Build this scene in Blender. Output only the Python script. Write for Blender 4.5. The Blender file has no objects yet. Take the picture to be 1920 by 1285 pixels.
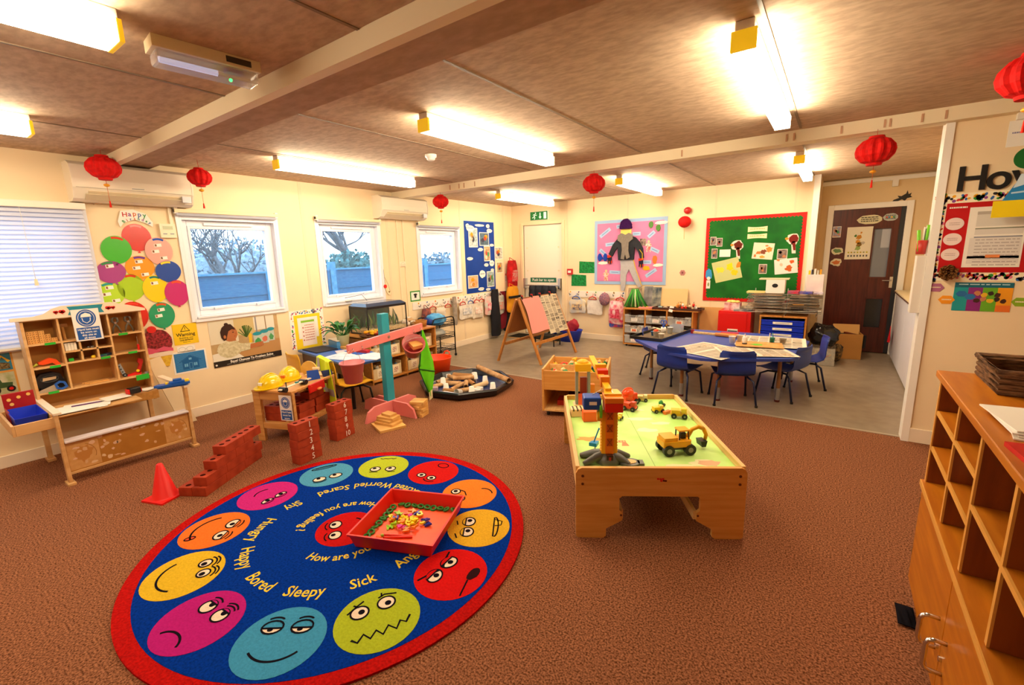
import bpy, math, random
from mathutils import Vector, Matrix
random.seed(7)
SC = bpy.context.scene
COL = SC.collection
R = math.radians

# ---------------------------------------------------------------- camera, world, exposure
cam_d = bpy.data.cameras.new('camera'); cam = bpy.data.objects.new('camera', cam_d); COL.objects.link(cam)
cam_d.sensor_fit = 'HORIZONTAL'; cam_d.sensor_width = 36.0; cam_d.lens = 844.66 / 1920 * 36.0
cam_d.clip_start = 0.02; cam_d.clip_end = 200
_y, _p, _r = R(35.672), R(-11.081), R(-1.643)
_f = Vector((-math.sin(_y)*math.cos(_p), math.cos(_y)*math.cos(_p), math.sin(_p)))
_ri = Vector((math.cos(_y), math.sin(_y), 0)); _up = _ri.cross(_f)
_R2 = math.cos(_r)*_ri + math.sin(_r)*_up; _U2 = -math.sin(_r)*_ri + math.cos(_r)*_up
cam.matrix_world = Matrix(((_R2.x, _U2.x, -_f.x, 5.116), (_R2.y, _U2.y, -_f.y, 0.0), (_R2.z, _U2.z, -_f.z, 1.514), (0, 0, 0, 1)))
SC.camera = cam
SC.view_settings.view_transform = 'Standard'; SC.view_settings.look = 'None'
SC.view_settings.gamma = 1.0; SC.view_settings.use_curve_mapping = False
SC.view_settings.exposure = 0.1
W = bpy.data.worlds.new('sky'); SC.world = W; W.use_nodes = True
_n = W.node_tree.nodes; _bg = _n['Background']
_bg.inputs[0].default_value = (0.62, 0.80, 1.0, 1); _bg.inputs[1].default_value = 4.0
LAMP_POWER = 42.0

# ---------------------------------------------------------------- helpers
def lin(c):
    c /= 255.0
    return c/12.92 if c <= 0.04045 else ((c+0.055)/1.055)**2.4
def rgb(h):
    return (lin(int(h[0:2], 16)), lin(int(h[2:4], 16)), lin(int(h[4:6], 16)), 1)
MATS = {}
def M(h, rough=0.5, metal=0.0, var=0.0, scale=20.0, stretch=(1, 1, 1), bump=0.0, trans=0.0, emit=0.0, alpha=1.0, h2=None, coat=0.0, sub=0.0):
    """procedural material: base colour h, mottled towards h2 (or darker by var) by noise"""
    key = (h, rough, metal, var, scale, stretch, bump, trans, emit, alpha, h2, coat, sub)
    if key in MATS: return MATS[key]
    m = bpy.data.materials.new('m_'+h); m.use_nodes = True
    nt = m.node_tree; b = nt.nodes['Principled BSDF']
    b.inputs['Base Color'].default_value = rgb(h); b.inputs['Roughness'].default_value = rough; b.inputs['Metallic'].default_value = metal
    b.inputs['Transmission Weight'].default_value = trans; b.inputs['Alpha'].default_value = alpha; b.inputs['Coat Weight'].default_value = coat
    b.inputs['Specular IOR Level'].default_value = 0.05 if rough > .85 else (0.25 if rough > .45 else 0.5)
    if emit: b.inputs['Emission Color'].default_value = rgb(h); b.inputs['Emission Strength'].default_value = emit
    if var or h2 or bump:
        tc = nt.nodes.new('ShaderNodeTexCoord'); mp = nt.nodes.new('ShaderNodeMapping'); no = nt.nodes.new('ShaderNodeTexNoise')
        mp.inputs['Scale'].default_value = stretch; no.inputs['Scale'].default_value = scale; no.inputs['Detail'].default_value = 5
        nt.links.new(tc.outputs['Object'], mp.inputs[0]); nt.links.new(mp.outputs[0], no.inputs['Vector'])
        if var or h2:
            cr = nt.nodes.new('ShaderNodeValToRGB'); a = rgb(h)
            c2 = rgb(h2) if h2 else tuple(x*(1-var) for x in a[:3])+(1,)
            cr.color_ramp.elements[0].position = 0.36; cr.color_ramp.elements[1].position = 0.64
            cr.color_ramp.elements[0].color = c2; cr.color_ramp.elements[1].color = a
            nt.links.new(no.outputs['Fac'], cr.inputs[0]); nt.links.new(cr.outputs[0], b.inputs['Base Color'])
        if bump:
            bp = nt.nodes.new('ShaderNodeBump'); bp.inputs['Strength'].default_value = bump; bp.inputs['Distance'].default_value = 0.01
            nt.links.new(no.outputs['Fac'], bp.inputs['Height']); nt.links.new(bp.outputs[0], b.inputs['Normal'])
    MATS[key] = m
    return m
def glass(h='ffffff', alpha=0.12, rough=0.02):
    """thin clear sheet: mostly transparent with a glossy skin"""
    key = ('glass', h, alpha, rough)
    if key in MATS: return MATS[key]
    m = bpy.data.materials.new('glass_'+h); m.use_nodes = True; nt = m.node_tree
    b = nt.nodes['Principled BSDF']; b.inputs['Base Color'].default_value = rgb(h); b.inputs['Roughness'].default_value = rough
    t = nt.nodes.new('ShaderNodeBsdfTransparent'); mx = nt.nodes.new('ShaderNodeMixShader'); mx.inputs[0].default_value = alpha
    nt.links.new(t.outputs[0], mx.inputs[1]); nt.links.new(b.outputs[0], mx.inputs[2])
    nt.links.new(mx.outputs[0], nt.nodes['Material Output'].inputs[0])
    MATS[key] = m
    return m

def wood(h, h2, grain=(1, 14, 14), scale=2.5, rough=0.45):
    return M(h, rough=rough, h2=h2, scale=scale, stretch=grain, bump=0.03)

class MB:
    """collects faces, then links them as ONE mesh object"""
    def __init__(s, T=None):
        s.v, s.f, s.mi, s.sm, s.mats, s.T = [], [], [], [], [], (T or Matrix())
    def idx(s, m):
        if m not in s.mats: s.mats.append(m)
        return s.mats.index(m)
    def add(s, vs, fs, m, smooth=False):
        o = len(s.v); s.v += [s.T @ Vector(p) for p in vs]; k = s.idx(m)
        for f in fs: s.f.append(tuple(i+o for i in f)); s.mi.append(k); s.sm.append(smooth)
        return s
    def box(s, x0, x1, y0, y1, z0, z1, m, rz=0, rx=0, ry=0):
        c = Vector(((x0+x1)/2, (y0+y1)/2, (z0+z1)/2)); rot = Matrix.Rotation(rz, 3, 'Z') @ Matrix.Rotation(ry, 3, 'Y') @ Matrix.Rotation(rx, 3, 'X')
        vs = [c + rot @ (Vector((x, y, z))-c) for z in (z0, z1) for y in (y0, y1) for x in (x0, x1)]
        return s.add(vs, [(0, 2, 3, 1), (4, 5, 7, 6), (0, 1, 5, 4), (2, 6, 7, 3), (0, 4, 6, 2), (1, 3, 7, 5)], m)
    def bar(s, p, q, w, h, m, up=(0, 0, 1)):
        """square bar from p to q, w across, h along up"""
        p, q = Vector(p), Vector(q); d = (q-p).normalized(); u = Vector(up)
        if abs(d.dot(u)) > 0.98: u = Vector((1, 0, 0))
        a = d.cross(u).normalized(); b = a.cross(d).normalized()
        vs = [e + a*w/2*i + b*h/2*j for e in (p, q) for j in (-1, 1) for i in (-1, 1)]
        return s.add(vs, [(0, 1, 3, 2), (4, 6, 7, 5), (0, 4, 5, 1), (2, 3, 7, 6), (0, 2, 6, 4), (1, 5, 7, 3)], m)
    def ring(s, c, a, b, ra, rb, n):
        return [c + a*(ra*math.cos(2*math.pi*i/n)) + b*(rb*math.sin(2*math.pi*i/n)) for i in range(n)]
    def cyl(s, p, q, r, m, r2=None, n=14, cap=True, hollow=False):
        p, q = Vector(p), Vector(q); d = (q-p).normalized(); u = Vector((0, 0, 1)) if abs(d.z) < 0.9 else Vector((1, 0, 0))
        a = d.cross(u).normalized(); b = d.cross(a).normalized(); r2 = r if r2 is None else r2
        A, B = s.ring(p, a, b, r, r, n), s.ring(q, a, b, r2, r2, n)
        s.add(A+B, [(i, (i+1) % n, n+(i+1) % n, n+i) for i in range(n)], m, True)
        if hollow:
            A2, B2 = s.ring(p, a, b, r*0.9, r*0.9, n), s.ring(q, a, b, r2*0.9, r2*0.9, n)
            s.add(A2+B2, [(n+i, n+(i+1) % n, (i+1) % n, i) for i in range(n)], m, True)
            s.add(A+A2, [(i, n+i, n+(i+1) % n, (i+1) % n) for i in range(n)], m); s.add(B+B2, [(i, (i+1) % n, n+(i+1) % n, n+i) for i in range(n)], m)
        elif cap:
            if r > 1e-5: s.add(A, [tuple(reversed(range(n)))], m)
            if r2 > 1e-5: s.add(B, [tuple(range(n))], m)
        return s
    def tube(s, pts, r, m, n=8, closed=False):
        P = [Vector(p) for p in pts]; k = len(P); rs = r if isinstance(r, (list, tuple)) else [r]*k
        up = Vector((0, 0, 1)); vs = []; prev = None
        for i in range(k):
            d = (P[(i+1) % k]-P[i-1]) if closed else (P[min(i+1, k-1)]-P[max(i-1, 0)])
            d = d.normalized() if d.length > 1e-9 else Vector((0, 0, 1))
            if prev is None:
                u = up if abs(d.z) < 0.95 else Vector((1, 0, 0)); a = d.cross(u).normalized()
            else:
                a = (prev - d*prev.dot(d)); a = a.normalized() if a.length > 1e-6 else d.orthogonal().normalized()
            prev = a; b = d.cross(a)
            vs += s.ring(P[i], a, b, rs[i], rs[i], n)
        fs = [(i*n+j, i*n+(j+1) % n, ((i+1) % k)*n+(j+1) % n, ((i+1) % k)*n+j) for i in range(k if closed else k-1) for j in range(n)]
        if not closed: fs += [tuple(reversed(range(n))), tuple(range((k-1)*n, k*n))]
        return s.add(vs, fs, m, True)
    def sph(s, c, r, m, n=12, k=8, rot=None, fn=None, z0=-1.0, z1=1.0):
        """ellipsoid, optionally only between z0..z1 (unit sphere) and displaced by fn(unit dir)"""
        r = (r, r, r) if not isinstance(r, (list, tuple)) else r; c = Vector(c); vs = []
        t0, t1 = math.acos(max(-1, min(1, z1))), math.acos(max(-1, min(1, z0)))
        for i in range(k+1):
            t = t0+(t1-t0)*i/k
            for j in range(n):
                a = 2*math.pi*j/n; u = Vector((math.sin(t)*math.cos(a), math.sin(t)*math.sin(a), math.cos(t)))
                g = fn(u) if fn else 1.0
                p = Vector((u.x*r[0]*g, u.y*r[1]*g, u.z*r[2]*g))
                if rot is not None: p = rot @ p
                vs.append(c+p)
        fs = [(i*n+j, (i+1)*n+j, (i+1)*n+(j+1) % n, i*n+(j+1) % n) for i in range(k) for j in range(n)]
        return s.add(vs, fs, m, True)
    def prism(s, poly, z0, z1, m, smooth=False):
        n = len(poly); area = sum(poly[i][0]*poly[(i+1) % n][1]-poly[(i+1) % n][0]*poly[i][1] for i in range(n))
        if area < 0: poly = list(reversed(poly))
        B = [(x, y, z0) for x, y in poly]; T = [(x, y, z1) for x, y in poly]
        s.add(B, [tuple(reversed(range(n)))], m); s.add(T, [tuple(range(n))], m)
        return s.add(B+T, [(i, (i+1) % n, n+(i+1) % n, n+i) for i in range(n)], m, smooth)
    def ell(s, cx, cy, rx, ry, z0, z1, m, rot=0, n=28):
        c, q = math.cos(rot), math.sin(rot)
        return s.prism([(cx+rx*math.cos(t)*c-ry*math.sin(t)*q, cy+rx*math.cos(t)*q+ry*math.sin(t)*c) for t in [2*math.pi*i/n for i in range(n)]], z0, z1, m, True)
    def rect(s, x0, x1, y0, y1, z0, z1, m, rot=0):
        cx, cy = (x0+x1)/2, (y0+y1)/2; c, q = math.cos(rot), math.sin(rot)
        return s.prism([(cx+(x-cx)*c-(y-cy)*q, cy+(x-cx)*q+(y-cy)*c) for x, y in ((x0, y0), (x1, y0), (x1, y1), (x0, y1))], z0, z1, m)
    def line(s, pts, w, z0, z1, m, closed=False):
        """flat drawn line through pts"""
        P = [Vector((p[0], p[1])) for p in pts]; k = len(P); L, Rr = [], []
        for i in range(k):
            d = (P[(i+1) % k]-P[i-1]) if closed else (P[min(i+1, k-1)]-P[max(i-1, 0)])
            d = d.normalized() if d.length > 1e-9 else Vector((1, 0)); nrm = Vector((-d.y, d.x))*w/2
            L.append(P[i]+nrm); Rr.append(P[i]-nrm)
        vs = [(p.x, p.y, z1) for p in L]+[(p.x, p.y, z1) for p in Rr]+[(p.x, p.y, z0) for p in L]+[(p.x, p.y, z0) for p in Rr]
        fs = []
        for i in range(k if closed else k-1):
            j = (i+1) % k
            fs += [(k+i, k+j, j, i), (i, j, 2*k+j, 2*k+i), (3*k+i, 3*k+j, k+j, k+i)]
        return s.add(vs, fs, m)
    def arc(s, cx, cy, rx, ry, a0, a1, w, z0, z1, m, rot=0, n=16):
        c, q = math.cos(rot), math.sin(rot); pts = []
        for i in range(n+1):
            t = R(a0+(a1-a0)*i/n); x, y = rx*math.cos(t), ry*math.sin(t); pts.append((cx+x*c-y*q, cy+x*q+y*c))
        return s.line(pts, w, z0, z1, m)
    def lathe(s, prof, m, n=20, c=(0, 0, 0), sx=1, sy=1):
        k = len(prof); vs = [(c[0]+r*sx*math.cos(2*math.pi*j/n), c[1]+r*sy*math.sin(2*math.pi*j/n), c[2]+z) for r, z in prof for j in range(n)]
        return s.add(vs, [(i*n+j, i*n+(j+1) % n, (i+1)*n+(j+1) % n, (i+1)*n+j) for i in range(k-1) for j in range(n)], m, True)
    def grid(s, fn, nu, nv, m, thick=0.0, smooth=True):
        P = [[Vector(fn(i/nu, j/nv)) for j in range(nv+1)] for i in range(nu+1)]
        k = nv+1; vs = [p for row in P for p in row]; fs = [(i*k+j, (i+1)*k+j, (i+1)*k+j+1, i*k+j+1) for i in range(nu) for j in range(nv)]
        s.add(vs, fs, m, smooth)
        if thick:
            N = []
            for i in range(nu+1):
                for j in range(nv+1):
                    du = P[min(i+1, nu)][j]-P[max(i-1, 0)][j]; dv = P[i][min(j+1, nv)]-P[i][max(j-1, 0)]
                    q = du.cross(dv); N.append(q.normalized() if q.length > 1e-9 else Vector((0, 0, 1)))
            v2 = [p-q*thick for p, q in zip(vs, N)]
            s.add(v2, [tuple(reversed(f)) for f in fs], m, smooth)
            rim = [(0, j) for j in range(nv)]+[(i, nv) for i in range(nu)]+[(nu, j) for j in range(nv, 0, -1)]+[(i, 0) for i in range(nu, 0, -1)]
            ids = [i*k+j for i, j in rim]; q = len(ids)
            s.add([vs[i] for i in ids]+[v2[i] for i in ids], [(a, (a+1) % q, q+(a+1) % q, q+a) for a in range(q)], m)
        return s
    def text(s, txt, x, y, size, z, m, align='CENTER', rot=0.0, bold=0.0, sx=1.0, T=None, h=0.0):
        cu = bpy.data.curves.new('t', 'FONT'); cu.body = txt; cu.size = size; cu.align_x = align; cu.align_y = 'CENTER'; cu.offset = bold; cu.resolution_u = 8 if size > .15 else 2; cu.extrude = h
        o = bpy.data.objects.new('t', cu); COL.objects.link(o); dg = bpy.context.evaluated_depsgraph_get()
        me = bpy.data.meshes.new_from_object(o.evaluated_get(dg))
        c, q = math.cos(rot), math.sin(rot)
        vs = [(x+v.co.x*sx*c-v.co.y*q, y+v.co.x*sx*q+v.co.y*c, z+v.co.z) for v in me.vertices]
        if T is not None: vs = [T @ Vector(p) for p in vs]
        s.add(vs, [tuple(p.vertices) for p in me.polygons], m)
        bpy.data.objects.remove(o); bpy.data.curves.remove(cu); bpy.data.meshes.remove(me)
        return s
    def build(s, name, parent=None, bevel=0.0, loc=None, rot=None):
        me = bpy.data.meshes.new(name); me.from_pydata([tuple(p) for p in s.v], [], s.f)
        for m in s.mats: me.materials.append(m)
        me.polygons.foreach_set('material_index', s.mi); me.polygons.foreach_set('use_smooth', s.sm); me.update()
        o = bpy.data.objects.new(name, me); COL.objects.link(o)
        if parent is not None: o.parent = parent
        if loc is not None: o.location = loc
        if rot is not None: o.rotation_euler = rot
        if bevel:
            b = o.modifiers.new('bevel', 'BEVEL'); b.width = bevel; b.segments = 2; b.limit_method = 'ANGLE'; b.angle_limit = R(50)
        return o
def tag(o, label=None, cat=None, group=None, kind=None):
    if label: o['label'] = label
    if cat: o['category'] = cat
    if group: o['group'] = group
    if kind: o['kind'] = kind
    return o
def thing(name, label, cat, loc=(0, 0, 0), rz=0.0, group=None, rot=None):
    o = bpy.data.objects.new(name, None); COL.objects.link(o); o.empty_display_size = 0.05
    o.location = loc; o.rotation_euler = rot if rot is not None else (0, 0, rz)
    return tag(o, label, cat, group)
def copy_tree(o, parent=None):
    c = o.copy(); COL.objects.link(c)
    if parent is not None: c.parent = parent
    for ch in list(o.children): copy_tree(ch, c)
    return c
def again(o, loc, rz=None, label=None, rot=None, group=None, scale=None):
    """another one of the same thing, with its parts"""
    c = copy_tree(o); c.location = loc
    if rz is not None: c.rotation_euler = (0, 0, rz)
    if rot is not None: c.rotation_euler = rot
    if label: c['label'] = label
    if group: c['group'] = group
    if scale: c.scale = scale
    return c
def struct(name, mb, parent=None, bevel=0.0, label=None):
    o = mb.build(name, parent, bevel)
    if parent is None: o['kind'] = 'structure'
    return o
# local frames for things fixed to walls: X right, Y up, Z out of the wall
LEFT = (R(90), 0, R(90))      # window wall, x = 0
BACK = (R(90), 0, 0)          # walls that face the camera
def on_left(y, z, off=0.0): return (off, y, z)
def wobble(pts, a, seed=0):
    rr = random.Random(seed); return [tuple(c+rr.uniform(-a, a) for c in p) for p in pts]
def blob(cx, cy, rx, ry, seed=0, n=18, a=0.12, rot=0):
    rr = random.Random(seed); o = []
    for i in range(n):
        t = 2*math.pi*i/n; g = 1+rr.uniform(-a, a); x, y = rx*g*math.cos(t), ry*g*math.sin(t)
        o.append((cx+x*math.cos(rot)-y*math.sin(rot), cy+x*math.sin(rot)+y*math.cos(rot)))
    return o
# ---------------------------------------------------------------- colours used often
WHITE = M('f4f0ea', 0.35); UPVC = M('f2f1f5', 0.3); PAPER = M('f3efe8', 0.7); BLACK = M('141416', 0.45); INK = M('101418', 0.6)
CREAM = M('f4ddb8', 0.6, var=0.05, scale=2.0)
ALC = M('e6cca0', 0.6, var=0.05, scale=2.0)  # wall cream darkened, the alcove's shade is put into this colour
RED = M('d8140c', 0.45); BLUE = M('1746c8', 0.4); GREEN = M('2fae35', 0.5); YEL = M('f6cf12', 0.45); ORG = M('f2701a', 0.45)
BIRCH = wood('e6bd83', 'd8a868'); BEECH = wood('dc9a4a', 'cb8436'); PINE = wood('dca563', 'c78a45')
METAL = M('c8c8cc', 0.25, 1.0); GREYP = M('9aa0a8', 0.4)
YB = 7.22; H = 2.4

# ---------------------------------------------------------------- the setting
carpet = M('a87050', 0.95, h2='54301e', scale=130, bump=0.22, stretch=(1, 1, 1))
mb = MB(); mb.box(-0.1, 7.6, -3.1, 4.52, -0.1, 0, carpet); struct('floor', mb)
vinyl = M('958672', 0.35, h2='887965', scale=9, bump=0.01)
mb = MB(); mb.box(-0.1, 7.6, 4.52, 8.2, -0.1, 0, vinyl)
struct('floor.001', mb)
mb = MB(); mb.box(0, 5.66, 4.505, 4.54, 0, 0.004, M('b9ab97', 0.35, 0.4)); struct('trim_1', mb)
ceil = M('d0b69c', 0.8, h2='b89e86', scale=9, stretch=(1.6, 3.2, 1), bump=0.12)
mb = MB(); mb.box(-0.1, 7.6, -3.1, 8.2, H, H+0.1, ceil)
seam = M('8a745f', 0.5)
for x, y0, y1 in ((1.02, -3, 1.28), (2.335, -3, 1.28), (3.5, -3, 1.28), (4.7, -3, 1.28), (1.2, 1.62, 4.3), (2.33, 1.62, 4.3), (3.56, 1.62, 4.3), (4.8, 1.62, 4.3), (1.2, 4.5, 7.2), (2.4, 4.5, 7.2), (3.6, 4.5, 7.2), (4.78, 4.5, 7.2)):
    mb.box(x-0.008, x+0.008, y0, y1, H-0.004, H, seam)
struct('ceiling', mb)
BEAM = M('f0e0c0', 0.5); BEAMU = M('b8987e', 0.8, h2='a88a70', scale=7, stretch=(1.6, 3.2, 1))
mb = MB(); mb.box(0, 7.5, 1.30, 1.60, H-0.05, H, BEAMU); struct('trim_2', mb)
mb = MB(); mb.box(0, 7.5, 1.275, 1.33, H-0.085, H, BEAM); struct('trim_3', mb)
mb = MB(); mb.box(0, 7.5, 4.36, 4.50, H-0.09, H, BEAM)
for x in (1.1, 1.25, 1.33, 1.5, 3.9, 4.7, 4.75, 5.05, 5.3, 5.33, 5.5, 5.62): mb.box(x, x+0.012, 4.355, 4.36, H-0.075, H-0.02, M('c79a7a', 0.5))
struct('trim_4', mb)
# window wall with four openings
WIN = [(-0.62, 1.09, 0.92, 2.00), (1.775, 2.685, 0.975, 1.945), (3.185, 4.085, 0.975, 1.955), (4.80, 5.695, 0.95, 1.94)]
mb = MB(); ys = -3.1; LOW, TOP = 0.92, 2.0
for y0, y1, z0, z1 in WIN:
    mb.box(-0.12, 0, ys, y0, 0, H, CREAM); mb.box(-0.12, 0, y0, y1, 0, z0, CREAM); mb.box(-0.12, 0, y0, y1, z1, H, CREAM); ys = y1
mb.box(-0.12, 0, ys, YB+0.1, 0, H, CREAM)
SEAM = M('ecd4b2', 0.6)
for y in (1.47, 3.02, 4.24, 5.76, 6.95):
    if y in (1.47,): mb.box(0, 0.003, y-0.02, y+0.02, 1.9, 2.05, SEAM)
    else: mb.box(0, 0.003, y-0.018, y+0.018, 0.1, H, SEAM)
struct('wall_left', mb)
SKIRT = M('f2e2cc', 0.45)
def skirting(name, p0, p1, axis, side, hgt=0.095):
    mb = MB(); t = 0.014
    if axis == 'y': x = p0[0]; mb.box(min(x, x+side*t), max(x, x+side*t), p0[1], p1[1], 0, hgt, SKIRT)
    else: y = p0[1]; mb.box(p0[0], p1[0], min(y, y+side*t), max(y, y+side*t), 0, hgt, SKIRT)
    return struct(name, mb, bevel=0.003)
skirting('baseboard_left', (0, -3), (0, YB), 'y', 1)
# back wall (door at its left end), alcove behind it, the short wall on the right
mb = MB(); DX0, DX1, DZ = 0.27, 1.09, 2.03
mb.box(-0.12, DX0, YB, YB+0.12, 0, H, CREAM); mb.box(DX0, DX1, YB, YB+0.12, DZ, H, CREAM); mb.box(DX1, 4.86, YB, YB+0.12, 0, H, CREAM)
for x in (1.2, 2.3, 3.62, 4.6): mb.box(x-0.012, x+0.012, YB-0.003, YB, 0.1, H, SEAM)
struct('wall_back', mb)
mb = MB(); mb.box(4.79, 4.86, YB-0.03, YB+0.12, 0, H, WHITE); struct('trim_5', mb)
skirting('baseboard_back', (1.15, YB), (4.79, YB), 'x', -1)
YA = 8.02
mb = MB(); mb.box(4.74, 4.86, YB+0.12, YA, 0, H, ALC); struct('wall_alcove_left', mb)
AX0, AX1, AZ = 5.02, 5.80, 1.99
mb = MB(); mb.box(4.74, AX0, YA, YA+0.12, 0, H, ALC); mb.box(AX0, AX1, YA, YA+0.12, AZ, H, ALC); mb.box(AX1, 6.2, YA, YA+0.12, 0, H, ALC)
struct('wall_alcove_back', mb)
mb = MB(); mb.box(6.06, 6.18, 4.57, YA, 0, H, ALC); struct('wall_alcove_right', mb)
mb = MB(); mb.box(5.66, 7.5, 4.45, 4.57, 0, H, CREAM); struct('wall_right', mb)
mb = MB(); mb.box(5.645, 5.69, 4.435, 4.585, 0, H, WHITE); struct('trim_6', mb)
skirting('baseboard_right', (5.66, 4.45), (7.5, 4.45), 'x', -1, 0.11)
mb = MB(); mb.box(7.5, 7.6, -3.1, 4.57, 0, H, CREAM); struct('wall_east', mb)
mb = MB(); mb.box(-0.1, 7.6, -3.1, -3.0, 0, H, CREAM); struct('wall_south', mb)
mb = MB(); mb.box(4.86, 6.06, YA-0.05, YA, H-0.07, H-0.02, WHITE); mb.box(5.62, 5.68, YA-0.06, YA, H-0.15, H-0.07, WHITE); struct('trim_7', mb)

# windows
FRAME = M('eceef8', 0.25); GL = glass('dfefff', 0.05)
for n, (y0, y1, z0, z1) in enumerate(WIN):
    w = bpy.data.objects.new('window_%d' % (n+1), None); COL.objects.link(w); w['kind'] = 'structure'; w.location = (0, y0, z0)
    a, b = y1-y0, z1-z0
    mb = MB(); t = 0.02
    mb.box(-0.12, 0.012, 0, t, 0, b, FRAME); mb.box(-0.12, 0.012, a-t, a, 0, b, FRAME); mb.box(-0.12, 0.012, t, a-t, b-t, b, FRAME); mb.box(-0.12, 0.03, t, a-t, 0, t, FRAME)
    mb.box(0, 0.014, -0.03, 0, -0.03, b+0.02, FRAME); mb.box(0, 0.014, a, a+0.03, -0.03, b+0.02, FRAME); mb.box(0, 0.02, 0, a, -0.035, 0, FRAME); mb.box(0, 0.014, 0, a, b, b+0.02, FRAME)
    mb.build('window_lining', w, 0.002)
    mb = MB()
    for q0, q1 in ((0.0, 0.055), (0.055, 0.095)):
        x0, x1 = (-0.115, -0.055) if q0 == 0 else (-0.105, -0.045)
        q0 += t; q1 += t
        if q0 > 0.05: q1 -= 0.015
        mb.box(x0, x1, q0, q1, q0, b-q0, FRAME); mb.box(x0, x1, a-q1, a-q0, q0, b-q0, FRAME); mb.box(x0, x1, q1, a-q1, q0, q1, FRAME); mb.box(x0, x1, q1, a-q1, b-q1, b-q0, FRAME)
    mb.build('window_frame', w, 0.004)
    mb = MB(); q = 0.1; mb.box(-0.085, -0.08, q, a-q, q, b-q, GL); mb.build('pane', w)
    if n:
        mb = MB(); mb.box(-0.055, -0.035, 0.2, 0.29, 0.075, 0.09, UPVC); mb.box(-0.05, -0.02, 0.2, 0.22, 0.07, 0.095, UPVC)
        mb.box(-0.055, -0.035, a-0.29, a-0.2, 0.075, 0.09, UPVC); mb.box(-0.05, -0.02, a-0.29, a-0.27, 0.07, 0.095, UPVC); mb.build('window_handle', w, 0.002)
        mb = MB(); mb.box(-0.055, -0.035, 0.22, a-0.22, b-0.065, b-0.04, UPVC); mb.build('trickle_vent', w, 0.002)

# door_1: white fire exit door; door_2: dark door of the alcove
d = bpy.data.objects.new('door_1', None); COL.objects.link(d); d['kind'] = 'structure'; d.location = (DX0, YB, 0)
DW = DX1-DX0; DOORW = M('f1e8d8', 0.4)
mb = MB(); mb.box(-0.06, 0, -0.02, 0.02, 0, DZ+0.05, CREAM); mb.box(DW, DW+0.06, -0.02, 0.02, 0, DZ+0.05, CREAM); mb.box(0, DW, -0.02, 0.02, DZ-0.0, DZ+0.05, CREAM); mb.build('door_frame', d, 0.004)
mb = MB(); mb.box(0.0, DW, 0.015, 0.055, 0.01, DZ, DOORW)
for x in (0.07, DW-0.08):
    for z in (1.62, 1.2): mb.cyl((x, 0.016, z), (x, 0.008, z), 0.014, M('e8dcb8', 0.4))
mb.build('door_panel', d, 0.003)
mb = MB(); mb.box(0.01, 0.06, -0.055, 0.015, 0.87, 1.06, METAL); mb.box(DW-0.06, DW-0.01, -0.055, 0.015, 0.87, 1.06, METAL); mb.cyl((0.03, -0.045, 0.93), (DW-0.03, -0.045, 0.93), 0.012, METAL); mb.build('push_bar', d, 0.003)
d2 = bpy.data.objects.new('door_2', None); COL.objects.link(d2); d2['kind'] = 'structure'; d2.location = (AX0, YA, 0)
DW = AX1-AX0; MAH = wood('5a1d10', '451208', grain=(14, 14, 1), scale=3, rough=0.35)
mb = MB(); mb.box(-0.07, 0, -0.03, 0.05, 0, AZ+0.07, WHITE); mb.box(DW, DW+0.07, -0.03, 0.05, 0, AZ+0.07, WHITE); mb.box(0, DW, -0.03, 0.05, AZ, AZ+0.07, WHITE); mb.build('door_frame', d2, 0.004)
mb = MB()
V0, V1, A0, A1, B0, B1 = 0.47, 0.66, 1.06, 1.72, 0.36, 0.77
for x0, x1, z0, z1 in ((0, V0, 0.01, AZ), (V1, DW, 0.01, AZ), (V0, V1, 0.01, B0), (V0, V1, B1, A0), (V0, V1, A1, AZ)): mb.box(x0, x1, -0.005, 0.04, z0, z1, MAH)
for z0, z1 in ((A0, A1), (B0, B1)):
    mb.box(V0-0.012, V0+0.006, -0.014, -0.005, z0-0.012, z1+0.012, MAH); mb.box(V1-0.006, V1+0.012, -0.014, -0.005, z0-0.012, z1+0.012, MAH); mb.box(V0, V1, -0.014, -0.005, z0-0.012, z0+0.006, MAH); mb.box(V0, V1, -0.014, -0.005, z1-0.006, z1+0.012, MAH)
mb.build('door_panel', d2, 0.001)
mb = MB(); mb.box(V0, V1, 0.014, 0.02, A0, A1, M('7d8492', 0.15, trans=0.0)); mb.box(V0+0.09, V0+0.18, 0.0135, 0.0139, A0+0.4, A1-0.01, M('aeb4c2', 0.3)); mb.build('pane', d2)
mb = MB(); mb.box(V0, V1, 0.014, 0.02, B0, B1, M('121820', 0.12)); mb.build('pane', d2)
mb = MB(); mb.box(0.70, 0.735, -0.014, -0.005, 0.92, 1.07, METAL); mb.cyl((0.717, -0.014, 1.02), (0.717, -0.05, 1.02), 0.009, METAL); mb.cyl((0.722, -0.047, 1.02), (0.62, -0.047, 1.02), 0.009, METAL); mb.build('door_handle', d2, 0.001)
mb = MB(); mb.box(DW-0.05, DW-0.005, -0.012, -0.004, 0.01, AZ, M('20252e', 0.4)); mb.build('door_edge_strip', d2)

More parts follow.
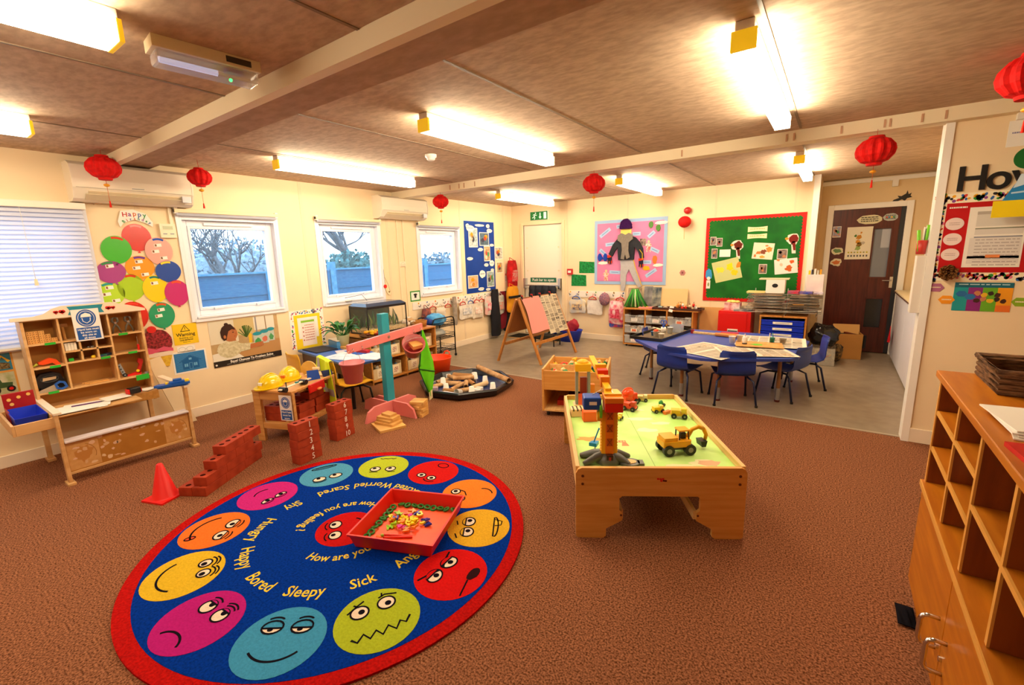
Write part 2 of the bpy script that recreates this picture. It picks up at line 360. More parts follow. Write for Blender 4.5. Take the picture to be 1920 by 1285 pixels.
# ---------------------------------------------------------------- outside the windows: fence, tree, bushes
GROUND = -0.53
mb = MB(); mb.box(-40, -0.2, -20, 30, GROUND-0.1, GROUND, M('5d7280', 0.9, h2='3f5562', scale=3)); struct('ground', mb)
FB = M('2f74a0', 0.8, h2='1f6292', scale=12, stretch=(1, 1, 6), bump=0.2)  # blue cast of the daylight put into the timber colour
FB2 = M('4f94bc', 0.8, h2='3a80aa', scale=12); fence = thing('garden_fence', 'timber panel fence outside, blue daylight put into its colour, seen through the windows', 'fence', (-3.0, 0, GROUND))
for k in range(7):
    y = -2.21+k*2.49
    mb = MB()
    for j in range(10): mb.box(0.0-0.02*(j % 2), 0.02-0.02*(j % 2), y+0.06, y+2.43, 0.02+j*0.182, 0.02+j*0.182+0.19, FB)
    mb.box(0.02, 0.05, y+0.06, y+0.11, 0, 1.84, FB); mb.box(0.02, 0.05, y+1.2, y+1.26, 0, 1.84, FB2); mb.box(0.02, 0.05, y+2.38, y+2.43, 0, 1.84, FB); mb.box(-0.02, 0.05, y+0.05, y+2.44, 1.84, 1.87, FB2)
    mb.build('fence_panel', fence)
    mb = MB(); mb.box(-0.05, 0.07, y-0.05, y+0.06, 0, 2.0, FB2); mb.build('fence_post', fence)
def tree(loc, hgt, seed, label, lean=0.0):
    rr = random.Random(seed); bark = M('66727c', 0.9, h2='4c5a66', scale=15, bump=0.5); mb = MB()
    def grow(p, d, L, r, dep):
        pts = [p]; rs = [r]
        for i in range(4):
            d = (d+Vector((rr.uniform(-.22, .22), rr.uniform(-.22, .22), rr.uniform(-.04, .16)))).normalized(); p = p+d*L/4; pts.append(p); rs.append(r*(1-0.12*(i+1)))
        mb.tube(pts, rs, bark, n=6 if dep < 2 else 4)
        if dep < 5:
            for k in range(3 if dep < 4 else 2):
                q = (d+Vector((rr.uniform(-.9, .9), rr.uniform(-.9, .9), rr.uniform(-.25, .6)))).normalized()
                grow(pts[rr.choice((2, 3, 4))], q, L*rr.uniform(.6, .82), r*0.56, dep+1)
    grow(Vector((0, 0, 0)), Vector((0, lean, 1)), hgt*0.36, hgt*0.035, 0)
    o = mb.build('bare_tree', loc=loc); tag(o, label, 'tree'); return o
tree((-8.6, 5.6, GROUND), 4.6, 3, 'bare winter tree seen through the window nearest the balloons')
tree((-9.5, 10.4, GROUND), 6.0, 11, 'bare winter tree seen through the middle window')
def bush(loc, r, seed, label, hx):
    rr = random.Random(seed); mb = MB(); lf = M(hx, 0.8, var=0.4, scale=8)  # pale blue daylight haze is put into the leaf colour
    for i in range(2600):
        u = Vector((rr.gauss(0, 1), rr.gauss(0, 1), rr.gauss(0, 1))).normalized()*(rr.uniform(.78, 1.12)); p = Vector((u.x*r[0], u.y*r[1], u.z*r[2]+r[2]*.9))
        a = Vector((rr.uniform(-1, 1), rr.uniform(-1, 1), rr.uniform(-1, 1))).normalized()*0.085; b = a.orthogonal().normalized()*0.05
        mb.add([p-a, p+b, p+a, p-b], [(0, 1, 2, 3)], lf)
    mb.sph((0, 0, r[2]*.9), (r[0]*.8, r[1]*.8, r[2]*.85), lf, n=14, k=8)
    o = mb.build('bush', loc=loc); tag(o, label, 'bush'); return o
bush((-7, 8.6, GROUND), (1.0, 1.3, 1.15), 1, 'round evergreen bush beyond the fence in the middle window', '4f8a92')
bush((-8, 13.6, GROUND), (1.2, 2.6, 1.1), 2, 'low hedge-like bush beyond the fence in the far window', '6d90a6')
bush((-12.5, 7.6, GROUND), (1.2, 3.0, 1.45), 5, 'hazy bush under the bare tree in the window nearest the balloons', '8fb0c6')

for x0, x1, yy in ((.2, 1.2, YB+.14), (4.9, 5.9, YA+.14)):
    mb = MB(); mb.box(x0, x1, yy, yy+.02, -.1, 2.2, M('2a2420', .8)); struct('sky_blocker_behind_door', mb)  # added dark panel, unseen, keeps sky from showing through the door gaps
# ---------------------------------------------------------------- ceiling lights
DIFF = bpy.data.materials.new('lit_diffuser'); DIFF.use_nodes = True
_b = DIFF.node_tree.nodes['Principled BSDF']; _b.inputs['Base Color'].default_value = (0.9, 0.9, 0.88, 1)
_b.inputs['Emission Color'].default_value = (1.0, 0.84, 0.58, 1); _b.inputs['Emission Strength'].default_value = LAMP_POWER
AMBER = M('f2c01c', 0.4, emit=0.5)
DIFF2 = DIFF.copy(); DIFF2.node_tree.nodes['Principled BSDF'].inputs['Emission Strength'].default_value = LAMP_POWER*.7
def fixture(x, y0, y1, label, capmat, q=.6):
    t = thing('ceiling_light', label, 'ceiling light', (x, y0, H), group='fluorescent batten lights'); L = y1-y0
    mb = MB(); mb.box(-0.06*q, 0.06*q, 0, L, -0.045, 0, WHITE); mb.build('housing', t, 0.004)
    mb = MB(); mb.prism([(-0.07*q, -0.11), (0.07*q, -0.11), (0.078*q, -0.04), (-0.078*q, -0.04)], 0.012, L-0.012, DIFF if q < .8 else DIFF2); mb.T = Matrix()
    mb.v = [Vector((p.x, p.z, p.y)) for p in mb.v]; mb.f = [tuple(reversed(f)) for f in mb.f]
    mb.build('diffuser', t)
    for a, b, cm in ((-0.005, 0.012, capmat), (L-0.012, L+0.005, WHITE if q < .8 else capmat)):
        mb = MB(); mb.box(-0.079*q, 0.079*q, a, b, -0.112, -0.036, cm); mb.build('end_cap', t, 0.003)
    return t
rows = ((1.12, 'left'), (2.92, 'middle'), (4.735, 'right'))
for x, nm in rows:
    if x < 4: fixture(x, -0.85, 0.66 if x > 2 else 0.70, 'lit batten light nearest the camera in the %s row' % nm, AMBER, .9)
    fixture(x, 2.17, 3.73, 'lit batten light between the two ceiling beams, %s row' % nm, AMBER)
    fixture(x, 5.33, 6.83, 'lit batten light beyond the second beam, %s row' % nm, AMBER)
# ---------------------------------------------------------------- left (window) wall
def flat(name, label, cat, where, rot, mb, group=None, parts=()):
    o = mb.build(name, loc=where, rot=rot); return tag(o, label, cat, group)
def sheet(mb, x0, x1, y0, y1, m, z=0.0, t=0.003, rot=0.0): return mb.rect(x0, x1, y0, y1, z, z+t, m, rot)
def scribble(mb, x0, x1, y0, y1, z, m, rows=5, seed=0, h=0.35):
    """short dashes standing for lines of small print"""
    rr = random.Random(seed); dy = (y1-y0)/rows
    for i in range(rows):
        x = x0; y = y1-dy*(i+.6)
        while x < x1-0.01*(x1-x0):
            w = rr.uniform(.06, .2)*(x1-x0); mb.rect(x, min(x+w, x1), y, y+dy*h, z, z+0.0006, m); x += w+0.03*(x1-x0)
TXT = M('404048', 0.7)
# venetian blind, lowered (left), and raised blinds over the other windows
bl = thing('venetian_blind', 'white venetian blind lowered over the leftmost window', 'blind', (0, -0.64, 0.9))
SL = M('eef0fb', 0.4).copy(); _t = SL.node_tree.nodes.new('ShaderNodeBsdfTranslucent'); _t.inputs[0].default_value = (.9, .92, 1, 1); _x = SL.node_tree.nodes.new('ShaderNodeMixShader'); _x.inputs[0].default_value = .45; SL.node_tree.links.new(SL.node_tree.nodes['Principled BSDF'].outputs[0], _x.inputs[1]); SL.node_tree.links.new(_t.outputs[0], _x.inputs[2]); SL.node_tree.links.new(_x.outputs[0], SL.node_tree.nodes['Material Output'].inputs[0]); mb = MB(); mb.box(0.015, 0.075, 0, 1.75, 1.07, 1.12, M('efe6d8', 0.4)); mb.build('headrail', bl, 0.004)
mb = MB()
for i in range(31):
    z = 0.04+i*0.0338
    mb.box(0.022, 0.070, 0.01, 1.73, z-0.0008, z+0.0008, SL, ry=R(50))
mb.build('slat', bl)['kind'] = 'stuff'
mb = MB(); mb.box(0.03, 0.06, 0.005, 1.735, 0.0, 0.02, M('efe6d8', 0.4)); mb.build('bottom_rail', bl, 0.004)
mb = MB(); mb.tube([(0.082, 1.37, 1.07), (0.084, 1.37, 0.7), (0.083, 1.37, 0.52)], 0.0018, WHITE); mb.cyl((0.083, 1.37, 0.53), (0.083, 1.37, 0.48), 0.009, M('e6d9b6', 0.4), r2=0.013); mb.build('pull_cord', bl)
for y0, y1, z, lab in ((1.73, 2.70, 1.955, 'raised blind gathered above the window nearest the balloons'), (3.15, 4.10, 1.955, 'raised blind gathered above the middle window'), (4.77, 5.71, 1.945, 'raised blind gathered above the farthest window')):
    t = thing('raised_blind', lab, 'blind', (0, y0, z)); w = y1-y0
    mb = MB(); mb.box(0.02, 0.065, 0, w, 0.03, 0.065, CREAM); mb.build('headrail', t, 0.004)
    mb = MB()
    for k in range(5): mb.box(0.024, 0.062, 0.015, w-0.015, 0.004+k*0.005, 0.007+k*0.005, SL)
    mb.build('slats', t)
    mb = MB(); mb.box(0.02, 0.06, 0.0, 0.03, 0.02, 0.075, WHITE); mb.box(0.02, 0.06, w-0.03, w, 0.02, 0.075, WHITE); mb.build('bracket', t, 0.003)
# birthday balloons
BAL = [('red', 'd02a22', 1.430, 1.754, .107, .120, 0, 'e8a0a0', 0), ('green', '3fb32c', 1.271, 1.648, .106, .120, -8, 'd33a20', 0), ('pink', 'f0a69b', 1.575, 1.634, .106, .125, 0, '2455b5', 3),
       ('orange', 'f39a1d', 1.415, 1.491, .107, .105, 0, '6a3a9a', 3), ('purple', 'a5418c', 1.206, 1.459, .102, .095, 15, '3a8a50', 1), ('dark blue', '1c4aa8', 1.621, 1.447, .101, .098, 12, 'e8d23a', 0),
       ('lime green', 'a8cf2a', 1.326, 1.321, .099, .118, 0, 'd8381c', 0), ('yellow', 'f4d018', 1.500, 1.294, .097, .125, 0, '2a7a70', 1), ('magenta', 'c42a78', 1.662, 1.242, .101, .122, 0, 'e0502a', 0),
       ('pale lime', 'b4dc38', 1.177, 1.276, .099, .099, 12, '2a9a9a', 3), ('teal green', '1f9a6c', 1.514, 1.046, .100, .121, 0, 'd8501c', 2), ('bright red', 'd2281e', 1.303, 1.065, .106, .130, 0, 'e03a28', 1)]
for i, (cn, hx, y, z, rx, rz, rot, tape, tags) in enumerate(BAL):
    t = thing('paper_balloon', '%s paper balloon in the birthday cluster on the wall' % cn, 'balloon', (0.001+0.004*(i % 3), y, z), rot=LEFT, group='birthday balloons')
    mb = MB(); pts = []
    for k in range(30):
        a = 2*math.pi*k/30; f = 1.0-0.10*max(0, -math.sin(a))**2; pts.append((rx*f*math.cos(a), rz*math.sin(a)))
    r0 = R(rot); pts = [(x*math.cos(r0)-w*math.sin(r0), x*math.sin(r0)+w*math.cos(r0)) for x, w in pts]
    bm = M(hx, 0.22, coat=0.4); mb.prism(pts, 0, 0.003, bm)
    kx, kz = rz*math.sin(r0), -rz*math.cos(r0); mb.prism([(kx-.012, kz-.014), (kx+.012, kz-.014), (kx, kz+.004)], 0, 0.003, bm)
    mb.build('balloon', t)
    mb = MB(); a = rz*0.86; mb.arc(0, 0, rx*.9, a, 62+rot, 112+rot, .018, 0.003, 0.0036, M(tape, 0.5)); mb.build('name_strip', t)
    for k in range(tags):
        mb = MB(); cx, cz = ((-.03, .05), (-.055, -.005), (.0, -.065))[k]
        mb.rect(cx, cx+.055, cz-.012, cz+.016, 0.003, 0.004, PAPER, .1); mb.rect(cx+.004, cx+.018, cz-.008, cz+.012, 0.004, 0.0046, M('8a5a40', 0.6), .1); mb.build('name_tag', t)
mb = MB(); mb.prism([(0, 0.03), (.03, .12), (.12, .135), (.21, .10), (.25, .03), (.245, -.01), (.20, .02), (.12, .05), (.04, .02), (.01, -.02)], 0, 0.003, PAPER)
for k, (ch, c) in enumerate(zip('Happy', ('c03a3a', '8a3a8a', 'd0602a', '3a5aa0', '2a8a4a'))): mb.text(ch, .055+.035*k, .098-abs(k-2)*.005, .055, 0.0036, M(c, 0.6), bold=.001)
for k, (ch, c) in enumerate(zip('Birthday', ('2a8a4a', 'c03a3a', '3a5aa0', 'd0602a', '2a7a7a', '8a3a8a', '2a8a4a', '3a5aa0'))):
    a = R(130-k*12); mb.text(ch, .13+.14*math.cos(a), -.055+.11*math.sin(a), .032, 0.0036, M(c, 0.6), rot=a-R(90), bold=.001)
flat('birthday_banner', 'white curved Happy Birthday paper banner above the balloons', 'banner', (0.012, 1.315, 1.86), LEFT, mb)
mb = MB(); mb.prism([(1.335, .585), (1.50, .56), (1.535, .66), (1.325, .70)], -0.002, 0.002, M('d6a52c', 0.5, h2='e8c440', scale=30)); mb.T = Matrix()
cup = thing('paper_cupcake', 'large paper cupcake with cherry below the balloons', 'decoration', (0.012, 0, 0), rot=LEFT); mb.build('cupcake_case', cup)
mb = MB(); mb.prism(blob(1.43, .80, .125, .125, 3, 24, .03), 0.002, 0.004, M('5a1016', 0.3, h2='b03440', scale=60)); mb.build('chocolate_topping', cup)
mb = MB(); mb.prism([(1.31, .735), (1.36, .76), (1.42, .735), (1.48, .755), (1.55, .73), (1.55, .70), (1.45, .715), (1.38, .70), (1.31, .70)], 0.004, 0.006, M('dd5a78', 0.5)); mb.rect(1.32, 1.54, .665, .705, 0.003, 0.005, M('efdcc8', 0.5)); mb.build('icing_band', cup)
mb = MB(); mb.ell(1.409, .925, .036, .032, 0.005, 0.009, RED); mb.build('cherry', cup)
# signs and posters
mb = MB(); mb.rect(0, .205, 0, .20, 0, 0.003, M('f2c81c', 0.35)); mb.prism([(.06, .125), (.145, .125), (.1025, .19)], 0.003, 0.0034, INK); mb.prism([(.07, .131), (.135, .131), (.1025, .18)], 0.0034, 0.0038, M('f2c81c', 0.35)); mb.rect(.1, .105, .147, .168, .0038, .0042, INK); mb.rect(.1, .105, .137, .142, .0038, .0042, INK)
mb.text('Warning', .1025, .095, .045, .0036, INK, bold=.0008); mb.text('Building site', .1025, .062, .024, .0036, INK); mb.text('Look dangerous', .1025, .042, .017, .0036, INK, bold=.0006); mb.text('Keep out', .1025, .022, .016, .0036, INK)
flat('warning_sign', 'yellow Warning building site sign on the wall', 'sign', (0, 1.572, .742), LEFT, mb)
mb = MB(); mb.rect(0, .15, 0, .06, 0, 0.002, PAPER)
for cx in (.04, .105): mb.arc(cx, .03, .028, .02, 0, 360, .004, .002, .0026, M('c9c2b8', 0.6))
mb.line([(.065, .035), (.08, .035)], .004, .002, .0026, M('c9c2b8', 0.6)); flat('goggles_picture', 'small faint picture of goggles under the yellow warning sign', 'picture', (0, 1.585, .665), LEFT, mb)
DB = M('1d5fa0', 0.5); LB = M('6fb0e0', 0.5); mb = MB(); mb.rect(-.015, .275, -.015, .20, 0, 0.002, PAPER); mb.rect(0, .26, 0, .185, 0.002, 0.003, M('2c74b8', 0.5)); z0, z1 = .003, .0036
for k in range(14): mb.rect(.01, .25, .012+k*.0125, .0132+k*.0125, z0, z0+.0003, LB)
mb.prism([(.06, .02), (.20, .02), (.20, .1), (.06, .1)], z0, z0+.0005, DB); mb.line([(.035, .095), (.13, .155), (.225, .095)], .006, z0, z1, DB); mb.prism([(.05, .1), (.13, .15), (.21, .1)], z0, z0+.0005, DB)
for x in (.075, .155): mb.rect(x, x+.03, .045, .075, z1, z1+.0004, LB); mb.rect(x+.013, x+.016, .045, .075, z1+.0004, z1+.0008, DB)
mb.rect(.118, .142, .11, .13, z1, z1+.0004, LB); mb.rect(.115, .145, .02, .08, z1, z1+.0004, LB); mb.rect(.118, .142, .022, .077, z1+.0004, z1+.0008, DB)
flat('house_blueprint', 'blue blueprint drawing of a house on the wall', 'picture', (0, 1.547, .475), LEFT, mb)
# problem-solving poster: a child reaching for three lidded jars
mb = MB(); a, b = .70, .475; Zt = .0025
mb.rect(0, a, 0, b, 0, Zt, M('c8a878', 0.35, h2='a88a60', scale=5)); mb.rect(0, .27, .24, b, Zt, Zt+.0004, M('dcd2bc', 0.4)); mb.rect(.24, .44, .3, b, Zt, Zt+.0005, M('c9b27c', 0.4)); mb.rect(.44, .66, .33, b, Zt, Zt+.0006, M('e2dccf', 0.4)); mb.rect(.455, .47, .3, b, Zt, Zt+.0007, M('8d8a90', 0.4)); mb.rect(.56, .57, .3, b, Zt, Zt+.0007, M('8d6a40', 0.4))
mb.prism([(.0, .06), (.7, .06), (.7, .2), (.42, .24), (.2, .1), (0, .12)], Zt, Zt+.0008, M('b98a56', 0.4)); mb.prism([(0, .06), (.3, .06), (.2, .16), (0, .14)], Zt, Zt+.001, M('e8e0d2', 0.4))
SK = M('b56e42', 0.5); HR = M('3a2018', 0.5); SW = M('d9cfae', 0.6, h2='bfb28c', scale=40)
mb.prism(blob(.17, .17, .12, .09, 5, 20, .04), .004, .0048, SW); mb.prism([(.17, .12), (.36, .13), (.43, .17), (.43, .2), (.3, .21), (.2, .25)], .0048, .0054, SW)
mb.prism(blob(.19, .332, .074, .084, 9, 24, .02), .0052, .0058, SK); mb.prism([(.205, .25), (.245, .25), (.23, .29), (.17, .29), (.17, .25)], .005, .0057, SK)
mb.prism([(.235, .395), (.25, .365), (.215, .375), (.18, .36), (.165, .32), (.15, .27), (.125, .265), (.105, .30), (.1, .36), (.12, .405), (.16, .435), (.21, .43)], .0058, .0064, HR); mb.ell(.165, .435, .02, .014, .0058, .0063, HR)
mb.ell(.138, .305, .012, .018, .0064, .0068, SK); mb.ell(.222, .343, .009, .005, .0064, .0067, HR); mb.arc(.222, .357, .012, .005, 20, 160, .003, .0064, .0067, HR); mb.line([(.243, .335), (.252, .322), (.243, .317)], .003, .0064, .0067, M('8d4e2c', 0.5)); mb.line([(.228, .30), (.243, .302)], .004, .0064, .0067, M('8d3a2c', 0.5))
mb.prism([(.37, .14), (.46, .15), (.50, .175), (.50, .19), (.46, .195), (.38, .19)], .0056, .0062, SK)
for k in range(4): mb.line([(.44, .152+k*.013), (.485, .150+k*.014), (.515, .158+k*.012)], .011, .0062, .0066, SK)
for k, (x, y, s) in enumerate(((.42, .16, .085), (.50, .175, .08), (.575, .19, .07))):
    mb.rect(x, x+s, y, y+.115, .0052-k*.0003, .0056-k*.0003, M('b9c4bd', 0.3)); mb.ell(x+s/2, y+.13, s/2+.006, .02, .0058-k*.0003, .0062-k*.0003, M('2591a6', 0.3))
    mb.prism(blob(x+s/2, y+.045, s*.35, .035, 20+k, 12, .2), .0057-k*.0003, .006-k*.0003, M(('3f9a54', 'd0705a', '4a9a5a')[k], 0.4))
rr = random.Random(3)
for k in range(16): c = R(rr.uniform(40, 150)); mb.line([(.35, .27), (.35+.09*math.cos(c), .27+.13*math.sin(c))], .009, .0035, .0041, M('5d7a3a', 0.5))
mb.prism([(.37, .2), (.40, .2), (.405, .30), (.385, .31), (.37, .28)], .0041, .0046, M('e6b820', 0.4))
mb.rect(0, a, 0, .062, .0066, .007, M('2a2220', 0.3)); mb.text('Equal Chances To Problem Solve', .38, .038, .034, .0072, PAPER, bold=.001, sx=.98); scribble(mb, .12, .62, .008, .022, .0071, M('9a948c', 0.5), 1, 4); mb.ell(.022, .025, .01, .01, .0071, .0074, PAPER)
flat('problem_solving_poster', 'photo poster of a child reaching for lidded jars below the window', 'poster', (0, 1.875, .45), LEFT, mb)
# digger and tractor pictures at the far left
def tractor_pic(y, z, hx, label):
    mb = MB(); mb.rect(0, .42, 0, .30, 0, .002, M('e0a04a', 0.4)); mb.rect(.01, .40, .012, .285, .002, .003, M('d9d2b8', 0.4, h2='a9b07a', scale=8)); mb.prism([(.18, .09), (.36, .09), (.37, .15), (.28, .16), (.26, .23), (.20, .23)], .003, .004, M(hx, 0.4)); mb.rect(.205, .25, .17, .215, .004, .0045, M('40545c', 0.3))
    for x, r in ((.20, .055), (.345, .04)): mb.ell(x, .07, r, r, .004, .005, BLACK); mb.ell(x, .07, r*.5, r*.5, .005, .0055, RED)
    flat('vehicle_picture', label, 'picture', (0, y, z), LEFT, mb).scale = (.6, .6, 1)
tractor_pic(.27, .565, '3a5a34', 'picture of a tractor at the left edge, behind the red box')
mb = MB(); mb.rect(0, .42, 0, .26, 0, .002, M('e0a04a', 0.4)); mb.rect(.01, .40, .012, .25, .002, .003, M('2f7f9a', 0.4)); mb.prism([(.15, .03), (.38, .03), (.38, .1), (.3, .12), (.15, .1)], .003, .004, M('8d7a50', 0.5, h2='4d3a20', scale=50)); mb.line([(.22, .06), (.32, .2), (.38, .12)], .03, .004, .005, M('e8b020', 0.4)); mb.prism([(.18, .05), (.27, .05), (.27, .11), (.18, .11)], .005, .006, M('e8b020', 0.4))
flat('vehicle_picture', 'picture of a yellow digger at the left edge under the blind', 'picture', (0, .27, .745), LEFT, mb).scale = (.6, .6, 1)
# yellow notice board with patterned border
def motif_border(mb, x0, x1, y0, y1, w, base, seed, n=90, z=.003):
    rr = random.Random(seed); mb.rect(x0, x1, y0, y1, 0, z, base); cs = [M(c, 0.5) for c in ('d83a2c', '3a9a3a', 'e8a820', '3a6ab8', '8a4a9a', '2a2a30', 'e87a9a')]
    for k in range(n):
        s = rr.choice('lrtb'); u, v = rr.random(), rr.uniform(.2, .8)*w
        x, y = {'l': (x0+v, y0+u*(y1-y0)), 'r': (x1-v, y0+u*(y1-y0)), 't': (x0+u*(x1-x0), y1-v), 'b': (x0+u*(x1-x0), y0+v)}[s]
        mb.ell(x, y, w*rr.uniform(.1, .24), w*rr.uniform(.08, .2), z, z+.0006, rr.choice(cs), rr.uniform(0, 3), 7)
mb = MB(); motif_border(mb, 0, .43, 0, .46, .055, PAPER, 2, 110); mb.rect(.05, .38, .0, .405, .0036, .0045, M('f5d420', 0.45)); mb.rect(.09, .345, .12, .37, .0045, .005, PAPER); mb.rect(.13, .31, .03, .345, .005, .0055, M('f6e6de', 0.6)); mb.rect(.13, .30, .31, .335, .0055, .006, M('8ac03a', 0.5)); scribble(mb, .17, .29, .08, .29, .0056, M('d08a80', 0.6), 7, 3); 
for k in range(4): mb.ell(.15, .1+k*.05, .008, .01, .0056, .006, M('c06a5a', 0.5))
flat('yellow_notice_board', 'small yellow notice board with patterned border beside the low desk', 'notice board', (0, 2.715, .475), LEFT, mb)
# thermostat, cables, cards
mb = MB(); mb.box(0, .125, 0, .125, 0, .03, M('efe4c8', 0.4)); mb.box(.025, .10, .075, .105, .03, .032, M('b9bf9a', 0.3)); mb.box(.02, .05, .03, .04, .03, .032, GREYP); mb.box(.075, .105, .03, .04, .03, .032, GREYP)
flat('thermostat', 'small cream thermostat panel between balloons and window', 'thermostat', (0, 1.605, 1.755), LEFT, mb)
mb = MB(); mb.box(0, 0.02, 1.695, 1.72, 1.88, 2.06, M('efe4c8', 0.4)); mb.box(0, 0.02, 1.18, 1.2, 2.02, 2.06, SEAM); tag(mb.build('cable_trunking'), 'short cream cable trunking below the large air conditioner', 'trunking')
mb = MB()
for y in (4.40, 4.51): mb.box(0, 0.012, y, y+.012, .45, 2.07, M('efe0c0', 0.4))
tag(mb.build('cable_trunking'), 'two thin vertical trunking lines under the far air conditioner', 'trunking')
mb = MB(); mb.rect(0, .11, 0, .07, 0, .002, M('efe4cc', 0.6)); mb.arc(.055, .02, .04, .035, 10, 170, .004, .002, .0025, M('d0b8a0', 0.6)); scribble(mb, .01, .10, .005, .03, .002, M('b9a890', 0.6), 2, 8)
flat('paper_card', 'small pale paper card on the trunking between the windows', 'card', (0.013, 4.41, 1.385), LEFT, mb)
t = thing('hanging_tag', 'cream paper tag with a red apple hanging beside the middle window', 'decoration', (0.012, 4.12, 1.0), rot=LEFT)
mb = MB(); mb.prism([(-.01, .16), (.02, .17), (.09, .03), (.07, .0), (.04, .01), (-.01, .10)], 0, .003, M('f0dfb8', 0.6)); mb.build('tag_card', t)
mb = MB(); mb.ell(-.005, .125, .026, .026, .003, .012, RED); mb.ell(.06, .045, .012, .012, .003, .008, M('8a6a3a', 0.5)); mb.build('apple', t); mb = MB(); mb.tube([(.0, .16, .004), (-.005, .25, .004), (-.01, .36, .004)], .0015, BLACK); mb.tube([(.0, .25, .004), (.05, .15, .004), (.075, .05, .004)], .0015, BLACK); mb.build('string', t)
mb = MB(); mb.rect(0, .20, 0, .155, 0, .003, M('2f8f3c', 0.5)); mb.rect(.018, .182, .018, .137, .003, .004, PAPER); mb.prism([(.08, .05), (.12, .05), (.12, .085), (.14, .1), (.12, .115), (.08, .115), (.06, .1), (.08, .085)], .004, .0045, BLACK)
flat('green_framed_notice', 'green framed notice with a black coat drawing above the pegs', 'notice', (0, 4.572, .862), LEFT, mb)
# blue display board
t = thing('blue_display_board', 'tall blue display board of photos on the window wall', 'display board', (0, 5.85, .875), rot=LEFT)
mb = MB(); mb.rect(0, .80, 0, 1.205, 0, .008, M('0c3fa0', 0.5, var=.15, scale=5)); mb.rect(-.006, .806, -.006, 1.211, 0, .005, M('2a62c8', 0.4)); mb.build('board_backing', t)
def photo(t, x0, x1, y0, y1, hx, hx2, name='photo', rot=0, z=.008, seed=1):
    mb = MB(); mb.rect(x0, x1, y0, y1, z, z+.002, PAPER, rot); w, h = x1-x0, y1-y0; mb.rect(x0+w*.05, x1-w*.05, y0+h*.05, y1-h*.05, z+.002, z+.0026, M(hx, 0.4, h2=hx2, scale=22), rot)
    rr = random.Random(seed)
    for k in range(3): cx, cy = x0+w*rr.uniform(.3, .7), y0+h*rr.uniform(.25, .7); mb.prism(blob(cx, cy, w*.16, h*.15, seed*7+k), z+.0026, z+.003, M(rr.choice(('f09a20', '3a3a50', 'c94a3a', 'e8d8c0', '4a9a6a', 'c9825a')), .5))
    return mb.build(name, t)
photo(t, .095, .33, .775, 1.10, 'c9d0d8', '8aa0a0', seed=1); photo(t, .38, .645, .80, 1.03, '5d7a90', '34506a', seed=2); photo(t, .49, .665, .53, .80, 'd8b890', 'a07a5a', seed=3, z=.011); photo(t, .03, .30, .08, .30, 'e8b890', 'd09a70', seed=4, name='drawing'); photo(t, .55, .76, .07, .35, '6a8a6a', 'a8b8c8', seed=5)
for k, (x, y, w, h) in enumerate(((.14, 1.09, .2, .10), (.39, 1.145, .26, .04), (.66, 1.06, .15, .07), (.07, 1.13, .09, .07), (.72, .81, .12, .05), (.39, .735, .14, .06), (.10, .585, .15, .055), (.54, .465, .13, .06), (.70, .49, .14, .11), (.71, .37, .10, .05), (.42, .31, .17, .13), (.37, .05, .16, .06), (.57, .03, .13, .05), (.62, 1.14, .1, .07))):
    mb = MB(); mb.prism(blob(x, y, w/2, h/2, k, 16, .08), .014, .0155, PAPER); scribble(mb, x-w*.35, x+w*.35, y-h*.2, y+h*.2, .0155, M('8890a8', .6), 1, k); mb.build('cloud_label', t)
for nm, y0, y1, z0, z1, c1, c2, lab in (('photo_print', 6.66, 6.90, 1.43, 1.65, '8a8a88', 'd8d4cc', 'grey photo print beside the blue display board, upper one'), ('photo_print', 6.71, 6.89, 1.18, 1.38, 'd0b890', '9a8060', 'beige photo print beside the blue display board, lower one')):
    t = thing(nm, lab, 'photo', (0, y0, z0), rot=LEFT); photo(t, 0, y1-y0, 0, z1-z0, c1, c2, z=0, name='print', seed=9)
mb = MB(); mb.rect(0, .045, 0, .18, 0, .002, PAPER); mb.rect(.008, .037, .13, .17, .002, .003, RED); scribble(mb, .008, .037, .02, .11, .002, TXT, 4, 2); flat('extinguisher_notice', 'narrow white notice with red top near the corner', 'notice', (0, 6.955, .99), LEFT, mb)
# air conditioners
def aircon(y0, y1, z0, z1, label):
    L, hh = y1-y0, z1-z0; t = thing('air_conditioner', label, 'air conditioner', (0, y0, z0)); ac = M('f0e6d4', 0.25)
    prof = [(0, 0.0), (0, hh), (.13, hh), (.19, hh-.03), (.205, hh*.55), (.195, .10), (.15, .02), (.10, 0)]
    mb = MB(Matrix(((1, 0, 0, 0), (0, 0, 1, 0), (0, 1, 0, 0), (0, 0, 0, 1)))); mb.prism(prof, 0.012, L-.012, ac); mb.f = [tuple(reversed(f)) for f in mb.f]; mb.build('casing', t, .004)
    p2 = [(x*1.01+.002 if x else 0, y*1.0) for x, y in prof]
    for e0 in (0, L-.014): mb = MB(Matrix(((1, 0, 0, 0), (0, 0, 1, 0), (0, 1, 0, 0), (0, 0, 0, 1)))); mb.prism(p2, e0, e0+.014, ac); mb.f = [tuple(reversed(f)) for f in mb.f]; mb.build('end_panel', t, .003)
    mb = MB(); mb.box(.135, .20, .07, L-.07, .03, .036, M('d8c8a8', 0.4), ry=R(-38)); mb.box(.142, .206, .09, L-.12, .055, .06, M('f2e2c0', 0.3), ry=R(-40)); mb.box(.196, .20, .02, L-.02, .10, .104, M('b9b0a0', 0.4)); mb.build('air_flap', t, .001)
    mb = MB(); mb.box(.19, .207, L-.10, L-.03, .03, .085, M('c9c6cc', 0.3)); mb.box(.2, .209, L*.45, L*.55, .115, .12, GREYP); mb.build('control_panel', t, .002)
aircon(1.03, 1.86, 2.03, 2.335, 'large air conditioner on the wall above the balloons'); aircon(4.02, 4.85, 2.035, 2.33, 'smaller-looking air conditioner between the middle and far windows')
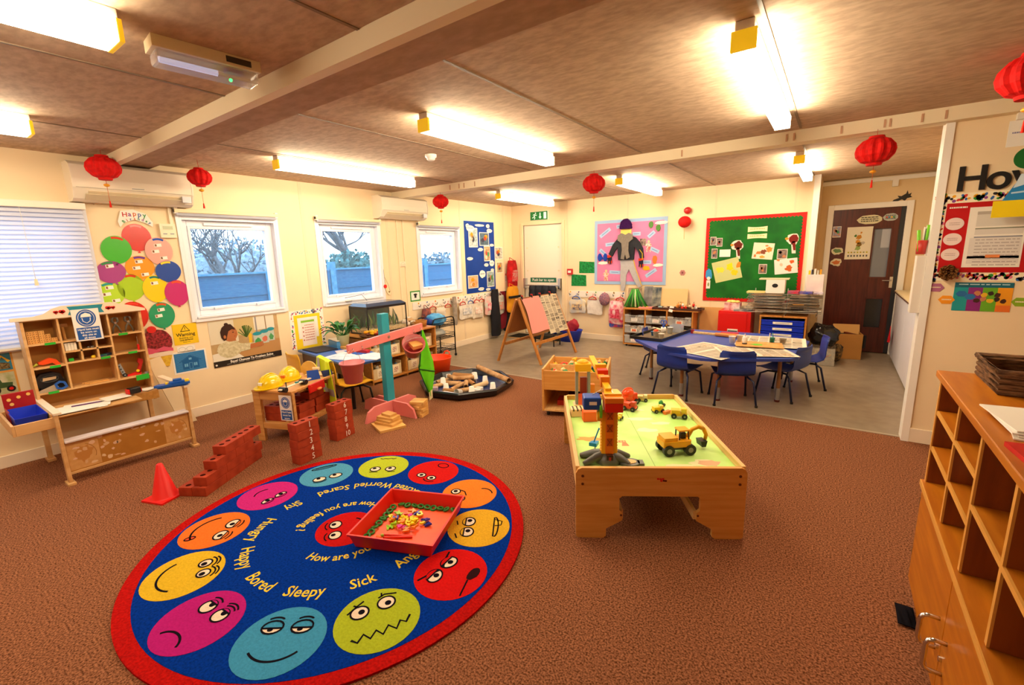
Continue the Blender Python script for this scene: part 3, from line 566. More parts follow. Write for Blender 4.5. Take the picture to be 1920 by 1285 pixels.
# ---------------------------------------------------------------- ceiling fittings
t = thing('emergency_light', 'box-shaped emergency light with a green indicator on the ceiling', 'emergency light', (2.75, .80, H)); 
mb = MB(); mb.box(0, .115, 0, .40, -.045, 0, M('ecdcb8', .4)); mb.box(.115, .118, .26, .36, -.035, -.01, M('4a4238', .5)); mb.build('base', t, .004)
t.rotation_euler = (0, 0, R(-6))
mb = MB(); mb.box(.004, .111, .01, .39, -.095, -.045, glass('e8e4e8', .35, .1)); mb.build('clear_cover', t, .012)
mb = MB(); mb.cyl((.05, .03, -.07), (.05, .24, -.07), .012, M('cfd4f4', .3, emit=.6)); mb.build('tube', t); mb = MB(); mb.box(.035, .075, .27, .34, -.06, -.045, M('8a6ab0', .4)); mb.build('control_gear', t); mb = MB(); mb.sph((.05, .29, -.085), .007, M('20ff60', .4, emit=5)); mb.build('indicator', t)
mb = MB(); mb.lathe([(0, 0), (.05, 0), (.05, -.022), (.036, -.03), (.036, -.042), (.028, -.05), (0, -.05)], WHITE, 24); o = mb.build('smoke_detector', loc=(2.1, 3.05, H)); tag(o, 'white round smoke detector on the ceiling between the lights', 'smoke detector')
LAN = M('e01410', 0.75, var=.25, scale=30); GOLD = M('e8a020', .35, .3)
def lantern(x, y, ztop, zc, label, s=1.0, rz=0.0, tl=.22):
    t = thing('paper_lantern', label, 'paper lantern', (x, y, zc), rz, 'red paper lanterns')
    mb = MB(); prof = [(0.001, -.092), (.042, -.092), (.046, -.078), (.07, -.066), (.098, -.03), (.104, 0), (.098, .03), (.07, .066), (.046, .078), (.042, .092), (.001, .092)]
    n = 48; vs = [(r*s*(1+(.09 if j % 4 < 2 else -.03)*(r > .06))*math.cos(2*math.pi*j/n), r*s*(1+(.09 if j % 4 < 2 else -.03)*(r > .06))*math.sin(2*math.pi*j/n), z*s) for r, z in prof for j in range(n)]
    mb.add(vs, [(i*n+j, i*n+(j+1) % n, (i+1)*n+(j+1) % n, (i+1)*n+j) for i in range(len(prof)-1) for j in range(n)], LAN); mb.build('honeycomb_body', t)
    mb = MB(); mb.tube([(0, 0, .085*s), (0.003, 0, (ztop-zc)*.6), (0, 0, ztop-zc)], .0018, M('b01810', .6)); mb.build('string', t)
    mb = MB(); mb.tube([(0, 0, -.085*s), (0, 0, -.12*s)], .0015, M('b01810', .6)); mb.lathe([(.001, 0), (.016, .006), (.022, .014), (.016, .022), (.001, .028)], GOLD, 10, (0, 0, -.145*s)); mb.tube([(0, 0, -.145*s), (0, 0, -tl)], .0015, M('d06020', .6)); mb.cyl((0, 0, -tl), (0, 0, -tl-.05*s), .004, M('d8200c', .7), r2=.008); mb.build('tassel', t)
lantern(.36, 1.20, H, 2.27, 'red paper lantern in front of the large air conditioner', 1.0, .3, .25); lantern(.48, 1.82, H, 2.255, 'red paper lantern between the large air conditioner and the window', .85, .9)
lantern(.94, 4.35, 2.31, 2.195, 'red paper lantern hanging above the farthest window', .9, .1); lantern(3.06, 4.35, 2.31, 2.185, 'red paper lantern hanging between the two far ceiling lights', 1.0, .5); lantern(5.27, 4.33, 2.315, 2.17, 'red paper lantern hanging in front of the dark door alcove', 1.08, .2, .2)
lantern(5.80, 3.38, H, 2.285, 'red paper lantern cut off by the right edge of the photo', 1.15, .4, .2)
# ---------------------------------------------------------------- back wall
mb = MB(); mb.rect(0, .375, 0, .155, 0, .02, WHITE); mb.rect(.004, .371, .004, .151, .02, .021, M('0f7a3c', .4)); W2 = M('eafff0', .4, emit=.3)
mb.text('\u2193' if False else '', 0, 0, .1, .021, W2) if False else None
mb.rect(.205, .225, .05, .13, .021, .0216, W2); mb.prism([(.185, .06), (.245, .06), (.215, .022)], .021, .0216, W2); mb.rect(.29, .345, .022, .133, .021, .0216, W2)
mb.ell(.118, .125, .012, .012, .021, .0216, W2); mb.line([(.11, .108), (.09, .07), (.105, .05), (.09, .02)], .016, .021, .0216, W2); mb.line([(.09, .07), (.065, .05), (.045, .045)], .013, .021, .0216, W2); mb.line([(.105, .1), (.13, .085), (.145, .095)], .009, .021, .0216, W2); mb.line([(.105, .1), (.075, .105), (.065, .085)], .009, .021, .0216, W2)
flat('exit_sign', 'green running-man exit sign above the white door', 'sign', (.44, YB, 2.11), BACK, mb)
mb = MB(); mb.rect(0, .56, 0, .085, 0, .003, M('12684a', .4)); mb.text('Push bar to open', .28, .043, .068, .0034, PAPER, bold=.001); flat('door_sign', 'green Push bar to open sign on the white door', 'sign', (DX0+.13, YB+.014, .985), BACK, mb)
mb = MB(); mb.box(0, .10, 0, .10, 0, .035, M('c01c1c', .4)); mb.box(.02, .08, .03, .07, .035, .037, PAPER); flat('fire_call_point', 'small red fire call point beside the white door', 'fire alarm', (1.208, YB, 1.131), BACK, mb)
for x, z, lab in ((1.432, 1.155, 'green leafy painting on the wall, upper right of two'), (1.278, .93, 'green leafy painting on the wall, lower left of two')):
    mb = MB(); mb.prism([(0, 0), (.295, .0), (.29, .19), (.005, .205)], 0, .003, M('1f9a4c', .6, h2='0f6a30', scale=30)); flat('green_painting', lab, 'painting', (x, YB, z), BACK, mb)
# pink board with a figure made of clothes
t = thing('pink_display_board', 'pink display board with pale blue border on the back wall', 'display board', (1.73, YB, .97), rot=BACK)
mb = MB(); mb.rect(0, 1.215, 0, 1.05, 0, .01, M('9ebfe8', .5)); mb.rect(.05, 1.165, .05, 1.0, .01, .013, M('dd86b8', .6, var=.08, scale=6)); mb.build('board_backing', t)
LBL = M('a9c8f0', .5)
for k, (x, y, r, w) in enumerate(((.19, .85, 35, .22), (.28, .66, 5, .16), (.15, .535, -40, .13), (.37, .20, -3, .19), (.73, .81, 0, .13), (.97, .79, 40, .13), (1.03, .545, -25, .15), (.91, .36, 0, .14), (.98, .19, 35, .2), (.43, .94, 10, .08))):
    mb = MB(); mb.rect(x-w/2, x+w/2, y-.028, y+.028, .013, .0145, LBL, R(r)); mb.rect(x-w*.32, x+w*.32, y-.006, y+.006, .0145, .015, M('7a96cc', .5), R(r)); mb.build('word_label', t)
MIT = M('2746b0', .9); 
for x in (.10, .20): mb = MB(); mb.prism(blob(x, .45, .035, .065, 3, 14, .05), .013, .03, MIT); mb.ell(x+.04, .44, .013, .03, .013, .028, MIT, .5); mb.build('mitten', t)
for x, y in ((.965, .94), (1.08, .885)): mb = MB(); mb.prism(blob(x, y, .035, .055, 4, 14, .15), .013, .03, M('5a8a4a', .9)); mb.build('woollen_glove', t)
for x, y, w in ((.16, .355, .18), (1.12, .96, .2), (1.09, .31, .16)): mb = MB(); mb.prism(blob(x, y, w/2, .025, 5, 14, .1), .013, .018, PAPER); mb.build('white_strip', t)
mb = MB(); mb.rect(.79, .89, .62, .73, .013, .015, M('5a4a48', .6, h2='b09a90', scale=40)); mb.build('photo', t)
for x, y, c in ((.93, .60, 'c03a30'), (.215, .14, 'd8803a')):
    mb = MB(); mb.ell(x, y+.08, .02, .024, .013, .017, M('e8c8a0', .5)); mb.prism([(x-.035, y-.08), (x-.01, y-.08), (x, y-.02), (x+.012, y-.08), (x+.035, y-.08), (x+.025, y+.02), (x+.05, y), (x+.04, y+.05), (x-.04, y+.06), (x-.055, y), (x-.03, y+.015)], .013, .016, M(c, .6, h2='f0e8e0', scale=40)); mb.build('cut_out_figure', t)
mb = MB(); mb.prism(blob(1.035, .40, .035, .07, 6, 14, .2), .013, .02, M('e07a3a', .8)); mb.build('orange_sock', t); mb = MB(); mb.prism(blob(.90, .265, .06, .04, 7, 14, .2), .013, .02, M('f0b020', .8)); mb.build('yellow_hat', t)
F = thing('dressed_paper_figure', 'life-size paper figure in hat, scarf, jacket and grey leggings on the pink board', 'display figure', (1.73, YB-.012, .97), rot=BACK)
def pad(name, pts, z0, z1, m): mb = MB(); mb.prism(pts, z0, z1, m); return mb.build(name, F, .006)
pad('head', blob(.56, .85, .088, .085, 1, 24, .01), .0, .03, M('f2d470', .6))
mb = MB(); mb.prism([(.47, .90), (.65, .90), (.655, .96), (.62, 1.02), (.58, 1.055), (.53, 1.05), (.48, 1.01), (.465, .95)], .0, .055, M('3c1a52', .9, var=.3, scale=60)); mb.rect(.465, .657, .895, .935, .0, .065, M('3c1a52', .9, var=.3, scale=60)); mb.build('woollen_hat', F, .008)
JK = M('2e3038', .8, var=.3, scale=12)
pad('jacket', [(.44, .40), (.70, .40), (.71, .57), (.70, .60), (.72, .60), (.775, .53), (.81, .42), (.865, .43), (.845, .58), (.79, .68), (.72, .755), (.62, .79), (.50, .79), (.42, .74), (.34, .65), (.27, .50), (.33, .46), (.38, .55), (.43, .61), (.43, .55)], .0, .04, JK)
pad('leggings', [(.465, .42), (.685, .42), (.70, .36), (.79, .10), (.845, -.02), (.79, -.045), (.72, .05), (.62, .25), (.575, .15), (.565, -.02), (.545, -.11), (.49, -.10), (.475, .1), (.48, .3)], .0, .022, M('b9b6bc', .8, var=.1, scale=20))
for sx, x, y in ((-1, .285, .43), (1, .82, .37)):
    mb = MB(); mb.prism([(x-.04, y+.05), (x+.035, y+.06), (x+.03, y+.02), (x-.035, y+.01)], .0, .035, M('d83a20', .8)); mb.prism([(x-.035, y+.01), (x+.03, y+.02), (x+.03, y-.04), (x-.03, y-.04)], 0, .03, M('22203a', .8))
    for q in range(4): mb.line([(x-.025+q*.018, y-.03), (x-.03+q*.02, y-.08-(.01 if q in (1, 2) else 0))], .013, .005, .025, M(('22203a', 'e07020', '22203a', 'c83a20')[q], .8))
    mb.build('striped_glove', F)
mb = MB(); SCF = M('8f857c', .9, var=.25, scale=40, stretch=(6, 1, 1)); mb.prism([(.44, .80), (.50, .83), (.56, .80), (.62, .83), (.68, .80), (.69, .73), (.62, .68), (.615, .55), (.64, .44), (.59, .415), (.565, .5), (.545, .41), (.49, .42), (.51, .56), (.50, .67), (.43, .72)], .04, .06, SCF); mb.build('grey_scarf', F, .006)
mb = MB(); mb.line([(.69, .43), (.73, .28), (.80, .10), (.845, -.02)], .008, .02, .03, M('e8c020', .6)); mb.line([(.80, .56), (.845, .50), (.85, .40)], .008, .04, .045, M('e8c020', .6)); mb.build('yellow_piping', F)
lt = thing('paper_lantern', 'small red paper lantern fixed to the back wall between the boards', 'paper lantern', (3.215, YB-.08, 1.915), .3, 'red paper lanterns')
mb = MB(); mb.sph((0, 0, 0), (.085, .06, .078), LAN, 24, 8, fn=lambda u: 1+.08*math.cos(8*math.atan2(u.y, u.x))); mb.build('honeycomb_body', lt); mb = MB(); mb.tube([(0, 0, .1), (0, 0, .12)], .0015, GOLD); mb.tube([(0, 0, -.1), (0, 0, -.18), (.0, 0, -.25)], .0025, GOLD); mb.build('tassel', lt)
mb = MB(); mb.sph((0, 0, 0), (.055, .03, .05), M('b01a14', .4)); o = mb.build('red_bauble', loc=(3.237, YB-.03, 2.08)); tag(o, 'small dark red round decoration above the wall-mounted lantern', 'decoration')
mb = MB()
for k in range(6): a = R(60*k); mb.ell(.028*math.cos(a), .028*math.sin(a), .018, .018, 0, .004, M('c88a86', .6), n=10)
mb.ell(0, 0, .014, .014, .004, .006, M('8a4a50', .6)); flat('flower_sticker', 'small pink flower sticker on the wall between the two boards', 'sticker', (3.196, YB, 1.162), BACK, mb)
# green board
t = thing('green_display_board', 'green display board with scalloped red border', 'display board', (3.51, YB, .75), rot=BACK); a, b = 1.235, 1.20
mb = MB(); mb.rect(0, a, 0, b, 0, .01, M('c81a14', .5)); inner = []
rr = random.Random(1)
x0, x1, y0, y1, s = .055, a-.055, .055, b-.055, .042
def scal(p, q, nx, ny, n):
    o = []
    for i in range(n):
        for k in range(5):
            f = (i+k/5)/n; d = math.sin(math.pi*k/5)*.016; o.append((p[0]+(q[0]-p[0])*f+nx*d, p[1]+(q[1]-p[1])*f+ny*d))
    return o
inner = scal((x0, y0), (x1, y0), 0, -1, 26)+scal((x1, y0), (x1, y1), 1, 0, 26)+scal((x1, y1), (x0, y1), 0, 1, 26)+scal((x0, y1), (x0, y0), -1, 0, 26)
mb.prism(inner, .01, .0125, M('0f5a1c', .6, h2='14701f', scale=4)); mb.build('board_backing', t)
for y, h in ((1.01, .036), (.915, .034)): mb = MB(); mb.prism([(.55+.24*i/15, y+h*(1-.25*math.sin(math.pi*i/15))) for i in range(16)]+[(.79-.24*i/15, y-h*(1-.25*math.sin(math.pi*i/15))) for i in range(16)], .013, .016, M('e9e2b8', .6)); scribble(mb, .58, .76, y-.014, y+.014, .016, M('d0b878', .6), 1, int(y*90), .5); mb.build('title_label', t)
def painting(x0, x1, y0, y1, rot, base, spots, name='painting', z=.013):
    mb = MB(); mb.rect(x0, x1, y0, y1, z, z+.002, M(base, .6), R(rot))
    for k, (x, y, rx, ry, c) in enumerate(spots): mb.prism(blob(x, y, rx, ry, k+int(x*90), 16, .3), z+.002, z+.0026, M(c, .5))
    return mb.build(name, t)
painting(.63, .885, .60, .82, -5, 'f3e2cc', [(.76, .70, .035, .03, '8a4a30'), (.70, .69, .03, .02, 'd8783a'), (.83, .73, .035, .04, 'e08a3a'), (.75, .63, .03, .02, 'e8a040'), (.66, .65, .015, .02, 'd8783a'), (.80, .78, .02, .012, 'e08a50')])
painting(.13, .49, .30, .60, 14, 'c9cf8e', [(.35, .50, .045, .06, 'f0d818'), (.22, .45, .05, .04, 'e6dc40'), (.41, .42, .05, .04, 'f0d020'), (.46, .53, .03, .045, 'e88a28')])
painting(.91, 1.18, .40, .60, 6, 'f4e6e2', [(1.08, .47, .04, .04, 'c8602a'), (1.11, .56, .03, .02, 'd8602a'), (.99, .52, .02, .02, 'eec0a8'), (.95, .58, .02, .015, 'e08a5a')])
for k, (x, y, c, c2) in enumerate(((.43, .80, 'eae0d4', '6a2010'), (1.10, .86, 'eae0d4', '7a1a12'))):
    mb = MB(); mb.prism(blob(x, y, .075, .075, 30+k, 18, .12), .013, .0145, M(c, .6)); mb.prism([(x-.02, y-.03), (x+.03, y-.03), (x+.045, y-.19), (x+.0, y-.19)], .013, .0145, M(c, .6)); mb.prism(blob(x+.01, y, .055, .055, 40+k, 18, .15), .0146, .0156, M(c2, .6)); mb.prism([(x-.01, y-.03), (x+.03, y-.03), (x+.04, y-.15), (x+.015, y-.15)], .0146, .0156, M(c2, .6)); mb.ell(x-.07, y+.005, .022, .016, .0146, .016, M('e8902a', .6)); mb.build('robin_cut_out', t)
for k, (x0, x1, y0, y1) in enumerate(((.065, .145, .81, .93), (.15, .23, .79, .91), (.09, .17, .62, .76), (.72, .82, .40, .53), (.93, 1.05, .60, .73))): photo(t, x0, x1, y0, y1, 'a08a80', '5d4a48', seed=k+11, z=.013)
mb = MB(); mb.rect(.20, .345, .64, .745, .0165, .0185, PAPER); mb.build('caption_card', t)
mb = MB(); mb.prism([(.025, .36), (.03, .44), (.065, .475), (.10, .45), (.115, .38), (.11, .33), (.04, .33)], .013, .018, M('3f9ad8', .5)); mb.rect(.04, .095, .18, .30, .013, .016, PAPER); mb.ell(.07, .33, .025, .025, .018, .02, PAPER); mb.ell(.07, .24, .012, .03, .016, .0175, M('8a9a60', .5)); mb.build('blue_umbrella_cut_out', t)
# posters and stickers on the dark door
mb = MB(); mb.rect(0, .285, 0, .44, 0, .002, M('e6dfca', .5)); rr = random.Random(4)
for x, y, r, c in ((.14, .30, .03, 'c8862a'), (.13, .24, .025, 'd0902a'), (.15, .20, .03, '8a6a2a'), (.10, .32, .015, '4a7a3a'), (.19, .22, .02, 'b9b0a0'), (.14, .15, .03, '9ab060'), (.16, .36, .012, 'c8862a')): mb.prism(blob(x, y, r, r*1.1, int(r*999), 12, .35), .002, .0026, M(c, .6))
for k in range(7): mb.ell(.04+k*.034, .095, .011, .011, .002, .0026, M(('b9b020', 'c0a030', '9a9a60')[k % 3], .6), n=10); mb.rect(.032+k*.034, .05+k*.034, .035, .06, .002, .0026, M('5a5a58', .6))
flat('animal_calendar_poster', 'cream poster of small animals on the dark door', 'poster', (AX0+.175, YA-.006, 1.31), BACK, mb)
for x, y, w, h, lab in ((.275, 1.78, .27, .125, 'cream cloud-shaped sticker on the dark door, left of the two at the top'), (.55, 1.81, .155, .10, 'small grey cloud-shaped sticker with coloured dots on the dark door')):
    mb = MB(); mb.prism(blob(w/2, h/2, w/2, h/2, 3, 20, .06), 0, .002, M('d8d2b0' if w > .2 else 'b9c0bc', .5)); scribble(mb, w*.15, w*.85, h*.2, h*.8, .002, M('4a4a40', .6), 3, 5, .5)
    if w < .2: [mb.ell(w*.25+k*.025, h*.5, .01, .012, .003, .0036, M(c, .5), n=8) for k, c in enumerate(('d84a3a', '3a7ab8', 'e8b020', '3a9a4a'))]
    flat('door_sticker', lab, 'sticker', (AX0+x, YA-.006, y), BACK, mb)
t = thing('photo_print', 'small beach photo on the top left of the dark door', 'photo', (AX0+.01, YA-.006, 1.62), rot=BACK); photo(t, 0, .095, 0, .15, '6a9ac8', 'c87a3a', z=0, name='print', seed=21)
for z, hx, lab in ((1.43, '6a8a5a', 'green and white animal cut-out stuck to the left door edge'), (1.27, 'c8703a', 'orange butterfly cut-out stuck to the left door edge')):
    mb = MB(); mb.prism(blob(0, 0, .065, .055, int(z*9), 16, .2), 0, .002, M('d9cfae', .6)); mb.prism(blob(.0, 0, .045, .03, int(z*7), 12, .3), .002, .003, M(hx, .6)); flat('paper_cut_out', lab, 'cut-out', (AX0+.085, YA-.007, z), BACK, mb)
mb = MB(); mb.prism([(-.10, -.045), (-.085, -.02), (-.03, .0), (-.05, .03), (-.01, .02), (.035, .05), (.045, .09), (.06, .04), (.09, .055), (.08, .02), (.10, .0), (.05, -.01), (.03, -.045), (.0, -.02), (-.06, -.05)], 0, .004, BLACK); flat('bird_cut_out', 'black bird-shaped cut-out above the dark door', 'cut-out', (AX0+.72, YA, 2.10), BACK, mb)
# ---------------------------------------------------------------- right wall
for k, ch in enumerate('How'):
    mb = MB(); mb.text(ch, 0, 0, .225, 0.006, BLACK, bold=.004, h=.006)
    o = mb.build('wall_letter', loc=((5.815, 5.945, 6.085)[k], YB*0+4.45, (1.925, 1.922, 1.922)[k]), rot=BACK); tag(o, 'black cut-out letter %s on the right wall' % ch, 'letter')
t = thing('planning_board', 'red planning board with patterned border on the right wall', 'display board', (5.65, 4.45, 1.24), rot=BACK)
mb = MB(); motif_border(mb, 0, .75, 0, .60, .065, M('fbf0d4', .5), 5, 420); mb.build('patterned_border', t)
mb = MB(); mb.rect(.06, .69, .06, .535, .004, .006, M('c0181c', .5)); scribble(mb, .075, .165, .492, .512, .0062, PAPER, 1, 4, .5); mb.build('red_backing', t)
for z in (.395, .29, .185): mb = MB(); mb.ell(.113, z, .048, .042, .006, .008, M('f0dcd8', .6)); scribble(mb, .085, .14, z-.012, z+.012, .008, M('b89a98', .6), 2, 3); mb.build('oval_label', t)
mb = MB(); mb.rect(.18, .46, .095, .50, .006, .008, PAPER); zz = .008
for k, (y0, y1, c) in enumerate(((.45, .47, 'b9b2aa'), (.37, .45, 'd9d6d0'), (.352, .36, '8a9080'), (.315, .352, 'dcd8d4'), (.295, .303, '8a90a0'), (.12, .295, 'e2dedb'), (.155, .172, 'f0e8e8'))): mb.rect(.22 if k < 5 else .20, .45, y0, y1, zz, zz+.0004, M(c, .6))
scribble(mb, .23, .44, .10, .29, .0088, M('b8b0b0', .6), 9, 7, .3); mb.rect(.29, .36, .16, .18, .0092, .0098, M('e88a50', .5)); mb.build('timetable_sheet', t)
t2 = MB(); 
for k in range(60): 
    a = R(k*37); r = .045*((k*.618) % 1)**.5+.005; t2.tube([(.0+r*math.cos(a), r*math.sin(a), .01), (.0+r*1.1*math.cos(a+.6), r*1.1*math.sin(a+.6), .03+.02*((k*.37) % 1)), (r*.7*math.cos(a+1.4), r*.7*math.sin(a+1.4), .012)], .005, M('8a5a2a', .8, h2='5a3414', scale=50), n=5)
flat('raffia_bundle', 'brown raffia bundle on the lower left corner of the red planning board', 'decoration', (5.765, 4.44, 1.30), BACK, t2)
mb = MB(); w, h = .29, .20; mb.rect(0, w, 0, h, 0, .002, M('1c8a98', .4)); mb.rect(0, w, .165, h, .002, .0025, M('156a80', .4))
for k, c in enumerate(('1c9aa0', '8a2a80', '6ab02a', 'e8742a')): mb.rect(w*k/4, w*(k+1)/4, 0, .045, .002, .0025, M(c, .4))
for k, c in enumerate(('1c9aa0', '8a2a80', '6ab02a', 'f0a020')): mb.rect(w*k/4, w*(k+1)/4, .045, .165, .002, .0024, M(c, .4))
def hexa(mb, x, y, r, z0, z1, m): mb.prism([(x+r*math.cos(R(60*k)), y+r*.75*math.sin(R(60*k))) for k in range(6)], z0, z1, m)
hexa(mb, .04, .12, .03, .0025, .003, M('2a6aa8', .4)); hexa(mb, .085, .10, .03, .0025, .003, M('2a78b8', .4))
for k in range(9): mb.prism(blob(.12+(k % 5)*.033, .075+.04*(k//5)+.01*(k % 2), .016, .016, k, 10, .2), .003, .0036, M(('4a2a20', 'c8865a', 'e8b830', '3a2a28')[k % 4], .6))
scribble(mb, .02, .27, .175, .195, .0026, M('b9d8e0', .5), 1, 2)
flat('framework_poster', 'colourful children poster with hexagons below the planning board', 'poster', (5.815, 4.45, 1.03), BACK, mb)
for x, z, c, cn in ((5.717, 1.191, 'b06a90', 'purple'), (5.782, 1.105, 'f09a28', 'orange'), (6.148, 1.101, '8ab02a', 'green')):
    mb = MB(); hexa(mb, 0, 0, .045, 0, .003, M(c, .5)); scribble(mb, -.025, .025, -.012, .012, .003, M('f0e0c0', .5), 1, 3); flat('paper_hexagon', '%s paper hexagon beside the colourful poster' % cn, 'paper hexagon', (x, 4.45, z), BACK, mb)
t = thing('hanging_birthday_sign', 'hanging decoration of green disc, blue party hat and yellow card', 'hanging decoration', (6.03, 4.34, 2.31), rot=BACK)
mb = MB(); mb.tube([(0, 0, 0), (0, -.20, 0)], .0015, WHITE); mb.build('string', t); mb = MB(); mb.ell(.01, -.29, .065, .065, 0, .004, M('1f6a2c', .5)); mb.build('green_disc', t); mb = MB(); mb.prism([(-.075, -.545), (.065, -.55), (-.0, -.385)], .0, .004, M('2a86c8', .5)); mb.prism([(-.035, -.47), (.02, -.45), (.0, -.385), (-.01, -.385)], .004, .006, M('cfe4f4', .5)); mb.line([(-.04, -.50), (.02, -.495)], .01, .004, .0046, M('bfe0f8', .5)); mb.build('party_hat', t); mb = MB(); mb.rect(-.115, .12, -.65, -.545, .004, .008, M('f4d81c', .5)); mb.build('yellow_card', t)
mb = MB(); mb.rect(0, .12, 0, .16, 0, .002, PAPER); scribble(mb, .02, .09, .07, .095, .002, M('8a8ab0', .6), 1, 3, .4); mb.rect(.095, .12, .02, .09, .002, .003, M('f6d040', .5)); flat('paper_note', 'white paper note pinned below the beam on the right wall', 'note', (5.95, 4.45, 2.11), BACK, mb)
mb = MB(); mb.box(0, .05, 0, .07, 0, .04, WHITE); flat('socket_box', 'small white box fixed under the beam at the right', 'wall box', (5.975, 4.45, 2.27), BACK, mb)
# wall pocket with pens at the end of the right wall
t = thing('wall_pocket', 'white paper pocket and pen holder on the end post of the right wall', 'wall pocket', (5.60, 4.50, 1.0))
mb = MB(); mb.box(-.01, .045, -.05, .05, .0, .42, M('e4dcd2', .5)); mb.build('paper_holder', t, .003)
mb = MB(); mb.lathe([(.0, .43), (.028, .43), (.032, .53), (.028, .53), (.024, .44), (0, .44)], M('c83a30', .4), 14, (.012, 0, 0)); mb.build('pen_cup', t)
rr = random.Random(2)
for k, c in enumerate(('7ad02a', '7ad02a', 'f0e8e0', '2a2a30', 'e8e0d0')): mb = MB(); q = rr.uniform(-.015, .015); mb.tube([(.012+q, q, .45), (.012+q*2, q+.01, .62+rr.uniform(-.02, .02))], .011 if k < 2 else .005, M(c, .4)); mb.build('pen', t)
# ---------------------------------------------------------------- the round rug with twelve faces
RB = M('00359e', 0.95, h2='00287c', scale=90, bump=0.5); RR = M('c0140f', 0.95, h2='9a0e0c', scale=90, bump=0.5)
def pile(h): return M(h, 0.95, var=0.14, scale=90, bump=0.4)
RYE = pile('e8cc3a'); RW = pile('efd9c4'); RK = M('14101a', 0.95)
RUGC = (2.973, 1.313)
rug = thing('round_rug', 'round blue rug with red edge and a ring of coloured feeling faces', 'rug', (RUGC[0], RUGC[1], 0))
mb = MB(); mb.ell(0, 0, 1.01, 1.01, 0, .010, RR, n=96); mb.build('red_edge', rug, .003)
mb = MB(); mb.ell(0, 0, .945, .945, .0095, .0112, RB, n=96)
words = ('Sick', 'Sleepy', 'Bored', 'Happy', 'Hungry', 'Shy', 'Scared', 'Worried', 'Excited', None, None, 'Angry')
def arctext(mb, txt, th, r0, size, z, m, bold):
    """text bent round the rug centre, its top towards the centre"""
    t = MB(); t.text(txt, 0, 0, size, 0, m, bold=bold, sx=.80)
    mb.add([((r0-p.y)*math.cos(th+p.x/r0), (r0-p.y)*math.sin(th+p.x/r0), z) for p in t.v], t.f, m)
for k, wd in enumerate(words):
    if wd: arctext(mb, wd, R(-26-30*k), .495, .092, .0120, RYE, .0012)
for base in (-20, 160): arctext(mb, 'How are you feeling ?', R(base), .258, .076, .0120, RYE, .0012)
mb.build('blue_field', rug)
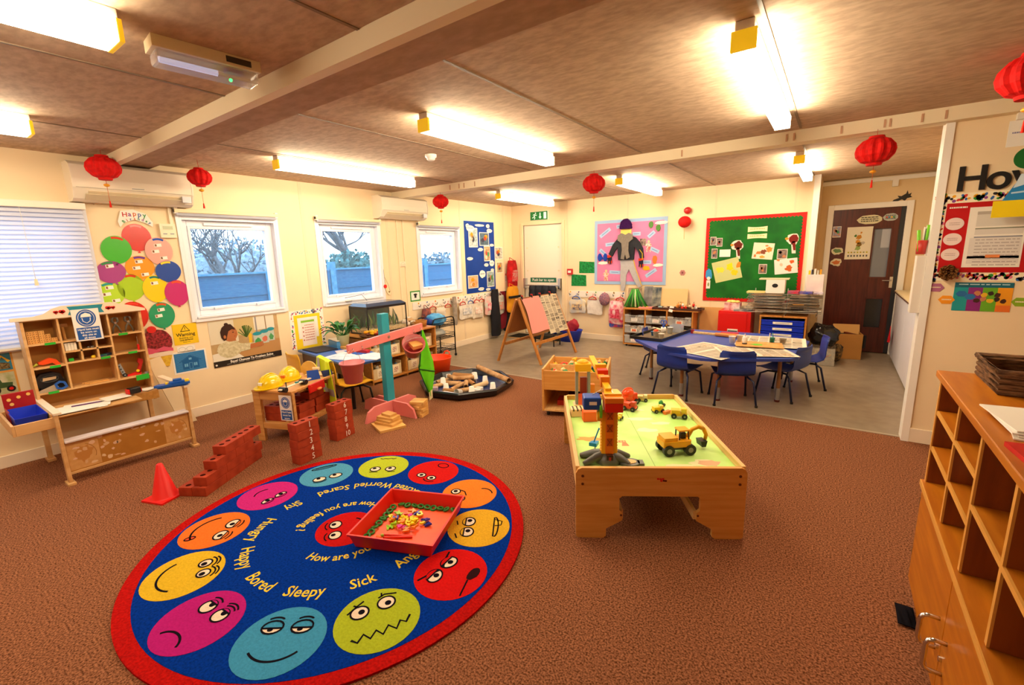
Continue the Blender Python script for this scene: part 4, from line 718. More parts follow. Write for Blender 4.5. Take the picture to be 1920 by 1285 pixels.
def face(cx, cy, r, phi, hx, kind, name):
    T = Matrix.Translation((cx, cy, 0)) @ Matrix.Rotation(phi, 4, 'Z'); mb = MB(T); z0, z1, z2 = .0125, .0137, .0147
    mb.ell(0, 0, r, r*.98, .010, z0, pile(hx), n=36); lw = .0065*r/.178*1.15; u = r/.178
    def eye(x, y, rx, ry, px, py, lid=0, rot=0.0):
        mb.ell(x*u, y*u, rx*u, ry*u, z0, z1, RW, rot, 20); mb.arc(x*u, y*u, rx*u, ry*u, 0, 360, lw, z1, z2, RK, rot, 22); mb.ell((x+px)*u, (y+py)*u, .014*u, .014*u, z1, z2, RK, n=12)
        if lid: mb.prism([(x*u+rx*u*math.cos(R(a))*.98, y*u+ry*u*math.sin(R(a))*.98) for a in range(int(lid), 181-int(lid), 12)], z1+.0004, z2+.0006, pile(hx)); mb.line([(x*u+rx*u*math.cos(R(lid)), y*u+ry*u*math.sin(R(lid))), (x*u-rx*u*math.cos(R(lid)), y*u+ry*u*math.sin(R(lid)))], lw, z2, z2+.0009, RK)
    def ln(pts, w=1.0): mb.line([(x*u, y*u) for x, y in pts], lw*w, z0, z1, RK)
    def ar(x, y, rx, ry, a0, a1, w=1.0): mb.arc(x*u, y*u, rx*u, ry*u, a0, a1, lw*w, z0, z1, RK)
    if kind == 'sick':
        eye(-.06, .07, .038, .036, .008, .0); eye(.055, .07, .038, .036, .006, -.006); ln([(-.11, .085), (-.06, .115), (-.03, .13)]); ln([(.03, .115), (.06, .125), (.11, .105)]); ln([(-.075, .125), (-.055, .10)]); ln([(.05, .14), (.045, .115)])
        ln([(-.12, -.06), (-.10, -.085), (-.07, -.055), (-.05, -.09), (-.02, -.06), (.0, -.095), (.03, -.06), (.055, -.095), (.08, -.06), (.10, -.08), (.125, -.05)], 1.3)
    elif kind == 'sleepy':
        for sx in (-1, 1):
            x, y, rx, ry = sx*.062*u, .065*u, .044*u, .034*u
            mb.prism([(x+rx*math.cos(R(q)), y+ry*math.sin(R(q))) for q in range(190, 351, 10)], z0, z1, RW); mb.arc(x, y, rx, ry, 0, 360, lw, z1, z2, RK); mb.line([(x-rx*.95, y-.006*u), (x+rx*.95, y-.006*u)], lw*1.2, z1, z2, RK); mb.ell(x-.004*u, y-.014*u, .012*u, .009*u, z1, z2, RK, n=10); mb.arc(x, y+.018*u, rx, ry, 45, 135, lw, z1, z2, RK)
        ar(.0, .03, .13, .13, 222, 318, 1.2)
    elif kind == 'bored':
        eye(-.05, .06, .036, .036, .004, .016, 40); eye(.05, .06, .036, .036, .004, .016, 40); ar(-.05, .085, .04, .03, 40, 140); ar(.05, .085, .04, .03, 40, 140); ar(.05, .09, .048, .04, 40, 140); ar(-.0, -.13, .07, .05, 15, 165, 1.3)
    elif kind == 'happy':
        eye(-.042, .085, .03, .030, .004, -.006); eye(.042, .085, .03, .030, .004, -.006); ar(-.042, .095, .045, .04, 30, 150); ar(.042, .095, .045, .04, 30, 150); ar(-.042, .11, .045, .04, 40, 140); ar(.042, .11, .045, .04, 40, 140); ar(0, -.0, .12, .11, 205, 335, 1.3)
    elif kind == 'hungry':
        eye(-.055, .07, .042, .035, .004, -.002, 35); eye(.055, .07, .042, .035, .004, -.002, 35); ar(-.055, .095, .045, .03, 40, 140); ar(.055, .095, .045, .03, 40, 140); ar(0, .0, .125, .115, 200, 320, 1.3); mb.ell(.085*u, -.085*u, .016*u, .026*u, z0, z1, pile('e8502a'), .6); mb.arc(.085*u, -.085*u, .016*u, .026*u, 0, 360, lw, z1, z2, RK, .6)
    elif kind == 'shy':
        eye(-.045, .07, .036, .026, -.004, -.008, 25); eye(.045, .07, .036, .026, -.004, -.008, 25); ln([(-.02, .072), (.02, .072)]); ar(0, -.02, .07, .07, 230, 325, 1.1)
    elif kind == 'scared':
        eye(-.052, .055, .042, .032, .006, -.012); eye(.055, .055, .042, .032, .004, -.014); ar(.055, .05, .055, .05, 40, 140); ar(0, -.12, .085, .018, 0, 360, 1.2); ln([(-.06, -.122), (.06, -.122)], .8)
    elif kind == 'worried':
        eye(-.06, .04, .036, .034, .006, -.010); eye(.05, .04, .036, .034, .008, -.010); ln([(-.10, .08), (-.05, .085)]); ln([(.02, .085), (.08, .085)]); ln([(-.06, -.13), (-.04, -.123), (-.02, -.13), (0, -.123), (.02, -.13), (.04, -.123), (.06, -.13)])
    elif kind == 'excited':
        eye(-.045, .075, .032, .028, .0, -.0); eye(.045, .075, .032, .028, .0, -.0); ar(-.045, .085, .05, .04, 30, 150); ar(.0, -.11, .042, .030, 0, 360)
    elif kind == 'cheeky':
        eye(-.03, .075, .034, .028, -.008, .004); eye(.06, .07, .030, .030, .004, .0, 70); ln([(-.02, .03), (.03, .02), (.06, .035)]); ar(-.05, -.08, .06, .05, 240, 350); ar(-.05, .09, .045, .035, 30, 150)
    elif kind == 'silly':
        eye(-.048, .06, .04, .036, .010, -.004, 30); eye(.05, .06, .04, .036, .010, -.004, 30); ln([(-.10, .11), (-.06, .125)]); ln([(.02, .12), (.06, .13)]); ar(0, -.09, .09, .02, 180, 360); ln([(-.09, -.085), (.09, -.085)]); mb.prism([(.01*u, -.09*u), (.07*u, -.085*u), (.05*u, -.13*u), (.015*u, -.125*u)], z0, z1, pile('e8b83a')); ln([(.01, -.09), (.015, -.125), (.05, -.13), (.07, -.085)])
    elif kind == 'angry':
        eye(-.055, .055, .044, .036, .006, -.006, 20, .3); eye(.055, .055, .044, .036, .004, -.006, 20, -.3); ln([(-.12, .105), (-.06, .085), (-.01, .055)], 1.3); ln([(.12, .105), (.06, .085), (.01, .055)], 1.3); mb.prism(blob(.05*u, -.10*u, .045*u, .026*u, 4, 14, .1), z0, z1, M('2a1014', .9)); ln([(-.10, -.13), (-.05, -.115), (.0, -.10)]); 
    elif kind == 'centre':
        eye(-.055, .06, .04, .036, .006, .010); eye(.06, .06, .04, .036, .006, .010); ar(-.055, .08, .05, .04, 40, 140); ar(.06, .08, .05, .04, 40, 140); ar(0, -.0, .11, .11, 215, 325, 1.3)
    o = mb.build(name, rug); return o
FC = (('a9b92a', 'sick'), ('3f93c0', 'sleepy'), ('b41e78', 'bored'), ('dcb42a', 'happy'), ('e8742a', 'hungry'), ('c4287f', 'shy'), ('4f9cc4', 'scared'), ('b4c430', 'worried'), ('c81a18', 'excited'), ('e8802c', 'cheeky'), ('dcaa2c', 'silly'), ('cc1616', 'angry'))
for k, (c, kd) in enumerate(FC):
    th = R((-25, -54, -86, -117, -146, -175.5, 155, 125, 94.6, 63, 33.8, 4.4)[k]); o = face(.758*math.cos(th), .758*math.sin(th), .178, th+R(90), c, kd, 'rug_face'); o['label'] = {'sick': 'olive green sick face', 'sleepy': 'blue sleepy face', 'bored': 'magenta bored face', 'happy': 'yellow smiling face', 'hungry': 'orange hungry face', 'shy': 'pink shy face', 'scared': 'light blue scared face', 'worried': 'lime worried face', 'excited': 'red face at the far edge', 'cheeky': 'orange face partly under the tray', 'silly': 'yellow face with tongue out', 'angry': 'red angry face'}[kd]
face(0, 0, .165, R(145), 'c01616', 'centre', 'rug_face')['label'] = 'red face in the middle of the rug'
# ---------------------------------------------------------------- train table
tt = thing('play_table', 'low wooden play table with a green printed top', 'play table', (4.096, 1.963, 0), R(31.8)); w, L, h = .875, 1.25, .405
PL = wood('e4ab5c', 'd89a48', grain=(1, 10, 14), scale=3); PL2 = wood('efc888', 'e2b26e', grain=(14, 1, 14), scale=3)
def endp(y0, y1):
    mb = MB(Matrix(((1, 0, 0, 0), (0, 0, 1, 0), (0, 1, 0, 0), (0, 0, 0, 1))))
    half = [(0, 0.012), (.012, 0), (.145, 0), (.16, .012), (.16, .055), (.245, .105), (.245, .15), (.228, .165), (.228, .232), (.243, .245)]
    top = [(w-.243, .245), (w-.228, .232), (w-.228, .165), (w-.245, .15), (w-.245, .105), (w-.16, .055), (w-.16, .012), (w-.145, 0), (w-.012, 0), (w, .012), (w, h-.03), (w-.012, h-.008), (w-.03, h), (.03, h), (.012, h-.008), (0, h-.03)]
    mb.prism(half+top, y0, y1, PL); mb.f = [tuple(reversed(f)) for f in mb.f]
    return mb
for y0, y1 in ((0, .022), (L-.022, L)):
    mb = endp(y0, y1); mb.T = Matrix()
    if y0 == 0:
        for x in (.035, w-.035):
            for z in (.36, .315): mb.cyl((x, .001, z), (x, -.002, z), .0075, M('6a3a20', .5), n=10)
        for x in (.238, w-.238): mb.cyl((x, .001, .135), (x, -.002, .135), .006, M('6a3a20', .5), n=10)
        mb.T = Matrix.Rotation(R(90), 4, 'X'); [mb.ell(x_, y_, .007, .005, 0, .0015, c_, n=10) for x_, y_, c_ in ((.425, .345, RED), (.438, .344, RED), (.450, .345, RED), (.442, .334, RED), (.455, .335, M('5a1a10', .5)), (.464, .334, M('5a1a10', .5)))]; mb.T = Matrix()
    mb.build('end_panel', tt, .002)
for x in (.022, w-.044): mb = MB(); mb.box(x-.022 if x < .1 else x+.022, x if x < .1 else x+.044, .022, L-.022, .29, h, PL2); mb.build('side_rail', tt, .002)
for x in (.235, w-.255): mb = MB(); mb.box(x, x+.018, .022, L-.022, .10, .15, PL2); mb.build('lower_rail', tt, .002)
GT = M('b4e878', .45, h2='c8f090', scale=5); mb = MB(); mb.box(.022, w-.022, .022, L-.022, .355, .370, GT); z = .370
mb.rect(.43, .433, .03, L-.03, z, z+.0004, M('8aba58', .5))
CL = M('e6e8b8', .4)
for x, y, a, b, s in ((.50, .80, .09, .03, 1), (.50, .60, .06, .035, 2), (.62, .72, .07, .025, 3), (.52, .98, .05, .02, 4), (.70, .13, .07, .04, 5), (.56, .10, .07, .02, 6)): mb.prism(blob(x, y, a, b, s, 16, .25), z, z+.0005, CL)
mb.prism(blob(.73, .13, .06, .035, 8, 16, .2), z+.0005, z+.001, M('e0b088', .4)); mb.prism(blob(.12, .46, .08, .035, 9, 16, .3), z, z+.0006, M('cfa048', .4)); mb.prism(blob(.14, .14, .03, .02, 10, 12, .3), z, z+.0006, M('9ac058', .4))
OB = M('c8702c', .4); mb.rect(.24, .335, .405, .435, z, z+.0006, OB); mb.prism([(.31, .405), (.335, .405), (.345, .355), (.30, .355)], z, z+.0006, OB)
for k in range(5): mb.rect(.248+k*.018, .256+k*.018, .41, .43, z+.0006, z+.001, M('e8c080', .4))
mb.build('table_top', tt)
TTZ = .3715; _c, _s = math.cos(R(31.8)), math.sin(R(31.8))
def ontab(u, v): return (4.096+u*_c-v*_s, 1.963+u*_s+v*_c, TTZ)
# ---------------------------------------------------------------- wheeled toy bin
bn = thing('toy_bin', 'wheeled wooden toy bin behind the play table', 'storage bin', (2.965, 3.455, 0), R(20)); w = .60; d = .60
for x0, x1 in ((0, .02), (w-.02, w)): mb = MB(); mb.box(x0, x1, 0, d, .05, .46, PL); mb.build('side_panel', bn, .004)
for y0, y1, z0, nm in ((.004, .02, .26, 'front_panel'), (d-.02, d-.004, .05, 'back_panel')): mb = MB(); mb.box(.02, w-.02, y0, y1, z0, .445, PL); mb.build(nm, bn, .002)
for z, nm in ((.255, 'bin_floor'), (.05, 'shelf')): mb = MB(); mb.box(.02, w-.02, .02 if z > .1 else .005, d-.02, z, z+.018, PL2); mb.build(nm, bn, .001)
mb = MB(); mb.box(.295, .31, .02, d-.02, .27, .435, PL2); mb.build('divider', bn, .001); mb = MB(); mb.box(.02, .295, .30, .312, .27, .435, PL2); mb.build('divider', bn, .001)
for x in (.05, w-.05):
    for y in (.05, d-.05): mb = MB(); mb.cyl((x-.012, y, .022), (x+.012, y, .022), .022, BLACK); mb.box(x-.015, x+.015, y-.015, y+.015, .035, .05, BLACK); mb.build('castor', bn)
BINC = (2.965, 3.455, R(20))
# ---------------------------------------------------------------- big pigeonhole cabinet on the right
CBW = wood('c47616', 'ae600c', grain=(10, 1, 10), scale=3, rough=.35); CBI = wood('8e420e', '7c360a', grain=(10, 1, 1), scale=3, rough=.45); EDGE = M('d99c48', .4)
cb = thing('cupboard_unit', 'large wooden cupboard with open pigeonholes at the right edge', 'cabinet', (5.51, 0, 0)); Yf, Yn, D = 2.47, -.35, .56
mb = MB(); mb.box(-.02, D, Yn, Yf, .972, .998, CBW); mb.build('top_board', cb, .003)
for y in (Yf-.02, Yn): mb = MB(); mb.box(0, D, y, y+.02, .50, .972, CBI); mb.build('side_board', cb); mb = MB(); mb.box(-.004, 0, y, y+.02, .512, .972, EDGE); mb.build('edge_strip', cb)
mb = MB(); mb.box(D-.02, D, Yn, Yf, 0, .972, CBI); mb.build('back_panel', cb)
ys = [2.45, 2.10, 1.79, 1.465, 1.14, .815, .49, .165, -.16, -.33]
mb = MB()
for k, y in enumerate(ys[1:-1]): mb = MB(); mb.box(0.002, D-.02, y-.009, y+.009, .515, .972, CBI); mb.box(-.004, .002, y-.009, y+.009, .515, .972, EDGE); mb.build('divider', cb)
for k in range(len(ys)-1):
    for z in ((.825, .67) if k < 2 else (.735,)): mb = MB(); mb.box(.002, D-.02, ys[k+1]+.009, ys[k]-.009, z-.008, z+.008, CBW); mb.box(-.004, .002, ys[k+1]+.009, ys[k]-.009, z-.008, z+.008, EDGE); mb.build('shelf', cb)
mb = MB(); mb.box(-.014, D, Yn, Yf, .49, .512, CBW); mb.box(-.018, -.014, Yn, Yf, .49, .512, EDGE); mb.build('middle_board', cb)
mb = MB(); mb.box(.004, D-.02, Yn, Yn+.02, 0, .49, CBW); mb.box(.004, D-.02, Yf-.04, Yf-.02, .0, .49, CBW); mb.box(.02, .04, Yn+.02, Yf-.04, 0, .06, CBI); mb.box(.004, D-.02, Yn+.02, Yf-.04, .06, .08, CBI); mb.build('lower_carcass', cb)
ds = [2.43, 1.775, 1.12, .465, -.19]
CH = M('d8d8dc', .15, 1.0)
for k in range(4):
    dd = MB(); dd.box(-.014, .003, ds[k+1]+.003, ds[k]-.003, .065, .488, CBW); do = dd.build('door', cb, .002)
    hy = ds[k+1]+.06 if k % 2 == 0 else ds[k]-.06
    hb = MB(); pts = [(-.014+a_, hy, z_) for a_, z_ in ((0, .30), (-.03, .30), (-.042, .295), (-.047, .28), (-.047, .21), (-.042, .195), (-.03, .19), (0, .19))]; hb.tube(pts, .007, CH, 10); ho = hb.build('handle', do)
    lb = MB(); lb.cyl((-.014, hy-.03 if k % 2 == 0 else hy+.03, .22), (-.022, hy-.03 if k % 2 == 0 else hy+.03, .22), .009, CH); lb.build('lock', do)
for z in (.40, .16): mb = MB(); mb.box(-.01, .01, Yf-.02, Yf-.005, z, z+.03, M('2a2018', .4)); mb.build('hinge', cb)
# on the cabinet
bk = thing('wicker_basket', 'brown wicker basket on top of the large cupboard, against the wall', 'basket', (5.93, 2.05, 1.0))
WK = M('7a5230', .8, h2='4a2e18', scale=30, stretch=(1, 1, 5), bump=.5); mb = MB()
for x0, x1, y0, y1 in ((-.22, .22, .30, .315), (-.22, .22, .015, .03), (-.22, -.205, .03, .30), (.205, .22, .03, .30)):
    mb.box(x0, x1, y0, y1, 0, .07, WK)
for k in range(4): mb.tube([(-.22, .015, .01+k*.019), (.22, .015, .01+k*.019), (.22, .315, .01+k*.019), (-.22, .315, .01+k*.019)], .008, WK, 6, True)
mb.tube([(-.225, .01, .078), (.225, .01, .078), (.225, .32, .078), (-.225, .32, .078)], .011, WK, 6, True); mb.build('woven_sides', bk); mb = MB(); mb.box(-.21, .21, .02, .31, 0, .008, WK); mb.build('woven_base', bk); bk.location = (5.82, 2.13, .999)
for k in range(4):
    mb = MB(); q = k*.004; mb.box(0, .30, 0, .24, q*1.2, q*1.2+.004, M(('efe9df', 'e6ddd0', 'f4f0ea', 'efe9df')[k], .7), rz=0)
    if k == 3:
        for j in range(4): mb.rect(.08+j*.03, .085+j*.03, .08, .18, .0192, .0196, M('b8b2ac', .6))
    o = mb.build('paper_sheet', loc=(5.535+.01*(k % 2), 1.66+.008*k, .999), rot=(0, 0, R(-8+5*k))); tag(o, 'white paper in the loose stack at the edge of the large cupboard top', 'paper', 'papers on the large cupboard')
mb = MB(); mb.box(0, .28, 0, .2, 0, .012, M('c41a14', .5)); o = mb.build('red_folder', loc=(5.525, 1.40, .999), rot=(0, 0, .1)); tag(o, 'red folder near the papers on the large cupboard', 'folder')
for (x, y, z, lab) in ((5.58, 2.25, .679, 'white paper scrap in a lower small pigeonhole, farther one'), (5.56, 1.93, .679, 'white paper scrap in a lower small pigeonhole, nearer one')):
    mb = MB(); mb.grid(lambda u, v: (u*.11, v*.14, .004+.02*math.sin(u*3)*v), 6, 6, PAPER, .003); o = mb.build('paper_scrap', loc=(x, y-.06, z)); tag(o, lab, 'paper')
fs = thing('toy_fish', 'red plastic toy fish in a lower pigeonhole of the large cupboard', 'toy', (5.60, 1.62, .512), R(120))
FR = M('d8281a', .35); mb = MB(); mb.sph((0, 0, .035), (.055, .022, .034), FR, 16, 10); mb.build('body', fs); mb = MB(); mb.prism([(-.045, 0), (-.10, .04), (-.085, 0), (-.10, -.03)], -.006, .006, FR); mb.v = [Vector((p.x, p.z, p.y+.04)) for p in mb.v]; mb.build('tail_fin', fs); mb = MB(); mb.prism([(-.02, .0), (.02, 0), (-.02, .04)], -.004, .004, FR); mb.v = [Vector((p.x, p.z, p.y+.06)) for p in mb.v]; mb.build('back_fin', fs)
mb = MB(); mb.sph((.035, .018, .045), .006, PAPER, 8, 6); mb.sph((.035, -.018, .045), .006, PAPER, 8, 6); mb.build('eye', fs)
for x, y, z, r, lab in ((5.60, 1.50, .745, .018, 'small white and black ball in an upper pigeonhole'), (5.56, 1.52, .513, .014, 'small white cap lying in front of the red toy fish pigeonhole')):
    mb = MB(); mb.lathe([(0, 0), (r, 0), (r*1.1, r), (r*.8, r*1.8), (0, r*2)], PAPER, 12); mb.lathe([(r*.82, r*1.8), (r*.5, r*2.2), (0, r*2.3)], BLACK, 12); o = mb.build('bottle_cap', loc=(x, y, z)); tag(o, lab, 'cap')
t = thing('crumpled_cloth', 'black cloth lying on the carpet at the far foot of the large cupboard', 'cloth', (5.475, 2.22, 0)); mb = MB(); mb.grid(lambda u, v: ((u-.5)*.06, (v-.5)*.13, .012+.03*math.sin(u*7+v*3)**2*math.sin(math.pi*u)*math.sin(math.pi*v)), 12, 12, M('15131a', .9), .004); mb.build('folds', t)
# ---------------------------------------------------------------- blue table group
BT = M('3a55b8', .35, h2='3450b0', scale=3); tb = thing('blue_table', 'large blue-topped craft table covered with newspaper', 'table', (0, 0, 0))
poly = [(3.26, 5.10), (3.66, 4.66), (3.78, 4.60), (4.12, 4.48), (4.22, 4.49), (4.84, 4.83), (4.90, 4.92), (4.95, 5.85), (4.88, 5.98), (4.40, 6.16), (3.45, 6.12), (3.20, 5.95), (3.18, 5.25)]
mb = MB(); mb.prism(poly, .455, .480, M('2a3f98', .4)); mb.prism([(4.06+(x-4.06)*.99, 5.3+(y-5.3)*.99) for x, y in poly], .480, .4815, BT); mb.build('table_top', tb, .003)
for x, y in ((3.42, 5.2), (3.9, 4.72), (4.25, 4.75), (4.75, 5.0), (4.8, 5.85), (3.5, 5.95), (4.1, 6.0), (4.15, 5.3)): mb = MB(); mb.cyl((x, y, 0), (x, y, .455), .018, M('8a5a30', .4), n=12); mb.cyl((x, y, .0), (x, y, .14), .021, M('a8a8ac', .3, .8), n=12); mb.cyl((x, y, 0), (x, y, .02), .024, M('5a2018', .5), n=12); mb.build('leg', tb)
def make_chair(shell_hex, label, cat='chair', h=.30, back=.55, wd=.34):
    t = thing('child_chair', label, cat); m = M(shell_hex, .38); fr = M('1a2246' if shell_hex[0] < '8' else '181818', .35, .3)
    mb = MB()
    prof = [(.20, -.012), (.195, .0), (.17, .004), (.10, -.004), (0, -.012), (-.09, -.008), (-.145, .02), (-.165, .07), (-.175, .14), (-.185, .20), (-.198, back-h-.02), (-.203, back-h)]
    def fn(u, v):
        f = u*(len(prof)-1); i = min(int(f), len(prof)-2); f -= i; y = prof[i][0]*(1-f)+prof[i+1][0]*f; z = prof[i][1]*(1-f)+prof[i+1][1]*f
        s = (v-.5)*2; bk = max(0, (u-.5)*2); ww = wd/2*(1-.10*bk)
        e = 1 if .04 < u < .93 else .93
        if u > .99: e = .86
        return (s*ww*e, y+(.035*s*s*bk), h+z+(.014*s*s*(1-bk) if u < .6 else 0))
    mb.grid(fn, 33, 12, m, .008); mb.build('seat_shell', t)
    for sx in (-1, 1):
        x = sx*wd*.36
        mb = MB(); mb.tube([(x, .03, h-.025), (x, .10, h-.03), (sx*wd*.47, .155, h-.06), (sx*wd*.52, .19, 0)], .010, fr, 8); mb.cyl((sx*wd*.52, .19, 0), (sx*wd*.52, .189, .02), .014, BLACK, n=10); mb.build('front_leg', t)
        mb = MB(); mb.tube([(x, .03, h-.025), (x, -.08, h-.03), (sx*wd*.48, -.13, h-.06), (sx*wd*.55, -.185, 0)], .010, fr, 8); mb.cyl((sx*wd*.55, -.185, 0), (sx*wd*.55, -.184, .02), .014, BLACK, n=10); mb.build('rear_leg', t)
    mb = MB(); mb.tube([(-wd*.36, .0, h-.03), (wd*.36, .0, h-.03)], .009, fr, 8); mb.build('cross_bar', t)
    return t
ch0 = make_chair('183690', 'blue plastic child chair nearest the toy bin, back to the camera'); ch0['group'] = 'blue chairs around the craft table'; ch0.location = (3.85, 4.775, 0); ch0.rotation_euler = (0, 0, R(-11.5))
again(ch0, (4.365, 4.80, 0), R(21.4), 'blue plastic child chair in the middle of the near side of the craft table'); again(ch0, (4.775, 5.23, 0), R(68), 'blue plastic child chair at the right corner of the craft table, turned sideways'); again(ch0, (3.40, 5.53, 0), R(-82), 'blue plastic child chair at the left end of the craft table under the black tray'); again(ch0, (4.92, 5.78, 0), R(100), 'blue plastic child chair on the far right of the craft table beside the black bag')
yc = make_chair('f0b428', 'yellow plastic child chair beside the wall at the low desk'); yc['group'] = 'yellow chairs at the low desk'; yc.location = (.52, 2.60, 0); yc.rotation_euler = (0, 0, R(-6))
yc2 = again(yc, (1.21, 2.60, 0), R(-16), 'yellow plastic child chair with a hi-vis vest over its back')
# hi-vis vest over the second chair back
v = thing('hi_vis_vest', 'yellow hi-vis vest with silver stripes hanging on a yellow chair', 'vest', (1.21, 2.60, 0), R(-16)); HV = M('d8e81c', .6, emit=.05); SV = M('b8b8b8', .4)
def vest(side):
    mb = MB(); z0, z1 = .57, .13
    def fn(u, w_): 
        z = z0+(z1-z0)*u; yy = (-.215-.012*side*1-.03*u*side-.012*math.sin(w_*9+u*2)) if side > 0 else (-.185+.01*u+.012*math.sin(w_*8)); return ((w_-.5)*(.40+.22*u)+.07*u, yy, z)
    mb.grid(fn, 14, 14, HV, .004)
    mb.grid(lambda u, w_: tuple(Vector(fn(.55+.14*u, w_))+Vector((0, -.004*side, 0))), 2, 14, SV, .001); mb.grid(lambda u, w_: tuple(Vector(fn(.98*u, .18+.12*w_))+Vector((0, -.004*side, 0))), 10, 2, SV, .001)
    return mb
vest(1).build('back_panel', v); mb = MB(); mb.grid(lambda u, w_: ((w_-.5)*.36, -.225+.045*u, .565+.012*math.sin(math.pi*u)), 4, 10, HV, .004); mb.build('shoulder_fold', v)
mb = MB(); mb.line([(0, 0), (.0, -.3)], .008, 0, .003, BLACK); mb.v = [Vector((p.x+.19, -.23-p.z, p.y+.56)) for p in mb.v]; mb.build('black_edging', v)
# ---------------------------------------------------------------- low desk by the wall
dk = thing('low_desk', 'low dark-edged desk covered with papers against the window wall', 'desk', (.03, 2.755, 0), R(-8))
mb = MB(); mb.box(0, 1.24, 0, .50, .455, .475, M('2c5a9a', .4)); mb.box(.0, 1.24, .0, .50, .475, .478, M('2c62b8', .4)); mb.build('desk_top', dk, .003)
mb = MB(); mb.box(.05, 1.19, .03, .05, .34, .455, M('3a1c14', .4)); mb.build('front_apron', dk)
for x in (.04, 1.18):
    for y in (.05, .45): mb = MB(); mb.cyl((x, y, 0), (x, y, .455), .018, M('1c1416', .4), n=12); mb.build('leg', dk)
def ondesk(u, v, z=.478): a = R(-8); return (.03+u*math.cos(a)-v*math.sin(a), 2.755+u*math.sin(a)+v*math.cos(a), z)
def paper(u, v, a, w, d, hx, label, z=.478, t=.004, group='papers and folders on the low desk', h2=None):
    mb = MB(); mb.box(-w/2, w/2, -d/2, d/2, 0, t, M(hx, .6, h2=h2, scale=12) if h2 else M(hx, .6)); o = mb.build('paper_folder', loc=ondesk(u, v, z), rot=(0, 0, R(a))); tag(o, label, 'paper', group)
paper(.22, .17, -4, .34, .26, '2a2c3c', 'dark slatted folder at the wall end of the low desk', t=.012); paper(.62, .30, -25, .30, .22, 'e9e2e6', 'white sheet in the middle of the low desk', h2='d0b8c8'); paper(.85, .16, 12, .42, .26, 'dbe6f2', 'pale blue printed folder at the front of the low desk', h2='b0c4dc', t=.006); paper(1.08, .32, 20, .30, .22, 'eceaf2', 'white booklet at the right end of the low desk', h2='c8d0e8', t=.008)
paper(.72, .39, -10, .34, .2, '2a62c0', 'bright blue folder at the back of the low desk', t=.006); paper(1.0, .42, 5, .22, .16, 'f2f0f0', 'white leaflet behind the booklet on the low desk'); paper(.80, .40, 8, .16, .05, 'b82a34', 'small red box on the low desk', z=.484, t=.03)
t = thing('storage_box', 'blue box of cards at the back of the low desk', 'box', ondesk(.10, .33), R(-12)); mb = MB()
for x0, x1, y0, y1 in ((0, .26, 0, .006), (0, .26, .134, .14), (0, .006, .006, .134), (.254, .26, .006, .134)): mb.box(x0, x1, y0, y1, 0, .085, M('4a90c8', .3))
mb.box(0, .26, 0, .14, 0, .005, M('4a90c8', .3)); mb.build('box_walls', t); mb = MB(); [mb.box(.10+.012*k, .108+.012*k, .01, .13, .006, .095, M(('f0e8d8', 'e8c8a0', 'd8e0e8')[k % 3], .6)) for k in range(12)]; mb.build('card_stack', t); mb = MB(); mb.box(-.005, .265, -.005, .145, .092, .098, M('f0ead8', .4)); mb.build('lid', t, .002)
# ---------------------------------------------------------------- shelf unit, tank, plant
SU = wood('c98a40', 'b87830', grain=(10, 1, 10), scale=3); su = thing('shelf_unit', 'low wooden shelf unit with storage bins under the fish tank', 'shelf unit', (.08, 3.28, 0))
Ls, Ds = 1.10, .60
for y in (0, Ls/2-.01, Ls-.02): mb = MB(); mb.box(0, Ds, y, y+.02, 0, .57, SU); mb.build('upright', su, .002)
for z, nm in ((.03, 'shelf'), (.29, 'shelf'), (.555, 'top_board')): mb = MB(); mb.box(0, Ds+.005, 0, Ls, z, z+.02, SU); mb.build(nm, su, .001)
mb = MB(); mb.box(0, .01, 0.02, Ls-.02, .05, .555, M('7a5228', .6)); mb.build('back_panel', su)
BI = M('d8c49a', .6)
def bin_(y, z, lab, w=.20, h=.17, hx='d8c49a'):
    t = thing('storage_bin', lab, 'storage bin', (.08+.22, 3.28+y, z), group='storage bins in the low shelf unit'); m = M(hx, .6); mb = MB()
    mb.box(0, .36, 0, w, 0, .006, m); mb.box(0, .36, 0, .006, 0, h, m); mb.box(0, .36, w-.006, w, 0, h, m); mb.box(0, .006, 0, w, 0, h, m); mb.prism([(0, 0), (h, 0), (h, w), (0, w)], 0, .006, m) if False else mb.box(.354, .36, 0, w, 0, h*.8, m); mb.build('box_body', t, .002)
    mb = MB(); mb.box(.361, .363, w*.3, w*.8, h*.1, h*.75, M('efe2c4', .6)); rr = random.Random(int(y*100)); mb.box(.3632, .3636, w*.38, w*.72, h*.2, h*.6, M(rr.choice(('b09070', '8a7a6a', 'a86a4a')), .6, h2='e8dcc8', scale=60)); mb.build('picture_label', t)
    mb = MB(); [mb.sph((rr.uniform(.06, .32), rr.uniform(.04, w-.04), h*.62+rr.uniform(0, .04)), rr.uniform(.02, .035), M(rr.choice(('b04a3a', '4a6a8a', 'd8b070', '7a5a3a', 'e0d8d0')), .7), 8, 6) for _ in range(12)]; mb.build('contents', t)['kind'] = 'stuff'
for y, z, lab in ((.03, .052, 'bottom row, bin nearest the window wall desk'), (.27, .052, 'bottom row, second bin from the desk'), (.58, .052, 'bottom row, third bin from the desk'), (.83, .052, 'bottom row, bin farthest from the desk'), (.03, .312, 'upper row, bin nearest the desk'), (.27, .312, 'upper row, second bin from the desk'), (.58, .312, 'upper row, third bin from the desk'), (.83, .312, 'upper row, bin farthest from the desk')): bin_(y, z, 'cream storage bin with picture label, '+lab)
ft = thing('fish_tank', 'fish tank with a black hood on the low shelf unit', 'fish tank', (.12, 3.43, .576)); w, d, h = .36, .63, .35; BK = M('17151c', .3)
